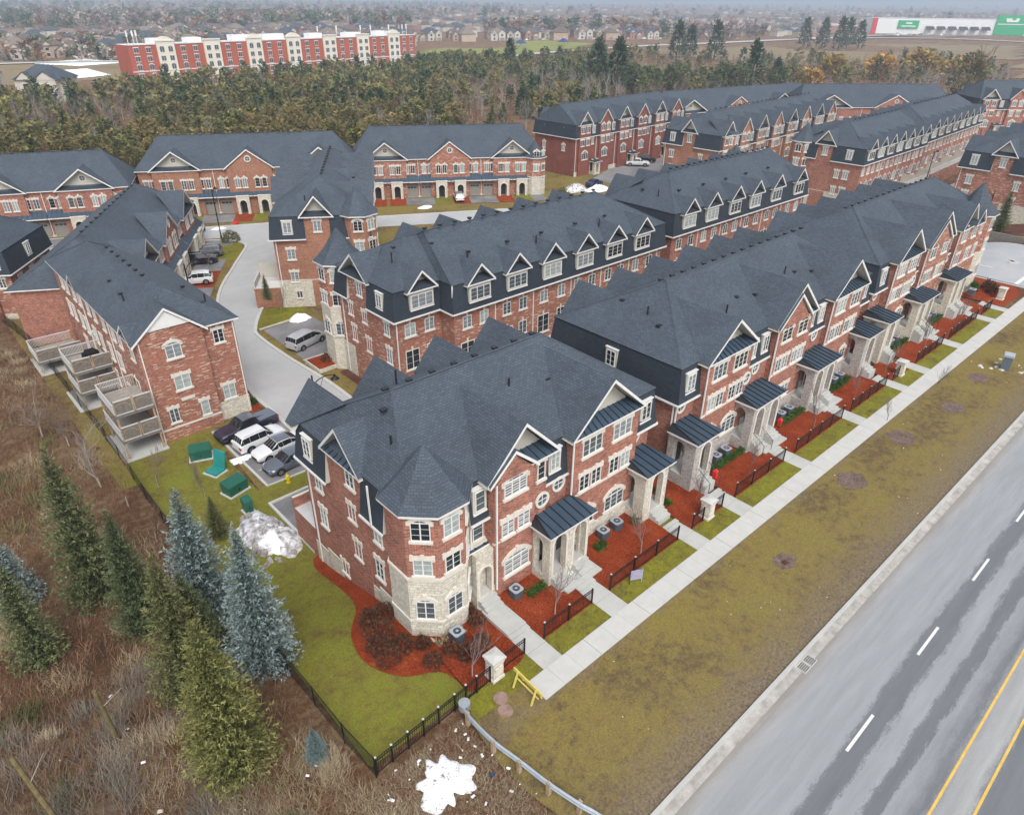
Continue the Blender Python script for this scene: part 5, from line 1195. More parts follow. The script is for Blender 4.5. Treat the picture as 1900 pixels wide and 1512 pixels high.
for x, y, z, l in ((17.15, 23.3, .12, 'grey air conditioner at the foot of the nearest turret'), (22.05, 23.5, .15, 'grey air conditioner under the arched window right of the turret entry'),
                (30.4, 23.55, .2, 'left grey air conditioner of the pair at the nearest row'), (31.85, 23.55, .2, 'right grey air conditioner of the pair at the nearest row'),
                (44.3, 23.55, .3, 'left air conditioner of the first pair at the middle row'), (45.75, 23.55, .3, 'right air conditioner of the first pair at the middle row'),
                (54.55, 23.55, .3, 'left air conditioner of the second pair at the middle row'), (56.0, 23.55, .3, 'right air conditioner of the second pair at the middle row'),
                (64.6, 23.55, .3, 'left air conditioner of the last pair at the middle row'), (66.0, 23.55, .3, 'right air conditioner of the last pair at the middle row'),
                (77.6, 23.5, .5, 'left air conditioner of the first pair at the third row'), (79.0, 23.5, .5, 'right air conditioner of the first pair at the third row'),
                (88.0, 23.5, .5, 'left air conditioner of the second pair at the third row'), (89.4, 23.5, .5, 'right air conditioner of the second pair at the third row'), (101.5, 23, .5, 'air conditioner by the far turret')):
    o = ac0 if first else copy_tree(ac0); first = False
    tag(o, l, 'air conditioner', 'air conditioners in the front beds'); place(o, (x, y, z), random.uniform(-.1, .1), sc=.88)
# street lamps
def lamp():
    t = empty('street_lamp', (0, 0, 0)); mb = MB(); mb.tube((0, 0, 0), (0, 0, 8.5), .11, .07, 8, 'black_metal', True); mb.tube((0, 0, 0), (0, 0, .9), .17, .15, 8, 'black_metal', True); mb.build('pole', t)
    mb = MB(); p = [(0, 0, 7.6), (.5, 0, 8.1), (1.1, 0, 8.42), (1.8, 0, 8.5)]
    for a, b in zip(p, p[1:]): mb.tube(a, b, .045, .045, 6, 'black_metal')
    mb.tube((0, 0, 7.0), (.55, 0, 7.35), .02, .02, 5, 'black_metal'); mb.tube((.55, 0, 7.35), (.9, 0, 8.25), .02, .02, 5, 'black_metal'); mb.build('arm', t)
    mb = MB(); mb.tube((1.85, 0, 8.35), (1.85, 0, 8.1), .12, .38, 12, 'black_metal', True); mb.tube((1.85, 0, 8.5), (1.85, 0, 8.3), .08, .14, 8, 'black_metal', True); mb.disc((1.85, 0, 8.085), .3, 'glass_blind', 12); mb.build('lamp_head', t); return t
l0 = lamp(); first = True
for x, y, rz, l in ((22.25, 48.9, -.6, 'black street lamp behind the nearest roof, over the parking bays'), (24.7, 84.0, .5, 'black street lamp beside the porches of the second left block'), (41.6, 118.0, .9, 'black street lamp on the grass corner with the round bush'),
                 (122.2, 58.0, 1.2, 'street lamp between the two dormered rows'), (170.5, 54.3, 0, 'street lamp above the beige deck screens'), (139.9, 33.6, 2.5, 'street lamp in front of the row at the right edge'), (213, 58.6, 1, 'farthest street lamp near the upper right corner')):
    o = l0 if first else copy_tree(l0); first = False; tag(o, l, 'street lamp', 'black street lamps'); place(o, (x, y, -2.6), rz)
# utility boxes
def ubox(x, y, rz, label, w=1.75, d=1.15, h=1.15, mat='green_box', open_=False):
    z = ground_z(x, y); t = empty('utility_box', (x, y, z), rz, label, 'utility box', 'green utility boxes')
    mb = MB(); mb.box(-w/2-.14, w/2+.14, -d/2-.14, d/2+.14, -.1, .1, 'concrete_light'); mb.build('pad', t)
    if open_:
        mb = MB(); mb.box(-w/2, w/2, -d/2, d/2, .1, .28, mat); mb.build('base', t)
        mb = MB(); mb.hexa([(-w/2, d/2-.12, .28), (w/2, d/2-.12, .28), (w/2, d/2, .28), (-w/2, d/2, .28), (-w/2, d/2+.25, 1.75), (w/2, d/2+.25, 1.75), (w/2, d/2+.4, 1.75), (-w/2, d/2+.4, 1.75)], mat); mb.build('lid', t); return
    mb = MB(); mb.box(-w/2, w/2, -d/2, d/2, .1, h*.62, mat); mb.build('cabinet', t)
    mb = MB(); mb.hexa([(-w/2-.03, -d/2-.03, h*.62), (w/2+.03, -d/2-.03, h*.62), (w/2+.03, d/2+.03, h*.62), (-w/2-.03, d/2+.03, h*.62), (-w/2-.03, -d/2-.03, h*.86), (w/2+.03, -d/2-.03, h*.86), (w/2+.03, d/2+.03, h), (-w/2-.03, d/2+.03, h)], mat); mb.build('lid', t)
    mb = MB(); mb.box(-.04, .04, -d/2-.06, -d/2, h*.3, h*.5, 'metal_dark'); mb.box(-.12, .12, -d/2-.02, -d/2-.004, h*.34, h*.5, 'hydrant_yellow') if False else None; mb.build('handle', t)
ubox(14.3, 56.6, -.35, 'green transformer box nearest the brick block with decks'); ubox(14.3, 53.5, -1.2, 'teal utility box with its lid standing open', 1.3, 1.1, 1.1, 'teal_box', True)
ubox(14.5, 49.8, .25, 'green transformer box in the middle of the lawn'); ubox(14.15, 46.5, .0, 'small upright green cabinet beside the dirty snow', .62, .7, 1.35, 'green_box')
def hydrant(x, y, z, mat, label, s=1):
    t = empty('fire_hydrant', (x, y, z), 0, label, 'hydrant'); t.scale = (s, s, s); mb = MB()
    for a, b, r0, r1 in ((0, .08, .2, .2), (.08, .62, .13, .12), (.62, .7, .17, .17), (.7, .86, .16, .05), (.86, .93, .045, .045)): mb.tube((0, 0, a), (0, 0, b), r0, r1, 12, mat, True)
    mb.build('barrel', t); mb = MB()
    for d in ((1, 0), (-1, 0), (0, -1)): mb.tube((0, 0, .45), (d[0]*.24, d[1]*.24, .45), .075, .085, 10, mat, True)
    mb.build('nozzle', t)
hydrant(18.3, 47.9, -2.55, 'hydrant_yellow', 'yellow fire hydrant at the corner of the parking bays')
# guardrail
gp = [(14.35, 19.0), (14.25, 18.1), (14.3, 16.4), (14.55, 14.9), (14.8, 13.2), (15.15, 11.6), (15.4, 10.8), (15.6, 10.0)]
t = empty('guardrail', (0, 0, 0), 0, 'galvanised steel guardrail on timber posts curving to the road', 'guardrail')
W_ = [(-.16, 0), (-.1, .05), (-.05, .05), (0, 0), (.05, .05), (.1, .05), (.16, 0)]; gs = sm_line(gp, 4); mb = MB()
for a, b in zip(gs, gs[1:]):
    n = Vector((b[1]-a[1], -(b[0]-a[0]), 0)).normalized()
    for (z0, o0), (z1, o1) in zip(W_, W_[1:]):
        q = lambda p, z, o: (p[0]+n.x*(o*1.6+.16), p[1]+n.y*(o*1.6+.16), .78+z*1.25); mb.poly([q(a, z0, o0), q(b, z0, o0), q(b, z1, o1), q(a, z1, o1)], 'galvanised')
        q2 = lambda p, z, o: (p[0]+n.x*(o*1.6+.145), p[1]+n.y*(o*1.6+.145), .78+z*1.25); mb.poly([q2(a, z0, o0), q2(a, z1, o1), q2(b, z1, o1), q2(b, z0, o0)], 'galvanised')
mb.build('rail', t, smooth=False)
mb = MB(); mb.extr([(14.35+.32*math.cos(a), 19.15+.32*math.sin(a)) for a in np.linspace(0, 2*PI, 15)[:-1]], .55, 1.0, 'galvanised', axis=0); mb.build('end_cap', t)
pm = MB(); pm.box(-.1, .1, -.1, .1, -.2, .95, 'wood_new'); pm.box(.1, .16, -.07, .07, .62, .94, 'metal_dark'); pm = pm.mesh('post')
for p in ((14.25, 18.6), (14.2, 16.5), (14.45, 14.85), (14.75, 13.1), (15.2, 11.5)): obj('post', pm, t, (p[0]-.12, p[1], 0))
# yellow barricade at the end of the sidewalk
t = empty('barricade', (17.75, 17.9, 0), R(88), 'pale yellow timber barricade closing the end of the sidewalk', 'barricade')
mb = MB(); mb.box(-1.15, 1.15, -.05, .02, .82, 1.05, 'yellow_paint'); mb.build('top_board', t)
for sx in (-1, 1):
    for sy in (-1, 1): mb = MB(); mb.hexa([(sx*.75-.05, sy*.38-.04, 0), (sx*.75+.05, sy*.38-.04, 0), (sx*.75+.05, sy*.38+.04, 0), (sx*.75-.05, sy*.38+.04, 0), (sx*.75-.05, sy*.05-.03, 1.0), (sx*.75+.05, sy*.05-.03, 1.0), (sx*.75+.05, sy*.05+.03, 1.0), (sx*.75-.05, sy*.05+.03, 1.0)], 'yellow_paint'); mb.build('leg', t)
mb = MB(); mb.box(-.9, .9, -.03, .03, .38, .46, 'yellow_paint'); mb.build('brace', t)
# lawn sign with a blurred print
t = empty('lawn_sign', (28.75, 19.25, .03), R(-28), 'blurry pink and blue lawn sign in a thin frame by the fence', 'sign')
mb = MB(); mb.box(-.4, .4, -.02, .02, .35, 1.15, 'sign_print'); mb.build('board', t)
for x in (-.42, .42): mb = MB(); mb.box(x-.02, x+.02, -.02, .02, 0, 1.25, 'black_metal' if x < 0 else 'ac_top'); mb.build('leg', t)
# grey cabinet on the verge
t = empty('utility_pedestal', (82.0, 13.3, 0), .2, 'dark grey utility pedestal on pale rubble in the wide verge', 'utility box')
mb = MB(); mb.box(-.5, .5, -.4, .4, 0, 1.5, 'ac_grey'); mb.build('cabinet', t); mb = MB(); mb.box(-.56, .56, -.46, .46, 1.5, 1.72, 'ac_top'); mb.build('lid', t)
for i in range(16): 
    a = random.uniform(0, 6.28); r_ = random.uniform(.8, 3); mb = MB(); s_ = random.uniform(.1, .3); mb.hexa([(-s_, -s_, 0), (s_, -s_*.7, 0), (s_*.8, s_, 0), (-s_, s_*.8, 0), (-s_*.6, -s_*.5, s_*.6), (s_*.6, -s_*.4, s_*.5), (s_*.5, s_*.6, s_*.6), (-s_*.6, s_*.5, s_*.4)], 'concrete_light')
    tag(mb.build('rubble_stone', None, (82.5+r_*math.cos(a)*1.4, 12.7+r_*math.sin(a), .02), a), 'pale rubble stone scattered round the grey pedestal', 'stone', 'rubble stones round the pedestal')
# leaning dead poles in the brush
def dead_pole(x, y, tx, ty, tz, label, r_=.13):
    mb = MB(); z = ground_z(x, y); mb.tube((x, y, z-.3), (tx, ty, tz), r_, r_*.8, 8, 'bark_dead', True); mb.tube(((x+2*tx)/3, (y+2*ty)/3, (z+2*tz)/3), (tx+1.1, ty-.5, tz-.2), .02, .01, 4, 'bark_pale'); tag(mb.build('dead_trunk'), label, 'dead tree', 'bare dead trunks in the brush')
dead_pole(.17, 30.65, .1, 30.9, 2.9, 'bare broken trunk standing in the grey brush left of the yellow green cedar'); dead_pole(-3.0, 26.5, -3.6, 28.5, 4.0, 'long bare trunk at the lower left corner')
# snow
def blob(name, cx, cy, rx, ry, h, mat, label=None, seed=0, z=None, rough=.3, n=26, rings=5, cat='snow', grp=None):
    r_ = random.Random(seed); ph = [r_.uniform(0, 6.3) for _ in range(6)]; V = [(0, 0, h)]; F = []
    for k in range(1, rings+1):
        t = k/rings
        for i in range(n):
            a = 2*PI*i/n; rr = 1+rough*(.5*math.sin(2*a+ph[0])+.35*math.sin(3*a+ph[1])+.25*math.sin(7*a+ph[2])+.2*math.sin(11*a+ph[3]))*t
            V.append((rx*t*rr*math.cos(a), ry*t*rr*math.sin(a), h*(1-t*t)*(1+r_.uniform(-.25, .25)) - (.05 if k == rings else 0)))
    mb = MB(); mb.v = V
    for i in range(n):
        j = (i+1) % n; mb.f.append((0, 1+i, 1+j)); mb.m.append(mat)
        for k in range(rings-1): a = 1+k*n; mb.f.append((a+i, a+n+i, a+n+j, a+j)); mb.m.append(mat)
    o = mb.build(name, None, (cx, cy, ground_z(cx, cy)+.01 if z is None else z), 0, True); tag(o, label, cat if label else None, grp, None if label else 'stuff'); return o
t = NT('snow_dirty', .7, .3); n_ = t.noise(t.coord(), 1.6, 6, .7); t.base(t.ramp(n_, [(.33, (.16, .14, .125)), (.45, (.36, .34, .33)), (.53, (.6, .6, .62)), (.63, (.85, .87, .9))])); t.bump(n_, .8, .2)
t = NT('snow_specked', .7, .3); n_ = t.noise(t.coord(), 4.2, 5, .75); t.base(t.ramp(n_, [(.0, (.1, .09, .08)), (.36, (.2, .17, .14)), (.44, (.8, .82, .86)), (1, (.88, .89, .92))])); t.bump(n_, .5, .1)
blob('snow_patch', 11.3, 16.9, 1.15, 1.45, .1, 'snow_specked', 'white melting snow patch on the littered bank by the corner fence', 3, rough=.45, n=90, rings=8, z=.05)
blob('snow_patch', 16.9, 53.9, .9, .75, .16, 'snow', 'thin melting snow beside the open teal utility box', 4, rough=.6)
blob('snow_heap', 14.0, 42.8, 2.0, 2.9, .9, 'snow_dirty', 'dirty snow heap full of rocks against the terrace kerb', 5, rough=.35, n=40, rings=8)
blob('snow_heap', 13.9, 41.6, .9, 1.2, 1.12, 'snow', 'clean white top of the dirty snow heap', 6, rough=.5, n=30)
blob('snow_heap', 35.6, 79.0, 1.3, 1.0, .8, 'snow', 'snow heap at the back of the bay with the silver minivan', 7)
blob('snow_patch', 80.4, 113.4, 1.5, 1.1, .35, 'snow', 'round snow patch in front of the back row with the white SUV', 8)
blob('snow_heap', 113.3, 104.0, 2.6, 2.0, 1.4, 'snow_dirty', 'big snow heap at the corner of the maroon row', 9); blob('snow_heap', 116.8, 101.0, 3.0, 1.6, 1.1, 'snow', 'long white snow heap in front of the dark sedan', 10)
blob('snow_patch', 44.0, 125.2, 1.3, .8, .3, 'snow', 'white snow patch on the lawn behind the lane corner', 12)
blob('snow_patch', 25.6, 22.7, .7, .35, .08, 'snow_specked', 'thin snow between the twin steps of the nearest porch', 13, z=.3)
for i in range(34):
    a, b = random.uniform(11.6, 14.6), random.uniform(39.5, 46.0); s_ = random.uniform(.08, .3); mb = MB(); j = lambda: s_*random.uniform(.6, 1.1)
    mb.hexa([(-j(), -j(), -.1), (j(), -j(), -.1), (j(), j(), -.1), (-j(), j(), -.1), (-j()*.6, -j()*.6, j()), (j()*.6, -j()*.6, j()), (j()*.5, j()*.6, j()), (-j()*.5, j()*.6, j())], 'rock')
    tag(mb.build('rock', None, (a, b, ground_z(a, b)+.1), a*7), 'grey rock tumbled round the dirty snow heap', 'rock', 'rocks round the dirty snow heap')
# ------------------------------------------------------------ vehicles
# stations: x, bottom, belt, top, half width belt, half width top, glass? (nose at +x)
CARS = {
 'suv': dict(L=4.7, st=[(-2.35, .45, .72, .74, .74, .72, 0), (-2.32, .32, .98, 1.0, .86, .80, 0), (-2.2, .3, 1.05, 1.15, .9, .74, 2), (-1.95, .3, 1.06, 1.62, .92, .66, 1), (-1.3, .3, 1.05, 1.7, .93, .68, 1), (-.4, .28, 1.03, 1.72, .93, .69, 1), (.35, .28, 1.02, 1.66, .93, .67, 1), (.95, .28, 1.02, 1.14, .92, .76, 2), (1.15, .28, 1.0, 1.05, .92, .8, 0), (1.7, .3, .94, .99, .9, .78, 0), (2.15, .32, .82, .88, .82, .7, 0), (2.35, .42, .62, .66, .66, .6, 0)], axle=(-1.38, 1.4), wr=.37),
 'sedan': dict(L=4.8, st=[(-2.4, .42, .72, .74, .72, .68, 0), (-2.36, .3, .93, .98, .84, .76, 0), (-1.95, .28, .96, 1.04, .88, .78, 0), (-1.65, .26, .96, 1.08, .9, .74, 2), (-.95, .25, .95, 1.4, .91, .62, 1), (-.1, .24, .93, 1.46, .91, .64, 1), (.35, .24, .92, 1.42, .91, .63, 1), (1.05, .24, .9, .99, .9, .74, 2), (1.3, .25, .88, .94, .9, .78, 0), (1.85, .27, .8, .86, .87, .74, 0), (2.25, .3, .68, .74, .78, .66, 0), (2.4, .38, .56, .6, .62, .55, 0)], axle=(-1.42, 1.45), wr=.34),
 'van': dict(L=5.1, st=[(-2.55, .4, .8, .82, .78, .76, 0), (-2.52, .28, 1.02, 1.04, .92, .86, 0), (-2.45, .26, 1.05, 1.2, .95, .78, 2), (-2.25, .26, 1.05, 1.68, .96, .72, 1), (-1.2, .24, 1.04, 1.76, .97, .74, 1), (0, .24, 1.02, 1.77, .97, .74, 1), (.6, .24, 1.0, 1.7, .97, .72, 1), (1.55, .24, .98, 1.08, .95, .76, 2), (1.75, .26, .95, 1.0, .93, .8, 0), (2.2, .3, .82, .9, .86, .72, 0), (2.5, .36, .64, .7, .72, .62, 0), (2.55, .42, .58, .6, .66, .58, 0)], axle=(-1.5, 1.52), wr=.34),
 'pickup': dict(L=5.8, st=[(-2.9, .5, 1.08, 1.1, .93, .9, 0), (-2.86, .42, 1.12, 1.14, .95, .9, 0), (-.98, .38, 1.12, 1.15, .96, .9, 0), (-.92, .38, 1.14, 1.22, .96, .76, 2), (-.7, .38, 1.14, 1.76, .96, .7, 1), (-.2, .38, 1.13, 1.82, .96, .7, 1), (.55, .38, 1.12, 1.78, .96, .7, 1), (1.2, .38, 1.12, 1.24, .95, .78, 2), (1.4, .4, 1.1, 1.18, .95, .85, 0), (2.3, .42, 1.04, 1.12, .93, .82, 0), (2.75, .45, .92, 1.0, .88, .76, 0), (2.9, .5, .75, .8, .78, .7, 0)], axle=(-1.85, 1.8), wr=.41)}
def car(kind, col, label, x, y, z, rz, group='parked vehicles', name=None, roof=None, lite=False):
    c = CARS[kind]; t = empty(name or {'suv': 'parked_suv', 'sedan': 'parked_car', 'van': 'minivan', 'pickup': 'pickup_truck'}[kind], (x, y, z), rz, label, {'suv': 'SUV', 'sedan': 'car', 'van': 'minivan', 'pickup': 'pickup truck'}[kind], group)
    body, gl = MB(), MB(); st = c['st']; rings = []
    for (X, b, bl, tp, wb, wt, g) in st:
        m = (b+bl)/2; rings.append([(X, -wb*.9, b), (X, -wb*1.0, m), (X, -wb*.985, bl), (X, -wt, tp), (X, -wt*.5, tp+.035), (X, 0, tp+.045)])
    def quads(A, B_, fn):
        for s_ in (1, -1):
            for i in range(5):
                q = [A[i], B_[i], B_[i+1], A[i+1]]; q = [(p[0], p[1]*s_, p[2]) for p in q]
                fn(i, q if s_ == 1 else q[::-1])
    for k in range(len(rings)-1):
        g0, g1 = st[k][6], st[k+1][6]
        def fn(i, q, g0=g0, g1=g1, k=k):
            side = i == 2 and g0 and g1 and not (g0 == 2 and g1 == 2); top = i >= 3
            ws = top and ((g0 == 2 and g1 == 1) or (g0 == 1 and g1 == 2))
            if side or ws:
                cx_ = [sum(p[j] for p in q)/4 for j in range(3)]
                q2 = [tuple(cx_[j]+(p[j]-cx_[j])*((.97 if j == 0 else .76) if side else .93) for j in range(3)) for p in q]
                o_ = .012*(1 if q[0][1] > 0 else -1)
                q2 = [(p[0], p[1]+(o_*-1 if False else (.012 if cx_[1] > 0 else -.012))*(1 if side else 0), p[2]+.012) for p in q2]
                gl.poly(q2, 'car_glass')
            body.poly(q, (roof if (roof and top and g0 == 1 and g1 == 1) else col))
        quads(rings[k], rings[k+1], fn)
    for r_, f in ((rings[0], 1), (rings[-1], 0)):
        p = [(a[0], a[1], a[2]) for a in r_]+[(a[0], -a[1], a[2]) for a in r_[::-1]]; body.poly(p if f else p[::-1], col)
    body.poly([(st[0][0]+.1, -.8, .3), (st[-1][0]-.1, -.8, .3), (st[-1][0]-.1, .8, .3), (st[0][0]+.1, .8, .3)], 'rubber')
    W_ = max(s_[4] for s_ in st)
    for ax in c['axle']:
        for sy in (-1, 1):   # wheel arches
            body.poly([(ax+(c['wr']+.08)*math.cos(a), sy*(W_+.004), max(.25, c['wr']+(c['wr']+.08)*math.sin(a))) for a in np.linspace(-.2, PI+.2, 12)], 'rubber')
    ob = body.build('body', t, smooth=False)
    for p in ob.data.polygons: p.use_smooth = True
    gl.build('windows', t)
    wm = CW.get(c['wr'])
    if not wm:
        r_ = c['wr']; mb = MB(); mb.tube((0, -.12, 0), (0, .12, 0), r_, r_, 18, 'rubber', True); tyre = mb.mesh('tyre'); mb = MB(); mb.tube((0, -.128, 0), (0, .128, 0), r_*.66, r_*.66, 14, 'rim', True)
        for i in range(5): a = 2*PI*i/5+.3; mb.box(-.001, .001, -.13, .13, 0, .001, 'rubber') if False else mb.poly([(r_*.6*math.cos(a), -.13, r_*.6*math.sin(a)), (r_*.25*math.cos(a+.2), -.13, r_*.25*math.sin(a+.2)), (r_*.6*math.cos(a+.65), -.13, r_*.6*math.sin(a+.65))], 'rubber'); mb.poly([(r_*.6*math.cos(a), .13, r_*.6*math.sin(a)), (r_*.25*math.cos(a+.2), .13, r_*.25*math.sin(a+.2)), (r_*.6*math.cos(a+.65), .13, r_*.6*math.sin(a+.65))], 'rubber')
        wm = (tyre, mb.mesh('rim')); CW[c['wr']] = wm
    for ax in c['axle']:
        for sy in (-1, 1): w = obj('wheel', wm[0], t, (ax, sy*(W_-.1), c['wr'])); obj('rim', wm[1], w)
    x1 = st[-2][0]; x0 = st[1][0]; zb = st[1][2]
    for sy in (-1, 1):
        mb = MB(); mb.hexa([(x1-.22, sy*.5, .62 if kind != 'pickup' else .8), (x1+.1, sy*.45, .6 if kind != 'pickup' else .78), (x1-.1, sy*.8, .62 if kind != 'pickup' else .8), (x1-.3, sy*.86, .64 if kind != 'pickup' else .82)]+[(p[0], p[1], p[2]+.14) for p in [(x1-.24, sy*.5, .62 if kind != 'pickup' else .8), (x1+.06, sy*.45, .6 if kind != 'pickup' else .78), (x1-.12, sy*.8, .62 if kind != 'pickup' else .8), (x1-.32, sy*.86, .64 if kind != 'pickup' else .82)]], 'head_light'); mb.build('headlight', t)
        mb = MB(); mb.box(x0-.03, x0+.16, *sorted((sy*(st[1][4]-.28), sy*(st[1][4]-.01+.02))), zb-.3, zb-.06, 'tail_light'); mb.build('tail_light', t)
        mb = MB(); xm = st[-6][0] if kind != 'van' else st[-6][0]; mb.box(xm-.06, xm+.1, *sorted((sy*(W_), sy*(W_+.2))), st[4][2]+.0, st[4][2]+.16, col); mb.build('mirror', t)
    mb = MB(); mb.box(st[-1][0]-.05, st[-1][0]+.02, -.45, .45, st[-1][1]+.02, st[-1][1]+.2, 'rubber'); mb.build('grille', t)
    if kind == 'pickup':
        mb = MB(); mb.box(-2.8, -1.05, -.78, .78, 1.15, 1.19, 'car_grey' if roof is None else roof); mb.build('bed_cover', t)
    if kind in ('suv', 'van'):
        for sy in (-1, 1): mb = MB(); mb.tube((-1.7, sy*.6, 1.74), (.3, sy*.6, 1.76), .022, .022, 5, 'ac_top'); mb.build('roof_rail', t)
    return t
CW = {}
car('pickup', 'car_navy', 'dark navy pickup truck with a grey bed cover, first in the parking bays', 19.1, 57.75, -2.57, PI+.1, roof='car_grey')
car('suv', 'car_white', 'white SUV parked rear first beside the dark pickup', 19.2, 55.15, -2.57, .1)
car('sedan', 'car_white', 'white car with a dark panoramic roof, third in the parking bays', 19.85, 52.75, -2.57, PI+.08, roof='car_grey')
car('sedan', 'car_grey', 'slate grey sedan nearest the yellow hydrant', 19.7, 50.2, -2.57, PI+.08)
car('van', 'car_silver', 'silver minivan in the small bay by the stone turret', 32.7, 71.7, -2.57, .3)
car('suv', 'car_black', 'black SUV nearer the white car, under the left block porches', 34.6, 108.6, -2.5, R(-24)); car('suv', 'car_grey', 'dark grey SUV behind the black SUV by the grass corner', 36.6, 111.3, -2.5, R(-24)+PI)
car('suv', 'car_white', 'white SUV nosed toward the porch of the left block', 30.6, 100.3, -2.5, R(-24)+PI); car('sedan', 'car_white', 'white car half hidden behind the corner of the left block', 40.2, 124.6, -2.5, R(60))
car('suv', 'car_white', 'white SUV with a dark roof panel on the driveway of the middle back row', 88.9, 113.6, -2.5, R(58), roof='car_grey')
car('sedan', 'car_blue', 'dark blue sedan behind the snow heap', 119.5, 104.2, -2.5, R(8)); car('pickup', 'car_white', 'white pickup truck in front of the maroon row garages', 143.6, 111.6, -2.5, R(-50)); car('suv', 'car_black', 'black SUV beside the white pickup at the maroon row', 149.2, 113.2, -2.5, R(-60))
# ornaments and porch clutter
def lantern(x, y, z, label):
    t = empty('lantern', (x, y, z), 0, label, 'ornament'); mb = MB(); mb.box(-.16, .16, -.16, .16, 0, .62, 'red_plastic'); mb.hexa([(-.19, -.19, .62), (.19, -.19, .62), (.19, .19, .62), (-.19, .19, .62), (-.04, -.04, .85), (.04, -.04, .85), (.04, .04, .85), (-.04, .04, .85)], 'red_plastic'); mb.build('case', t)
lantern(53.3, 22.9, .35, 'red lantern ornament at the steps of the middle row'); lantern(42.35, 22.3, .3, 'red figure ornament by the low hedge of the middle row')
t = empty('toy_tractor', (47.4, 125.6, -2.5), .4, 'small red toy car on the lawn of the back row', 'toy'); mb = MB(); mb.hexa([(-.6, -.3, .15), (.6, -.3, .15), (.6, .3, .15), (-.6, .3, .15), (-.3, -.25, .55), (.35, -.25, .5), (.35, .25, .5), (-.3, .25, .55)], 'red_plastic'); mb.build('body', t)
# ------------------------------------------------------------ vegetation
def tufts(P, D, size, n, spread, rs, wd=.26):
    """P (k,3) anchors, D (k,3) directions: n narrow triangles at each anchor"""
    k = len(P); P = np.repeat(P, n, 0); D = np.repeat(D, n, 0); S = np.repeat(size, n) if np.ndim(size) else np.full(k*n, size)
    J = rs.normal(0, 1, P.shape); d = D+J*spread; d /= np.linalg.norm(d, axis=1, keepdims=True)+1e-9
    w = np.cross(d, rs.normal(0, 1, P.shape)); w /= np.linalg.norm(w, axis=1, keepdims=True)+1e-9
    S = S*rs.uniform(.6, 1.3, len(S)); o = rs.normal(0, .25, P.shape)*S[:, None]
    a = P+o-w*S[:, None]*wd; b = P+o+w*S[:, None]*wd; c = P+o+d*S[:, None]
    V = np.stack([a, b, c], 1).reshape(-1, 3); F = np.arange(len(V)).reshape(-1, 3); return V, F
def spruce_mesh(seed, H, Rb, mat, dens=1., tuft=.3, gap=.12, yellow=False, drop=.28):
    rs = np.random.default_rng(seed); P, D, T = [], [], []
    h = H*.04; W_ = []
    while h < H*.99:
        t = h/H; prof = (1-t)**.85*(.75+.25*min(1, t*5)); nb = int((4+7*(1-t))*dens)+3
        a0 = rs.uniform(0, 6.28)
        for i in range(nb):
            if rs.random() < gap: continue
            a = a0+2*PI*i/nb+rs.normal(0, .15); l = Rb*prof*rs.uniform(.7, 1.12)+.1; hh = h+rs.normal(0, .07); m = max(2, int(l/.13))
            tt = rs.random()*.4
            for j in range(m):
                f = (j+.6)/m; r_ = l*f; dz = -drop*l*math.sin(f*2.2)*.9+ .12*l*f*f
                side = rs.normal(0, .2)*l*(.15+f*.75)*(1.15-f*.6); ca, sa = math.cos(a), math.sin(a)
                P.append((ca*r_-sa*side, sa*r_+ca*side, hh+dz)); D.append((ca*.8, sa*.8, .05+.5*t)); T.append(tt*.5+.8*f**1.5*rs.uniform(.55, 1.)); W_.append(tuft*(1.05-.3*f)*(.55+.45*min(1, l)))
        h += max(.2, H*.034*(1-.45*t))*rs.uniform(.8, 1.2)
    P.append((0, 0, H)); D.append((0, 0, 1)); T.append(.8); W_.append(tuft)
    P, D, T, W_ = map(np.array, (P, D, T, W_)); n = 4; V, F = tufts(P, D, W_, n, .6, rs, .2)
    tint = np.repeat(np.clip(np.repeat(T, n)+rs.normal(0, .1, len(T)*n), 0, 1), 3)
    return add_tris('crown', V, F, mat, tint)
def trunk_mesh(H, r, mat='bark'):
    mb = MB(); mb.tube((0, 0, -.4), (0, 0, H), r, r*.15, 7, mat); return mb.mesh('trunk')
def tree(name, label, crown, trunk, x, y, z=None, rz=0, sc=1., cat='tree', group=None):
    t = empty(name, (x, y, ground_z(x, y) if z is None else z), rz, label, cat, group); t.scale = (sc, sc, sc) if not isinstance(sc, tuple) else sc
    obj('trunk', trunk, t); obj('crown', crown, t); return t
sp = {}
for k, (s_, H, Rb, m, d) in dict(g1=(1, 10, 2.9, 'needles_green', 1), g2=(2, 10, 2.7, 'needles_green', 1), b1=(3, 10, 2.6, 'needles_blue', 1.25), b2=(4, 10, 2.8, 'needles_blue', 1.25), y1=(5, 10, 2.9, 'needles_yellow', 1.3), o1=(6, 10, 2.7, 'needles_olive', 1.1)).items():
    sp[k] = spruce_mesh(s_, H, Rb, m, d, .27 if k[0] != 'y' else .26, .1, drop=.34 if k[0] != 'y' else .1)
tk = trunk_mesh(9.6, .2)
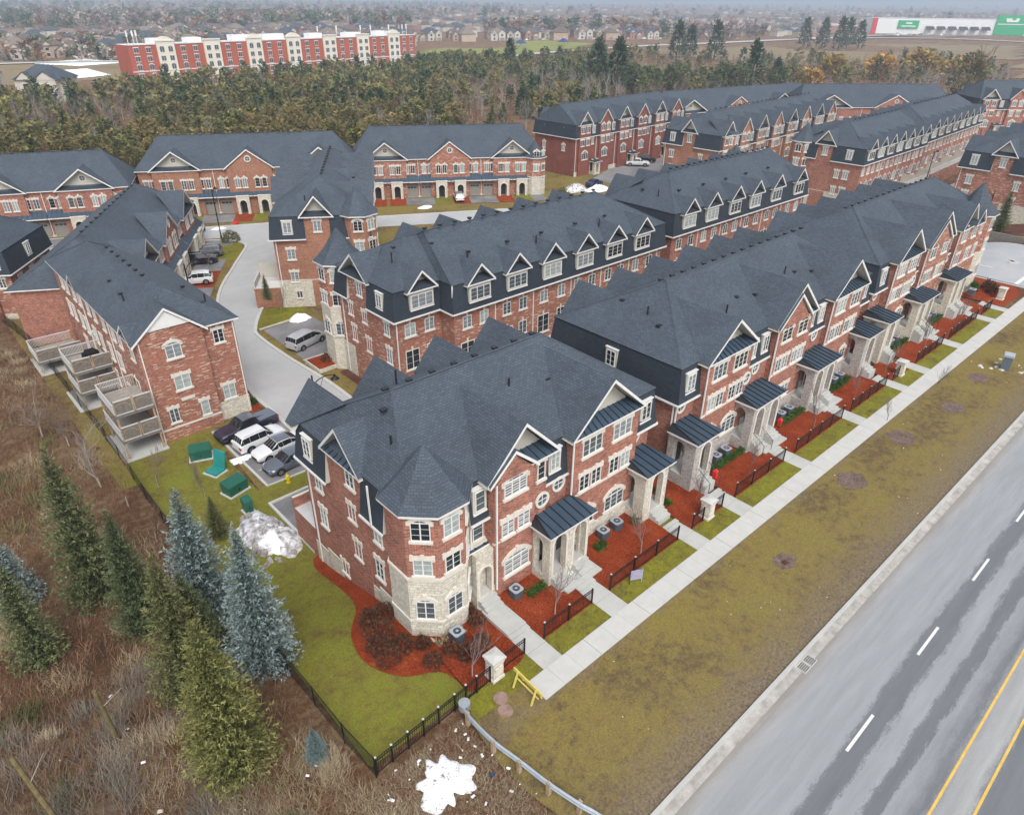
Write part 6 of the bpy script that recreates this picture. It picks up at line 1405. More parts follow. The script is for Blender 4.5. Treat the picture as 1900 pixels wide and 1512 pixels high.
for k, x, y, H, l, w in (('g1', 2.7, 45.0, 12.0, 'tall sparse green spruce standing alone in the brush at the left', .8), ('g2', 4.1, 39.6, 9.6, 'narrow dark green spruce right of the sparse tall spruce', .85), ('b1', 7.2, 36.0, 11.2, 'blue spruce rising beside the chain link fence with a pointed tip', 1.0),
                      ('o1', 4.4, 31.6, 9.8, 'olive green spruce in front of the pointed blue spruce', .92), ('b2', 8.1, 29.8, 10.2, 'blue spruce leaning over the fence, nearest the lawn', .88), ('y1', 4.1, 24.3, 10.4, 'yellow green bushy conifer in front, largest of the grove', .88),
                      ('g2', -1.6, 41.2, 8.2, 'green spruce cut by the left edge', .9), ('b1', -1.6, 47.4, 6.2, 'small blue spruce at the left edge behind the green one', 1.2), ('g1', 5.6, 33.2, 7.2, 'short green spruce wedged between the two blue spruces', 1.15)):
    tree('spruce_tree', l, sp[k], tk, x, y, None, hash(l) % 6 if False else (x*7+y) % 6.28, (H/10*w, H/10*w, H/10), 'tree', 'conifers of the grove')
tree('spruce_tree', 'small bushy green conifer alone on the lawn by the utility boxes', sp['o1'], tk, 11.2, 45.2, None, 1, (.42, .42, .38)); tree('spruce_tree', 'tiny blue green spruce in the brush below the fence', sp['b2'], tk, 7.3, 22.2, None, 1, (.26, .26, .23))
tree('spruce_tree', 'small conical evergreen on the mulch bank at the right edge', sp['g2'], tk, 141.5, 31.5, None, 2, (.75, .75, .72)); tree('spruce_tree', 'potted dark evergreen on the terrace of the orange block', sp['g1'], tk, 32.9, 81.6, .1, 2, (.3, .3, .33))
# bare trees
def bare_mesh(seed, H, levels=5, mat='twig_grey', spread=.55, thick=.03, twig=3, droop=0., up=.35, n0=4):
    rs = np.random.default_rng(seed); segs = []
    def grow(p, d, l, r, lev):
        n = 2 if lev > 1 else 3
        q = p; 
        for i in range(n):
            d = d+rs.normal(0, .12, 3); d[2] += (up*.15 if droop == 0 else -droop*.3); d /= np.linalg.norm(d); q2 = q+d*l/n; segs.append((q, q2, r*(1-.3*i/n), r*(1-.3*(i+1)/n), lev)); q = q2
            if lev > 0 and i >= 0:
                for _ in range(rs.integers(1, 3) if lev < levels else n0-1):
                    e = d+rs.normal(0, spread, 3); e[2] += up; e /= np.linalg.norm(e); grow(q, e, l*rs.uniform(.5, .75), r*.5, lev-1)
    grow(np.zeros(3), np.array([0, 0, 1.]), H*.42, H*thick*.5, levels)
    A = np.array([s_[0] for s_ in segs]); B_ = np.array([s_[1] for s_ in segs]); r0 = np.array([max(s_[2], H*.0011) for s_ in segs]); r1 = np.array([max(s_[3], H*.0009) for s_ in segs]); lv = np.array([s_[4] for s_ in segs])
    sc_ = H/max(.1, B_[:, 2].max()); A, B_ = A*sc_, B_*sc_
    d = B_-A; d /= np.linalg.norm(d, axis=1, keepdims=True)+1e-9; u = np.cross(d, [.3, .9, .2]); u /= np.linalg.norm(u, axis=1, keepdims=True)+1e-9; w = np.cross(d, u)
    V = []
    for P_, r_ in ((A, r0), (B_, r1)):
        for k in range(3): a = 2*PI*k/3; V.append(P_+(u*math.cos(a)+w*math.sin(a))*r_[:, None])
    V = np.stack(V, 1).reshape(-1, 3); b = np.arange(len(A))[:, None]*6
    F = np.concatenate([b+np.array([[k, (k+1) % 3, 3+(k+1) % 3, 3+k]]) for k in range(3)]); tint = np.repeat(np.clip(.25+rs.random(len(A))*.6, 0, 1), 6)
    return add_tris('crown', V, F, mat, tint)
bare = [bare_mesh(11+i, 10, 4, m, .55, .025, up=u_) for i, (m, u_) in enumerate((('twig_grey', .4), ('twig_grey', .55), ('twig_brown', .4), ('twig_purple', .5)))]
bt = trunk_mesh(2.2, .16, 'bark_pale'); sap = bare_mesh(31, 4.6, 3, 'twig_purple', .42, .022, up=.7, n0=5); st_ = trunk_mesh(1.2, .055, 'bark_pale')
for x, y, H, l in ((16.2, 20.75, 4.2, 'bare purple sapling behind the iron fence by the nearest pillar'), (22.9, 20.85, 4.4, 'bare sapling in front of the nearest twin porch'), (31.25, 20.8, 4.6, 'bare sapling in the bed by the pair of air conditioners'), (38.9, 21.4, 4.0, 'leaning bare sapling near the second pillar'),
                   (45.3, 20.9, 4.2, 'bare sapling in the first bed of the middle row'), (55.6, 20.8, 4.4, 'bare sapling in the second bed of the middle row'), (63.6, 20.8, 4.2, 'bare sapling in the last bed of the middle row'), (71.4, 21.2, 4, 'bare sapling near the third pillar'), (80.5, 20.8, 4.2, 'bare sapling in the first bed of the third row'), (89.8, 20.8, 4.2, 'bare sapling in the second bed of the third row'),
                   (62.0, 17.0, 2.6, 'thin stake like sapling at the sidewalk edge, nearer one'), (71.8, 16.4, 3, 'thin stake like sapling at the sidewalk edge, farther one'), (12.2, 50.4, 4.2, 'bare lawn sapling left of the utility boxes'), (9.9, 54.6, 4.6, 'bare lawn sapling next to the chain link fence'), (34.6, 82.0, 4.4, 'young bare tree in the lawn below the orange block'), (34.6, 105.9, 4, 'young bare tree between the parked cars')):
    t = tree('sapling', l, sap, st_, x, y, None, x, H/4.6, 'young tree', 'bare saplings')
for i, (x, y, H) in enumerate(((6.6, 62, 5), (6.3, 57.6, 5.5), (7.2, 53.5, 5), (6.0, 66.5, 4.6), (4.6, 70, 5), (2.2, 19.0, 2.6), (7.5, 47.8, 4.4))):
    tree('bare_tree', 'thin bare bush tree in the brown brush along the chain link fence', bare[i % 4], bt, x, y, None, i, H/10, 'tree', 'bare bush trees along the fence')
# shrubs
def shrub_mesh(seed, r, h, mat, n=260, tuft=.12, flat=1.):
    rs = np.random.default_rng(seed); u = rs.normal(0, 1, (n, 3)); u /= np.linalg.norm(u, axis=1, keepdims=True); u[:, 2] = np.abs(u[:, 2]); rr = rs.uniform(.35, 1, n)[:, None]**.5
    P = u*rr*np.array([r, r, h]); V, F = tufts(P, u, tuft, 4, .7, rs); return add_tris('foliage', V, F, mat, np.repeat(np.repeat(rs.random(n), 4), 3))
def shrub(x, y, r, h, mat, label, seed=1, group=None, sx=1, sy=1, rz=0, n=260, tuft=.12):
    k = (mat, seed % 3, n, tuft)
    if k not in SH: SH[k] = shrub_mesh(seed % 3+40, 1, 1, mat, n, tuft/max(r, .1)*1.0)
    o = obj('shrub', SH[k], None, (x, y, ground_z(x, y)+.08), rz); o.scale = (r*sx, r*sy, h); tag(o, label, 'shrub', group); return o
SH = {}
for i, (x, y, r_) in enumerate(((14.0, 26.9, .95), (13.4, 25.9, .8), (14.9, 27.9, .8), (13.3, 24.8, .8), (14.4, 25.0, .7), (14.1, 28.2, .7))): shrub(x, y, r_, .95, 'shrub_brown', 'dense brown shrub massed at the left of the corner mulch bed', i, 'brown shrubs massed in the corner bed', n=420)
for i, (x, y, r_, l) in enumerate(((15.35, 24.3, .45, 'small round brown shrub nearest the cut straw stubs'), (15.1, 22.9, .6, 'brown shrub at the lower edge of the corner mulch'), (16.4, 22.9, .5, 'brown shrub in the middle of the corner mulch'), (16.9, 22.0, .62, 'brown shrub near the iron fence in the corner mulch'), (18.0, 22.1, .6, 'brown shrub left of the first path'), (18.9, 23.6, .55, 'brown shrub right of the turret air conditioner'), (19.0, 24.6, .4, 'small brown shrub at the entry steps'))): shrub(x, y, r_, .75, 'shrub_brown', l, i, 'single brown shrubs in the corner bed')
def hedge(x0, x1, y, label, z=.2, h=.5):
    rs = np.random.default_rng(int(x0*10)); n = int((x1-x0)*170); P = np.stack([rs.uniform(x0, x1, n), y+rs.normal(0, .16, n), z+rs.uniform(0, h, n)], 1); D = rs.normal(0, 1, P.shape); V, F = tufts(P, D, .13, 4, .5, rs)
    tag(obj('hedge', add_tris('foliage', V, F, 'foliage_green', np.repeat(np.repeat(rs.random(n), 4), 3))), label, 'hedge', 'low green hedges in the front beds')
for a, b, y, l in ((22.5, 24.0, 22.9, 'low green hedge by the nearest air conditioner and twin porch'), (28.9, 29.9, 22.9, 'short green hedge in the middle bed of the nearest row'), (33.0, 33.9, 23.0, 'small green clump before the single porch of the nearest row'), (42.9, 47.4, 22.95, 'long low green hedge, first of the middle row'), (53.2, 57.6, 22.95, 'long low green hedge, second of the middle row'), (62.8, 67.0, 22.95, 'long low green hedge, third of the middle row'), (76.6, 81.0, 22.9, 'long low green hedge, first of the third row'), (87, 91, 22.9, 'long low green hedge, second of the third row')): hedge(a, b, y, l)
for i, (x, y, r_) in enumerate(((36.9, 22.9, .45), (37.6, 24.2, .5), (38.4, 24.4, .45), (36.3, 24.3, .4), (71.2, 24, .5), (71.8, 23, .45))): shrub(x, y, r_, .5, 'foliage_green', 'small round green shrub between two porches near a pillar', i, 'round green shrubs between the rows')
shrub(42.6, 116.6, 1.6, 1.8, 'needles_olive', 'round olive bush on the grass corner of the lane', 2, n=420, tuft=.2); shrub(108, 111, 3, 1.2, 'foliage_gold', 'golden bush along the maroon row wall', 1, n=300, tuft=.3); shrub(106.5, 101.5, 1.6, 2, 'needles_olive', 'green bush at the end of the middle back row', 2, n=300, tuft=.25)
shrub(32.0, 65.6, .9, 1.2, 'shrub_brown', 'brown bush in the stone planter', 1, n=300, tuft=.14); shrub(21.6, 64, .55, .9, 'foliage_green', 'round green bush by the mulch strip behind the pickup', 1); shrub(21.9, 62.6, .4, .6, 'foliage_green', 'smaller green bush by the mulch strip behind the pickup', 2)
for x, y, k in ((104.5, 24, 'foliage_green'), (102.6, 24.2, 'needles_blue'), (106.5, 22.5, 'shrub_brown'), (105.2, 21.5, 'shrub_brown')): shrub(x, y, .9, 1.3, k, 'leafy shrub in the far corner bed by the entrance road', 1, 'shrubs of the far corner bed')
# brush: dry stems, grasses and twigs nobody could count
def blades(name, n, area, hgt, mat, rs, width=.03, lean=.6, clump=0, tint=None):
    x0, x1, y0, y1 = area; X = rs.uniform(x0, x1, n); Y = rs.uniform(y0, y1, n)
    if clump:
        cxs = rs.uniform(x0, x1, clump); cys = rs.uniform(y0, y1, clump); k = rs.integers(0, clump, n); cr = rs.uniform(.5, 2.2, clump); X = cxs[k]+rs.normal(0, 1, n)*cr[k]*.5; Y = cys[k]+rs.normal(0, 1, n)*cr[k]*.5
        tb = rs.random(clump)[k]
    else: tb = rs.random(n)
    keep = (X < 8.3) | (Y < 19.2); keep &= ~((X > 14.0) & (Y > 0)) & (Y > -19) & ~((X > 8.3) & (Y > 19.0)); X, Y, tb = X[keep], Y[keep], tb[keep]; n = len(X)
    Z = terr(X, Y); a = rs.uniform(0, 2*PI, n); h = hgt*rs.uniform(.4, 1.2, n); L_ = lean*h*rs.uniform(.2, 1.2, n)
    b2 = a+rs.normal(0, .8, n)*1.0+.0; P0 = np.stack([X, Y, Z-.03], 1); side = np.stack([np.cos(b2+1.57), np.sin(b2+1.57), np.zeros(n)], 1)*width
    tip = P0+np.stack([np.cos(b2)*L_, np.sin(b2)*L_, h], 1); V = np.stack([P0-side, P0+side, tip], 1).reshape(-1, 3)
    o = obj(name, add_tris(name, V, np.arange(3*n).reshape(-1, 3), mat, np.repeat(np.clip(tb*.7+rs.random(n)*.3, 0, 1), 3))); tag(o, kind='stuff'); return o
rs = np.random.default_rng(5)
blades('dry_brush', 110000, (-34, 8.2, 14, 112), .5, 'twig_brown', rs, .016, 1.3, 1500)
blades('dry_twigs', 50000, (-30, 8.2, 14, 80), .6, 'twig_rust', rs, .012, 1.4, 500)
blades('dry_twigs', 30000, (-20, 5, 16, 36), .7, 'twig_brush', rs, .012, 1.4, 120)
blades('dry_grass', 42000, (-14, 8.4, 8, 23), .5, 'twig_straw', rs, .013, 1.4, 200)
blades('dry_grass', 46000, (-24, 7, 20, 100), .5, 'twig_straw', rs, .013, 1.4, 130)
blades('leaf_litter', 30000, (7.4, 14.3, 10.0, 19.4), .13, 'twig_brown', rs, .035, 1.8, 0)
blades('leaf_litter', 9000, (7.4, 14.3, 10.0, 19.4), .3, 'twig_straw', rs, .012, 1.5, 60)
blades('leaf_litter', 7000, (7.4, 14.3, 10.0, 19.4), .12, 'shrub_brown', rs, .04, 1.5, 0)
blades('litter_bits', 420, (8, 14.2, 10.5, 19.2), .07, 'bits', rs, .05, 1.2, 30)
blades('brush_growth', 9000, (-20, 8, 15, 90), .6, 'needles_olive', rs, .03, 1, 40)
# small pale litter
def litter(n, area, label, grp, mats=('snow', 'trim_white', 'limestone'), s=.07, seed=3):
    r_ = random.Random(seed); x0, x1, y0, y1 = area
    for i in range(n):
        x, y = r_.uniform(x0, x1), r_.uniform(y0, y1)
        if x > 8.4 and y > 19.3 and x < 14.5: continue
        q = s*r_.uniform(.5, 1.5); mb = MB(); z = max(.05, ground_z(x, y)+.06); mb.hexa([(-q, -q*.6, 0), (q, -q*.5, 0), (q*.8, q*.6, 0), (-q, q*.5, 0), (-q*.7, -q*.4, q*.4), (q*.6, -q*.3, q*.5), (q*.5, q*.4, q*.3), (-q*.6, q*.3, q*.6)], r_.choice(mats)); tag(mb.build('scrap', None, (x, y, ground_z(x, y)+.08 if y > 20 else .08), r_.uniform(0, 6)), label, 'litter', grp)
litter(70, (8.5, 14.2, 11, 19.0), 'pale scrap of litter on the bank by the snow patch', 'scraps on the littered bank', s=.08)
litter(30, (19, 95, 9.5, 16.6), 'tiny pale scrap lying on the wide grass verge', 'scraps on the verge', seed=4, s=.045); litter(28, (-3, 7.5, 18, 50), 'pale scrap caught in the brown brush', 'scraps in the brush', s=.1, seed=5)
t = empty('litter_bag', (13.2, 15.6, .08), 0, 'crumpled blue bag among the litter by the snow patch', 'litter'); mb = MB(); mb.hexa([(-.12, -.1, 0), (.12, -.1, 0), (.12, .1, 0), (-.12, .1, 0), (-.08, -.05, .12), (.07, -.06, .1), (.08, .05, .13), (-.07, .06, .09)], 'car_blue'); mb.build('bag', t)
mb = MB(); mb.hexa([(-.25, -.2, 0), (.25, -.2, 0), (.2, .2, 0), (-.25, .2, 0), (-.1, -.1, .14), (.12, -.08, .12), (.1, .1, .12), (-.1, .08, .15)], 'shrub_brown'); tag(mb.build('debris', None, (37.9, 13.7, .03)), 'dark clump of debris in the middle of the verge', 'debris')
# straw stubs at the turret
rs = np.random.default_rng(9); P = np.concatenate([np.array([[16.1+i*.55, 23.85-.1*i, .15]])+rs.normal(0, .1, (16, 3))*[1, 1, .1] for i in range(4)]); V, F = tufts(P, np.tile([0, 0, 1.], (len(P), 1)), .32, 2, .6, rs); tag(obj('cut_grass', add_tris('cut_grass', V, F, 'twig_straw', rs.random(len(V)))), 'cut straw coloured grass stubs at the foot of the turret', 'plant')
# ------------------------------------------------------------ far ground covers
def far_sheet(name, pts, z, mat): return sheet(name, pts, z, mat)
tz = lambda x, y: float(terr(np.array(x, float), np.array(y, float)))
def fs(name, pts, dz, mat):   # draped by triangulated grid clipped to polygon
    xs = [p[0] for p in pts]; ys = [p[1] for p in pts]; st = max((max(xs)-min(xs)), (max(ys)-min(ys)))/28
    def inside(x, y):
        c = False; n = len(pts)
        for i in range(n):
            (x1, y1), (x2, y2) = pts[i], pts[(i+1) % n]
            if (y1 > y) != (y2 > y) and x < (x2-x1)*(y-y1)/(y2-y1)+x1: c = not c
        return c
    X = np.arange(min(xs), max(xs)+st, st); Y = np.arange(min(ys), max(ys)+st, st); mb = MB()
    for i in range(len(X)-1):
        for j in range(len(Y)-1):
            if inside(X[i]+st/2, Y[j]+st/2): mb.poly([(a, b, tz(a, b)+dz) for a, b in ((X[i], Y[j]), (X[i+1], Y[j]), (X[i+1], Y[j+1]), (X[i], Y[j+1]))], mat)
    return tag(mb.build(name), kind='structure')
fs('park', [(376, 530), (453, 573), (573, 589), (576, 516), (500, 470), (450, 456), (347, 409), (297, 411)], .35, 'park_grass')
fs('field', [(556, 447), (675, 399), (780, 411), (842, 348), (921, 240), (695, 178), (502, 254), (489, 355)], .3, 'far_field')
fs('field', [(430, 100), (700, 20), (1100, 60), (1000, 230), (700, 180)], .25, 'far_field'); fs('field', [(900, 420), (1500, 300), (2600, 900), (2000, 1300)], .4, 'far_field'); fs('field', [(2334, 1247), (2949, 1243), (6520, 2761), (5181, 2779)], .4, 'far_field')
def frib(name, pts, w, dz, mat):
    P = sm_line(pts, 6); return rib(name, P, w, lambda x, y: tz(x, y)+dz, mat)
frib('road', [(250, 372), (300, 392), (341, 402), (424, 435), (569, 459), (670, 457), (860, 441), (980, 368), (1012, 265), (1010, 100)], 12, .8, 'concrete_light')
frib('road', [(40, 560), (85, 552), (130, 540), (170, 520)], 9, .8, 'concrete_light'); frib('road', [(860, 441), (1300, 700), (2200, 1500)], 16, .8, 'concrete_light'); frib('road', [(860, 441), (1050, 420), (1250, 300)], 26, .7, 'gravel')
fs('pond', [(100, 545), (135, 562), (150, 523), (118, 512)], .5, 'snow'); fs('pond', [(96, 488), (118, 494), (118, 448), (86, 430)], .5, 'snow'); fs('field', [(60, 420), (150, 430), (170, 560), (60, 580)], .3, 'far_field')
# ------------------------------------------------------------ hotel
t_a = math.atan2(18, 164); HX, HY, HZ = 104.4, 362.0, -4.0
ho = empty('hotel', (HX, HY, HZ), t_a, 'long five storey hotel of red brick and cream bays beyond the woods', 'building')
Lh, nb, Hh = 165., 15, 18.9; bw = Lh/nb; cream = {1, 3, 5, 7, 9, 11, 13}; arch_b = {1, 5, 7, 13}
wallr = MB(); wallc = MB(); trm = MB()
wallr.box(0, Lh, 0, 13, 0, Hh-1, 'hotel_red')
wh = {}
for kind in ('F', 'A'):
    me, cache, pn = window_mesh(2.1, 2.0, kind, 2, 'trim_white'); pn.m = ['glass_mid']; wh[kind] = (me, pn.mesh('pane'))
for i in range(nb):
    a, b = i*bw+(1.1 if i % 2 else -1.1 if i else 0), (i+1)*bw-(1.1 if i % 2 else -1.1 if i < nb-1 else 0); d = 0
    wallc = MB(); trm = MB()
    if i in cream:
        d = .7; wallc.box(a+.4, b-.4, -d, .5, 0, Hh+.2, 'hotel_cream'); trm.box(a+.1, b-.1, -d-.3, .6, Hh+.2, Hh+.7, 'trim_white')
        if i in arch_b: wallc.extr([((a+b)/2+x, z) for x, z in arc(b-a-1.4, Hh+.7, 1.5, 8)]+[(a+.7, Hh+.6), (b-.7, Hh+.6)][:0], -d, .5, 'hotel_cream')
    else: trm.box(a+.1, b-.1, -.25, .5, Hh-1, Hh-.5, 'trim_white')
    trm.box(a, b, -d-.18, -d+.02, 7.35, 7.75, 'trim_white')
    for f in range(5):
        for k in (.28, .72):
            kd = 'A' if f == 2 or (f == 4 and i in arch_b) else 'F'; z = 1.1+f*3.45
            o = obj('window', wh[kd][0], ho, (a+(b-a)*k, -d-.02, z)); obj('pane', wh[kd][1], o)
    wallc.build('cream_bay', ho); trm.build('trim', ho)
wallr.build('wall', ho)
mb = MB(); mb.box(.5, Lh-.5, .6, 12.5, Hh-1.1, Hh-.9, 'white_wall'); mb.build('roof', ho)
for x, y, w, h in ((12, 8, 5, 2.2), (30, 12, 7, 2), (52, 9, 9, 2.6), (70, 14, 12, 2.4), (96, 10, 8, 2.2), (120, 12, 10, 2), (140, 9, 6, 2.4), (152, 14, 5, 2)): mb = MB(); mb.box(x, x+w, y*.5, y*.5+5, Hh-.9, Hh-.9+h, 'white_wall'); mb.build('rooftop_unit', ho)
for x in (2, 4.5, 6, 100, 112, 128, 135, 148, 158, 161): mb = MB(); mb.tube((x, 3, Hh-1), (x, 3, Hh+4.5), .12, .12, 4, 'white_wall'); mb.box(x-.3, x+.3, 2.8, 3.2, Hh+2.3, Hh+4.6, 'white_wall'); mb.build('antenna', ho)
# ------------------------------------------------------------ far store with a green sign
g = math.atan2(322-456, 1220-1116); so_ = empty('superstore', (1116, 456, -5), g, 'long white store with a green entrance block beyond the fields', 'building'); Ls = 190
mb = MB(); mb.box(-20, Ls, 0, 70, 0, 18, 'white_wall'); mb.box(-20, Ls, 1, 69, 18, 18.6, 'concrete_light'); mb.build('wall', so_)
for a, b, z0, z1 in ((8, 34, 7, 16.5), (130, 168, .5, 24)): mb = MB(); mb.box(a, b, -1.6, -.1, z0, z1, 'sign_green'); mb.build('sign_panel', so_)
mb = MB(); mb.box(132, 166, -1.9, -1.6, 13.0, 14.0, 'white_wall'); mb.extr([(142, 16), (156, 16), (157.5, 20.5), (153, 20.5), (153, 18.2), (148, 18.2), (148, 20.5), (140.5, 20.5)], -1.9, -1.6, 'white_wall'); mb.box(17, 25, -1.9, -1.6, 12.2, 14.2, 'white_wall'); mb.box(12, 30, -1.9, -1.6, 9, 10.4, 'white_wall'); mb.build('sign_lettering', so_)
for k in range(6): mb = MB(); mb.hexa([(44+k*14, -7, 6), (54+k*14, -7, 6), (54+k*14, 0, 9.5), (44+k*14, 0, 9.5), (44+k*14, -7, 6.4), (54+k*14, -7, 6.4), (54+k*14, 0, 10), (44+k*14, 0, 10)], 'metal_dark'); mb.build('canopy', so_)
mb = MB(); mb.box(-3, 3, -1, 1, 0, 19, 'sign_red'); tag(mb.build('pylon_sign', None, (1052, 452, -4), g), 'tall red pylon sign left of the white store', 'sign')
mb = MB(); mb.box(0, 40, 0, 30, 0, 9, 'far_wall_red'); mb.box(0, 40, 0, 30, 9, 9.8, 'concrete_light'); tag(mb.build('shop', None, (1020, 500, -4), g), 'low brick shop behind the red pylon sign', 'building')
# ------------------------------------------------------------ suburban houses
def house_proto(seed, wall, roof, w=13, d=12, h=6.2):
    rs_ = random.Random(seed); t = empty('house', (0, 0, 0)); mb = MB(); mb.box(0, w, 0, d, -1, h, wall); mb.box(w*.52, w*.95, -2.2, 0.1, -1, h*.55 if seed % 2 else h, wall)
    mb.build('wall', t); mb = MB(); o = .5; zr = h+3.6
    A = [(-o, -o, h), (w+o, -o, h), (w+o, d+o, h), (-o, d+o, h)]; P, Q = (w*.35, d/2, zr), (w*.65, d/2, zr)
    for f in ([A[0], A[1], Q, P], [A[1], A[2], Q], [A[2], A[3], P, Q], [A[3], A[0], P]): mb.poly(f, roof)
    mb.poly([(p[0], p[1], h-.15) for p in A[::-1]], 'trim_white')
    gx0, gx1, gy = w*.48, w*.99, -2.6; gz0 = h*.55 if seed % 2 else h; gm = (gx0+gx1)/2
    mb.poly([(gx0, gy, gz0), (gm, gy, gz0+2.4), (gm, d*.35, gz0+2.4), (gx0, d*.35, gz0)], roof); mb.poly([(gx1, gy, gz0), (gx1, d*.35, gz0), (gm, d*.35, gz0+2.4), (gm, gy, gz0+2.4)], roof); mb.poly([(gx0+.2, gy+.3, gz0), (gx1-.2, gy+.3, gz0), (gm, gy+.3, gz0+2.2)], 'far_wall_pale')
    a0, a1 = w*.05, w*.42; am = (a0+a1)/2; mb.poly([(a0, -.7, h), (am, -.7, h+2.1), (am, d*.3, h+2.1), (a0, d*.3, h)], roof); mb.poly([(a1, -.7, h), (a1, d*.3, h), (am, d*.3, h+2.1), (am, -.7, h+2.1)], roof); mb.poly([(a0+.2, -.5, h), (a1-.2, -.5, h), (am, -.5, h+1.9)], 'far_wall_pale')
    mb.build('roof', t)
    for x, y, z, ww, hh in ((w*.24, -.02, 3.6, 1.8, 1.5), (w*.24, -.02, .8, 1.8, 1.6), (w*.73, -2.25 if not seed % 2 else -.02, 3.8, 2.2, 1.4)): mb = MB(); mb.box(x-ww/2-.15, x+ww/2+.15, y-.05, y, z-.15, z+hh+.15, 'trim_white'); mb.box(x-ww/2, x+ww/2, y-.08, y-.04, z, z+hh, 'glass_dark'); mb.build('window', t)
    mb = MB(); mb.box(w*.57, w*.9, -2.26, -2.2, 0, 2.5, 'garage_door'); mb.build('garage_door', t)
    mb = MB(); mb.box(w*.5-.45, w*.5+.45, -.08, 0, 0, 2.2, 'door_dark'); mb.build('door', t)
    for k, s_ in enumerate((d*.3, d*.7)): mb = MB(); mb.box(w, w+.06, s_-.7, s_+.7, 3.7, 5.1, 'glass_dark'); mb.box(-.06, 0, s_-.7, s_+.7, 3.7, 5.1, 'glass_dark'); mb.build('side_window', t)
    return t
hp = [house_proto(i, w_, r_) for i, (w_, r_) in enumerate((('far_wall', 'shingle_tan'), ('far_wall_red', 'shingle_brown'), ('far_wall_pale', 'shingle'), ('brick_buff', 'shingle_brown'), ('far_wall_pale', 'shingle_tan'), ('far_wall_red', 'shingle')))]
used_h = set(); HC = 0
def put_house(k, x, y, ang, label, group, sc=1.):
    global HC
    if k in used_h: o = copy_tree(hp[k])
    else: o = hp[k]; used_h.add(k)
    tag(o, label, 'house', group); place(o, (x, y, tz(x, y)), ang, sc=sc); HC += 1
rh = random.Random(12)
def street(x0, y0, x1, y1, n, label, group, face=None, jit=1.5):
    a = math.atan2(y1-y0, x1-x0)
    for i in range(n):
        t_ = i/(max(1, n-1)); put_house(rh.randrange(6), x0+(x1-x0)*t_+rh.uniform(-jit, jit), y0+(y1-y0)*t_+rh.uniform(-jit, jit), a+(face or 0)+rh.choice((0, 0, 0, PI)), label, group, rh.uniform(.95, 1.2))
G1 = 'houses facing the park road'
street(500, 640, 690, 540, 12, 'pale two storey house in the row facing the park road', G1); street(520, 675, 720, 570, 12, 'house in the second row behind the park road', G1); street(560, 715, 760, 610, 11, 'house in the third row behind the park road', G1)
street(380, 665, 480, 655, 6, 'house above the park lawn', 'houses above the park'); street(395, 700, 500, 685, 6, 'house in the second row above the park', 'houses above the park')
street(100, 640, 250, 600, 9, 'house on the street behind the hotel, left part', 'houses behind the hotel'); street(95, 675, 255, 640, 9, 'house in the second street behind the hotel', 'houses behind the hotel'); street(260, 560, 420, 610, 10, 'house on the street behind the hotel, right part', 'houses behind the hotel'); street(270, 600, 420, 640, 9, 'house in the deeper street behind the hotel, right part', 'houses behind the hotel'); street(110, 600, 250, 560, 8, 'low roofed house just behind the hotel roof', 'houses behind the hotel')
street(60, 620, 110, 628, 4, 'house at the upper left beyond the pond', 'houses beyond the pond'); street(80, 585, 118, 590, 3, 'pale house on the far shore of the frozen pond', 'houses beyond the pond'); street(60, 655, 120, 665, 4, 'house in the second row beyond the pond', 'houses beyond the pond')
for k in range(7): street(75+k*6, 700+k*34, 470+k*8, 690+k*34, 15, 'house in the deep rows far behind the hotel', 'houses far behind the hotel', jit=4)
put_house(2, 56, 345, R(-35), 'grey roofed house at the left edge in front of the frozen pond', None, 1.3); put_house(0, 40, 380, R(-35), 'second tan house at the left edge behind the first one', None, 1.0); put_house(2, 46, 412, R(-35), 'pale house at the left edge nearest the pond', None)
# houses too far to tell apart: one mass
def far_town(name, n, fn, seed):
    r_ = np.random.default_rng(seed); mats = ['far_wall', 'far_wall_pale', 'shingle_brown', 'shingle', 'shingle_tan', 'far_wall_red']; mb = MB()
    for i in range(n):
        x, y = fn(r_); a = r_.uniform(-.5, .5); w, d, h = r_.uniform(10, 16), r_.uniform(9, 13), r_.uniform(5, 7); T = (lambda x, y, a: lambda s_, q, z: (x+s_*math.cos(a)-q*math.sin(a), y+s_*math.sin(a)+q*math.cos(a), z))(x, y, a); z0 = tz(x, y)
        mb.box(0, w, 0, d, z0-1, z0+h, mats[int(r_.integers(0, 2)) if r_.random() < .7 else 5], T=T); rm = mats[int(r_.integers(2, 5))]; q = [(-.4, -.4, z0+h), (w+.4, -.4, z0+h), (w+.4, d+.4, z0+h), (-.4, d+.4, z0+h)]; p, s_ = (w*.3, d/2, z0+h+3.5), (w*.7, d/2, z0+h+3.5)
        for f in ([q[0], q[1], s_, p], [q[1], q[2], s_], [q[2], q[3], p, s_], [q[3], q[0], p]): mb.poly(f, rm, T=T)
    tag(mb.build(name), kind='stuff')
def region(d0, d1, a0, a1):
    def f(r_): d = d0+(d1-d0)*r_.random()**1.0; a = R(r_.uniform(a0, a1)); return d*math.cos(a), d*math.sin(a)
    return f
far_town('distant_houses', 420, region(1000, 2000, 26, 66), 1); far_town('distant_houses', 520, region(1300, 3200, 8, 30), 2); far_town('distant_houses', 200, region(2000, 4200, 50, 64), 3); far_town('distant_houses', 260, region(2600, 5200, 8, 50), 4)
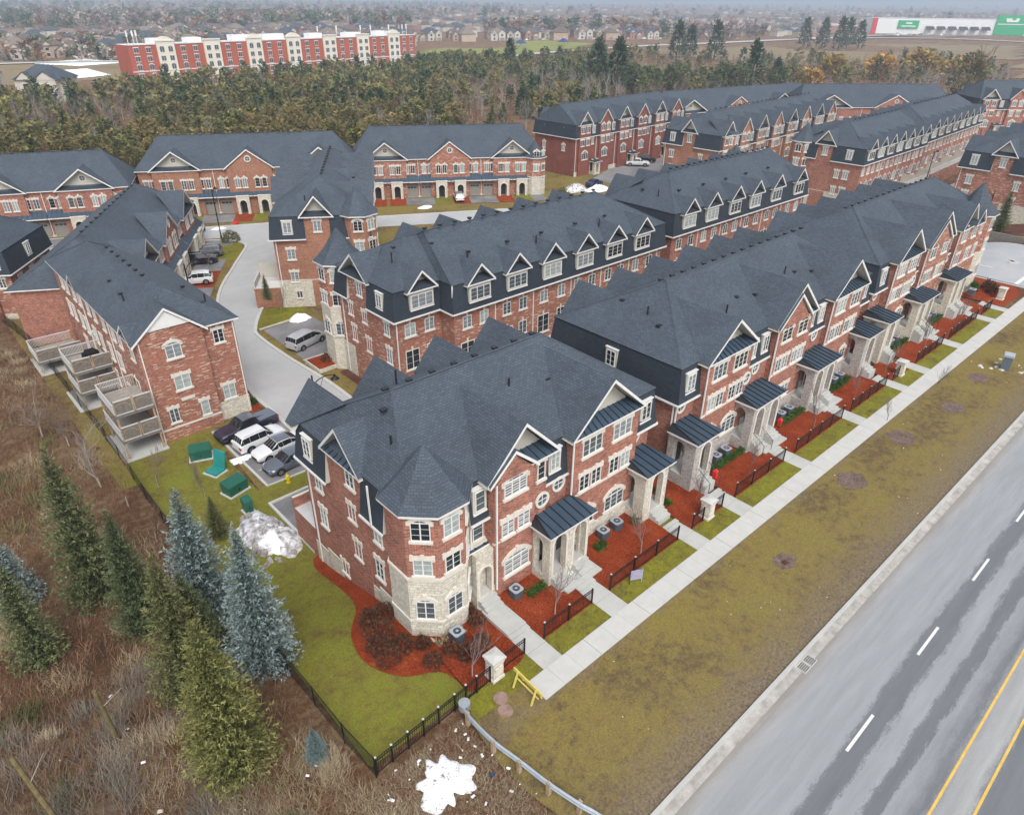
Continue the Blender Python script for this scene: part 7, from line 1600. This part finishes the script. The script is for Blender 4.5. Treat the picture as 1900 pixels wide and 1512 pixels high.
# ------------------------------------------------------------ woods
def cone_crown(seed, H, Rb, mat, n=150, tuft=.9, round_=False, spike=1.0, k=4):
    rs_ = np.random.default_rng(seed); u = rs_.random(n)**.8; a = rs_.uniform(0, 2*PI, n); lob = 1+.22*np.sin(a*3+seed)+.15*np.sin(a*5+seed*2+u*6)
    rr = (np.sqrt(np.clip(1-(2*u-.9)**2/1.25, 0, 1)) if round_ else (1-u)**.75)*Rb*lob*rs_.uniform(.55, 1., n); P = np.stack([rr*np.cos(a), rr*np.sin(a), H*(.08+.9*u)], 1)
    D = np.stack([np.cos(a), np.sin(a), np.full(n, .5)], 1); P = np.concatenate([P, [[0, 0, H*.97]]]); D = np.concatenate([D, [[0, 0, 1]]]); V, F = tufts(P, D, tuft, k, .6, rs_); cl = np.clip(.5+.35*np.sin(a*2+u*9+seed)+rs_.normal(0, .2, n), 0, 1); cl = np.append(cl, .8)
    return V, F, np.repeat(np.repeat(cl, k), 3)
cons = []
for i, (H, Rb, m, rd) in enumerate(((9, 2.3, 'needles_olive', False), (10, 2.6, 'needles_green', False), (8, 2.6, 'needles_yellow', False), (9.5, 3.2, 'foliage_rust', True), (8.5, 2.8, 'needles_olive', True), (8, 3.0, 'foliage_rust', True), (11, 3, 'needles_dark', False))):
    V, F, T_ = cone_crown(60+i, H, Rb, m, 190, .95, rd); cons.append((add_tris('crown', V, F, m, T_), H, (V, F, T_, m)))
V, F, T_ = cone_crown(90, 12, 5, 'needles_green', 240, 1.1, True); pine_c = add_tris('crown', V, F, 'needles_green', T_); V, F, T_ = cone_crown(91, 9, 5.2, 'foliage_gold', 420, 1.5, True, k=3); will_c = add_tris('crown', V, F, 'foliage_gold', T_)
bares = [bare_mesh(70+i, 12, 4, m, .5, .03, up=.5) for i, m in enumerate(('twig_grey', 'twig_brown', 'twig_purple', 'twig_grey'))]
tk2 = trunk_mesh(5, .18); tkp = trunk_mesh(5, .2, 'bark_pale'); tk9 = trunk_mesh(9, .25)
FP = [(30, 215), (30, 300), (49, 340), (63, 316), (90, 325), (111, 344), (150, 352), (265, 370), (302, 400), (348, 358), (470, 385), (522, 285), (640, 220), (451, 100), (370, 125), (330, 165), (245, 165), (215, 138), (178, 160), (120, 175), (90, 165), (64, 182), (20, 195), (-30, 205), (-40, 260)]
def inpoly(x, y, pts):
    c = np.zeros(len(x), bool); n = len(pts)
    for i in range(n):
        (x1, y1), (x2, y2) = pts[i], pts[(i+1) % n]; k = (y1 > y) != (y2 > y); c ^= k & (x < (x2-x1)*(y-y1)/((y2-y1) or 1e-9)+x1)
    return c
rs = np.random.default_rng(21); X = rs.uniform(-40, 640, 9500); Y = rs.uniform(98, 400, 9500); k = inpoly(X, Y, FP); X, Y = X[k], Y[k]
dist = np.hypot(X, Y); order = np.argsort(dist); X, Y, dist = X[order], Y[order], dist[order]
sel = []; cell = {}
for i in range(len(X)):
    c = (int(X[i]//4.2), int(Y[i]//4.2))
    if c in cell: continue
    cell[c] = 1; sel.append(i)
X, Y, dist = X[sel], Y[sel], dist[sel]; nT = len(X); ncon = nbare = 0; stuffV, stuffF, stuffT = {}, {}, {}
bV = [bare_mesh(95+i, 10, 3, 'twig_grey', .5, .03, up=.5) for i in range(2)]
def mesh_np(me):
    v = np.empty(len(me.vertices)*3, np.float32); me.vertices.foreach_get('co', v); f = np.empty(len(me.loops), np.int32); me.loops.foreach_get('vertex_index', f); a = np.empty(len(me.vertices), np.float32); me.attributes['tint'].data.foreach_get('value', a); return v.reshape(-1, 3), f.reshape(len(me.polygons), -1), a
bVn = [mesh_np(m_) for m_ in bV]
lod = [cone_crown(120+i, c_[1], c_[1]*.29, 'x', 60, 1.5, i in (3, 4, 5), k=3) for i, c_ in enumerate(cons)]
def acc(key, V, F, T_, x, y, z, a, s_):
    c_, n_ = math.cos(a), math.sin(a); W2 = np.stack([(V[:, 0]*c_-V[:, 1]*n_)*s_+x, (V[:, 0]*n_+V[:, 1]*c_)*s_+y, V[:, 2]*s_+z], 1); b = sum(len(q) for q in stuffV.get(key, [])); stuffV.setdefault(key, []).append(W2); stuffF.setdefault(key, []).append(F+b); stuffT.setdefault(key, []).append(np.clip(T_+rs.normal(0, .12), 0, 1))
for i in range(nT):
    x, y, d = X[i], Y[i], dist[i]; an = math.degrees(math.atan2(y, x)); z = tz(x, y)-.1; u = rs.random()
    zone = .5+.5*math.sin(x*.035)*math.cos(y*.05)
    pb = .26+.3*(zone > .62)+(.6 if an < 41 else .12 if an < 50 else 0)+(.2 if an > 74 else 0)
    front = d < 238 and an > 47
    if an < 41 and rs.random() < .45: continue
    if front: pb = .12+.2*(zone > .75)
    if u < pb:
        s_ = rs.uniform(.6, 1.0)
        if nbare < 210: nbare += 1; tree('bare_tree', 'leafless grey brown tree in the woods behind the townhouses', bares[i % 4], tkp, x, y, z, i, s_*.85, 'tree', 'leafless trees of the woods')
        else: acc(('twig_grey', 'twig_brown', 'twig_purple')[i % 3], *bVn[i % 2], x, y, z, i, s_*(1.0 if an > 41 else .75))
    else:
        j = int(rs.choice([3, 5, 4, 2, 0], p=[.26, .22, .2, .14, .18])) if front else int(rs.choice([0, 1, 2, 4, 6, 3], p=[.2, .34, .16, .14, .06, .1])); s_ = rs.uniform(.6, 1.05)
        if ncon < 290: ncon += 1; tree('cedar_tree', 'bushy cedar in the mixed woods behind the townhouses', cons[j][0], tk2, x, y, z, i, (s_*rs.uniform(.9, 1.25), s_*rs.uniform(.9, 1.25), s_*rs.uniform(.8, 1.05)), 'tree', 'evergreens of the woods')
        else: V, F, T_ = lod[j]; acc(cons[j][2][3], V, F, T_, x, y, z, i, s_*1.05)
# far belts of trees
def belt(n, fn, mats, s0=10, seed=1):
    r_ = np.random.default_rng(seed); L3 = [cone_crown(150+i, 9, 3.2, 'x', 22, 3.0, i % 2 == 0, k=3) for i in range(4)]
    for i in range(n):
        x, y = fn(r_); V, F, T_ = L3[i % 4]; acc(mats[int(r_.integers(0, len(mats)))], V, F, T_, x, y, tz(x, y), i, s0/9*r_.uniform(.6, 1.4))
belt(700, region(1050, 1700, 55, 84), ['needles_dark', 'twig_purple', 'twig_grey', 'twig_brown', 'needles_green'], 12, 1); belt(900, region(1500, 4500, 47, 84), ['needles_dark', 'twig_purple', 'twig_grey'], 14, 2)
belt(160, region(900, 1100, 30, 50), ['twig_purple', 'twig_grey', 'needles_dark', 'twig_brown'], 12, 3); belt(200, region(1200, 6500, 8, 47), ['twig_purple', 'twig_grey', 'needles_dark'], 14, 4); belt(260, region(560, 760, 66, 84), ['twig_grey', 'twig_brown', 'needles_green'], 8, 5)
belt(420, lambda r_: (r_.uniform(330, 760), r_.uniform(90, 260)), ['twig_grey', 'twig_brown', 'foliage_gold', 'twig_purple'], 7, 6) if False else None
for key in stuffV:
    V = np.concatenate(stuffV[key]); T_ = np.concatenate(stuffT[key]); Fs = stuffF[key]; k3 = [f for f in Fs if f.shape[1] == 3]; k4 = [f for f in Fs if f.shape[1] == 4]
    F3 = np.concatenate(k3+[np.concatenate([f[:, :3], f[:, [0, 2, 3]]]) for f in k4]); tag(obj('woodland', add_tris('woodland', V, F3, key, T_)), kind='stuff')
# single trees that stand out
for x, y, H, l in ((251.7, 222, 22, 'tall dark spruce, left one of the pair behind the maroon row'), (258, 216, 22, 'tall dark spruce, right one of the pair behind the maroon row'), (246, 214, 15, 'lower dark spruce in front of the tall pair'), (446, 322, 25, 'dark lone spruce rising above the park houses, leftmost of three'), (465, 325, 22, 'dark lone spruce rising above the park houses, middle of three'), (477, 312, 25, 'dark lone spruce rising above the park houses, rightmost of three'),
                   (326, 191, 21, 'dark spruce standing alone right of the pine grove'), (333, 183, 14, 'smaller dark spruce beside the lone spruce'), (700, 362, 26, 'dark spruce in the field clump, leftmost'), (711, 350, 26, 'dark spruce in the field clump, second from the left'), (703, 330, 27, 'dark spruce in the field clump, middle'), (728, 334, 26, 'dark spruce in the field clump, second from the right'), (744, 330, 24, 'dark spruce in the field clump, rightmost'), (290, 321, 18, 'ragged dark spruce beside the park lawn'), (281, 330, 12, 'smaller spruce beside the park lawn')):
    tree('spruce_tree', l, cons[6][0], tk9, x, y, tz(x, y), x, (H/11*1.0, H/11*1.0, H/11), 'tree', 'tall dark spruces far behind')
for i in range(22):
    a = i/21; x, y = 268+70*a+rs.uniform(-6, 6), 222-38*a+rs.uniform(-8, 8); tree('pine_tree', 'rounded green pine in the grove above the long back row', pine_c, tk9, x, y, tz(x, y), i, rs.uniform(.75, 1.0), 'tree', 'pines of the grove')
for x, y, s_, l in ((346, 172, 1.15, 'golden willow rising behind the long back roof'), (425, 200, 1.4, 'golden willow in front of the dark field clump'), (445, 182, 1.5, 'golden willow left of the dark oak'), (458, 166, 1.75, 'tallest orange gold willow near the dark oak'), (470, 150, 1.4, 'golden willow right of the orange one'), (395, 205, .8, 'small orange willow under the lone spruces')): tree('willow_tree', l, will_c, tk2, x, y, tz(x, y)-1, x, s_, 'tree', 'golden willows')
oak = bare_mesh(200, 12, 5, 'twig_brown', .5, .05, up=.45, n0=5)
tree('oak_tree', 'big dark oak with brown leaves at the upper right', oak, tk9, 357, 107, tz(357, 107), 1, 1.95); V, F, T_ = cone_crown(201, 12, 4.6, 'needles_olive', 330, .9, True); tree('oak_tree', 'green brown leafy oak crown beside the dark oak', add_tris('crown', V, F, 'needles_olive', T_), tk9, 360, 110, tz(360, 110), 1, 1.6)
for i in range(46):
    x, y = (rs.uniform(200, 246), rs.uniform(196, 232)) if i < 20 else (rs.uniform(350, 500), rs.uniform(110, 200)); tree('poplar_tree', 'pale leafless poplar near the dark spruce pair' if i < 20 else 'leafless grey tree along the field edge at the upper right', bares[0 if i % 2 else 3], tkp, x, y, tz(x, y)-.2, i, rs.uniform(.85, 1.15), 'tree', 'pale leafless poplars' if i < 20 else 'leafless trees at the field edge')
# playground and cars far off
for x, y, c_, l in ((483, 520, 'car_blue', 'blue climbing frame roof in the park, left'), (530, 512, 'car_blue', 'blue climbing frame roof in the park, right')): mb = MB(); mb.hexa([(-4, -4, 3), (4, -4, 3), (4, 4, 3), (-4, 4, 3), (-1, -1, 6), (1, -1, 6), (1, 1, 6), (-1, 1, 6)], c_); [mb.box(a-.1, a+.1, b-.1, b+.1, 0, 3, 'ac_top') for a in (-3.5, 3.5) for b in (-3.5, 3.5)]; tag(mb.build('play_structure', None, (x, y, tz(x, y)+.3)), l, 'playground')
for i in range(26):
    mb = MB(); mb.hexa([(-2.3, -.9, .3), (2.3, -.9, .3), (2.3, .9, .3), (-2.3, .9, .3), (-1.5, -.7, 1.5), (1.2, -.7, 1.5), (1.2, .7, 1.5), (-1.5, .7, 1.5)], rs.choice(['car_white', 'car_silver', 'car_grey', 'car_black', 'car_red'])); p = (rs.uniform(1010, 1110), rs.uniform(380, 440)) if i < 16 else (rs.uniform(560, 660), rs.uniform(508, 530)+10)
    if i >= 16: q = (i-16)/9; p = (540+150*q, 600-78*q)
    tag(mb.build('distant_car', None, (p[0], p[1], tz(*p)+.8), i), 'car parked in the lot before the white store' if i < 16 else 'car parked in front of the pale park houses', 'car', 'distant parked cars')
# ------------------------------------------------------------ haze
mt = bpy.data.materials.new('haze'); mt.use_nodes = True; nt = mt.node_tree; nt.nodes.clear(); ou = nt.nodes.new('ShaderNodeOutputMaterial'); pv = nt.nodes.new('ShaderNodeVolumePrincipled'); nt.links.new(pv.outputs[0], ou.inputs['Volume']); pv.inputs['Density'].default_value = .00034; pv.inputs['Color'].default_value = (.78, .88, 1, 1); pv.inputs['Anisotropy'].default_value = .3; M['haze'] = mt
HAZE = MB(); HAZE.box(-9500, 9500, -9500, 9500, -12, 60, 'haze'); tag(HAZE.build('haze'), kind='stuff')
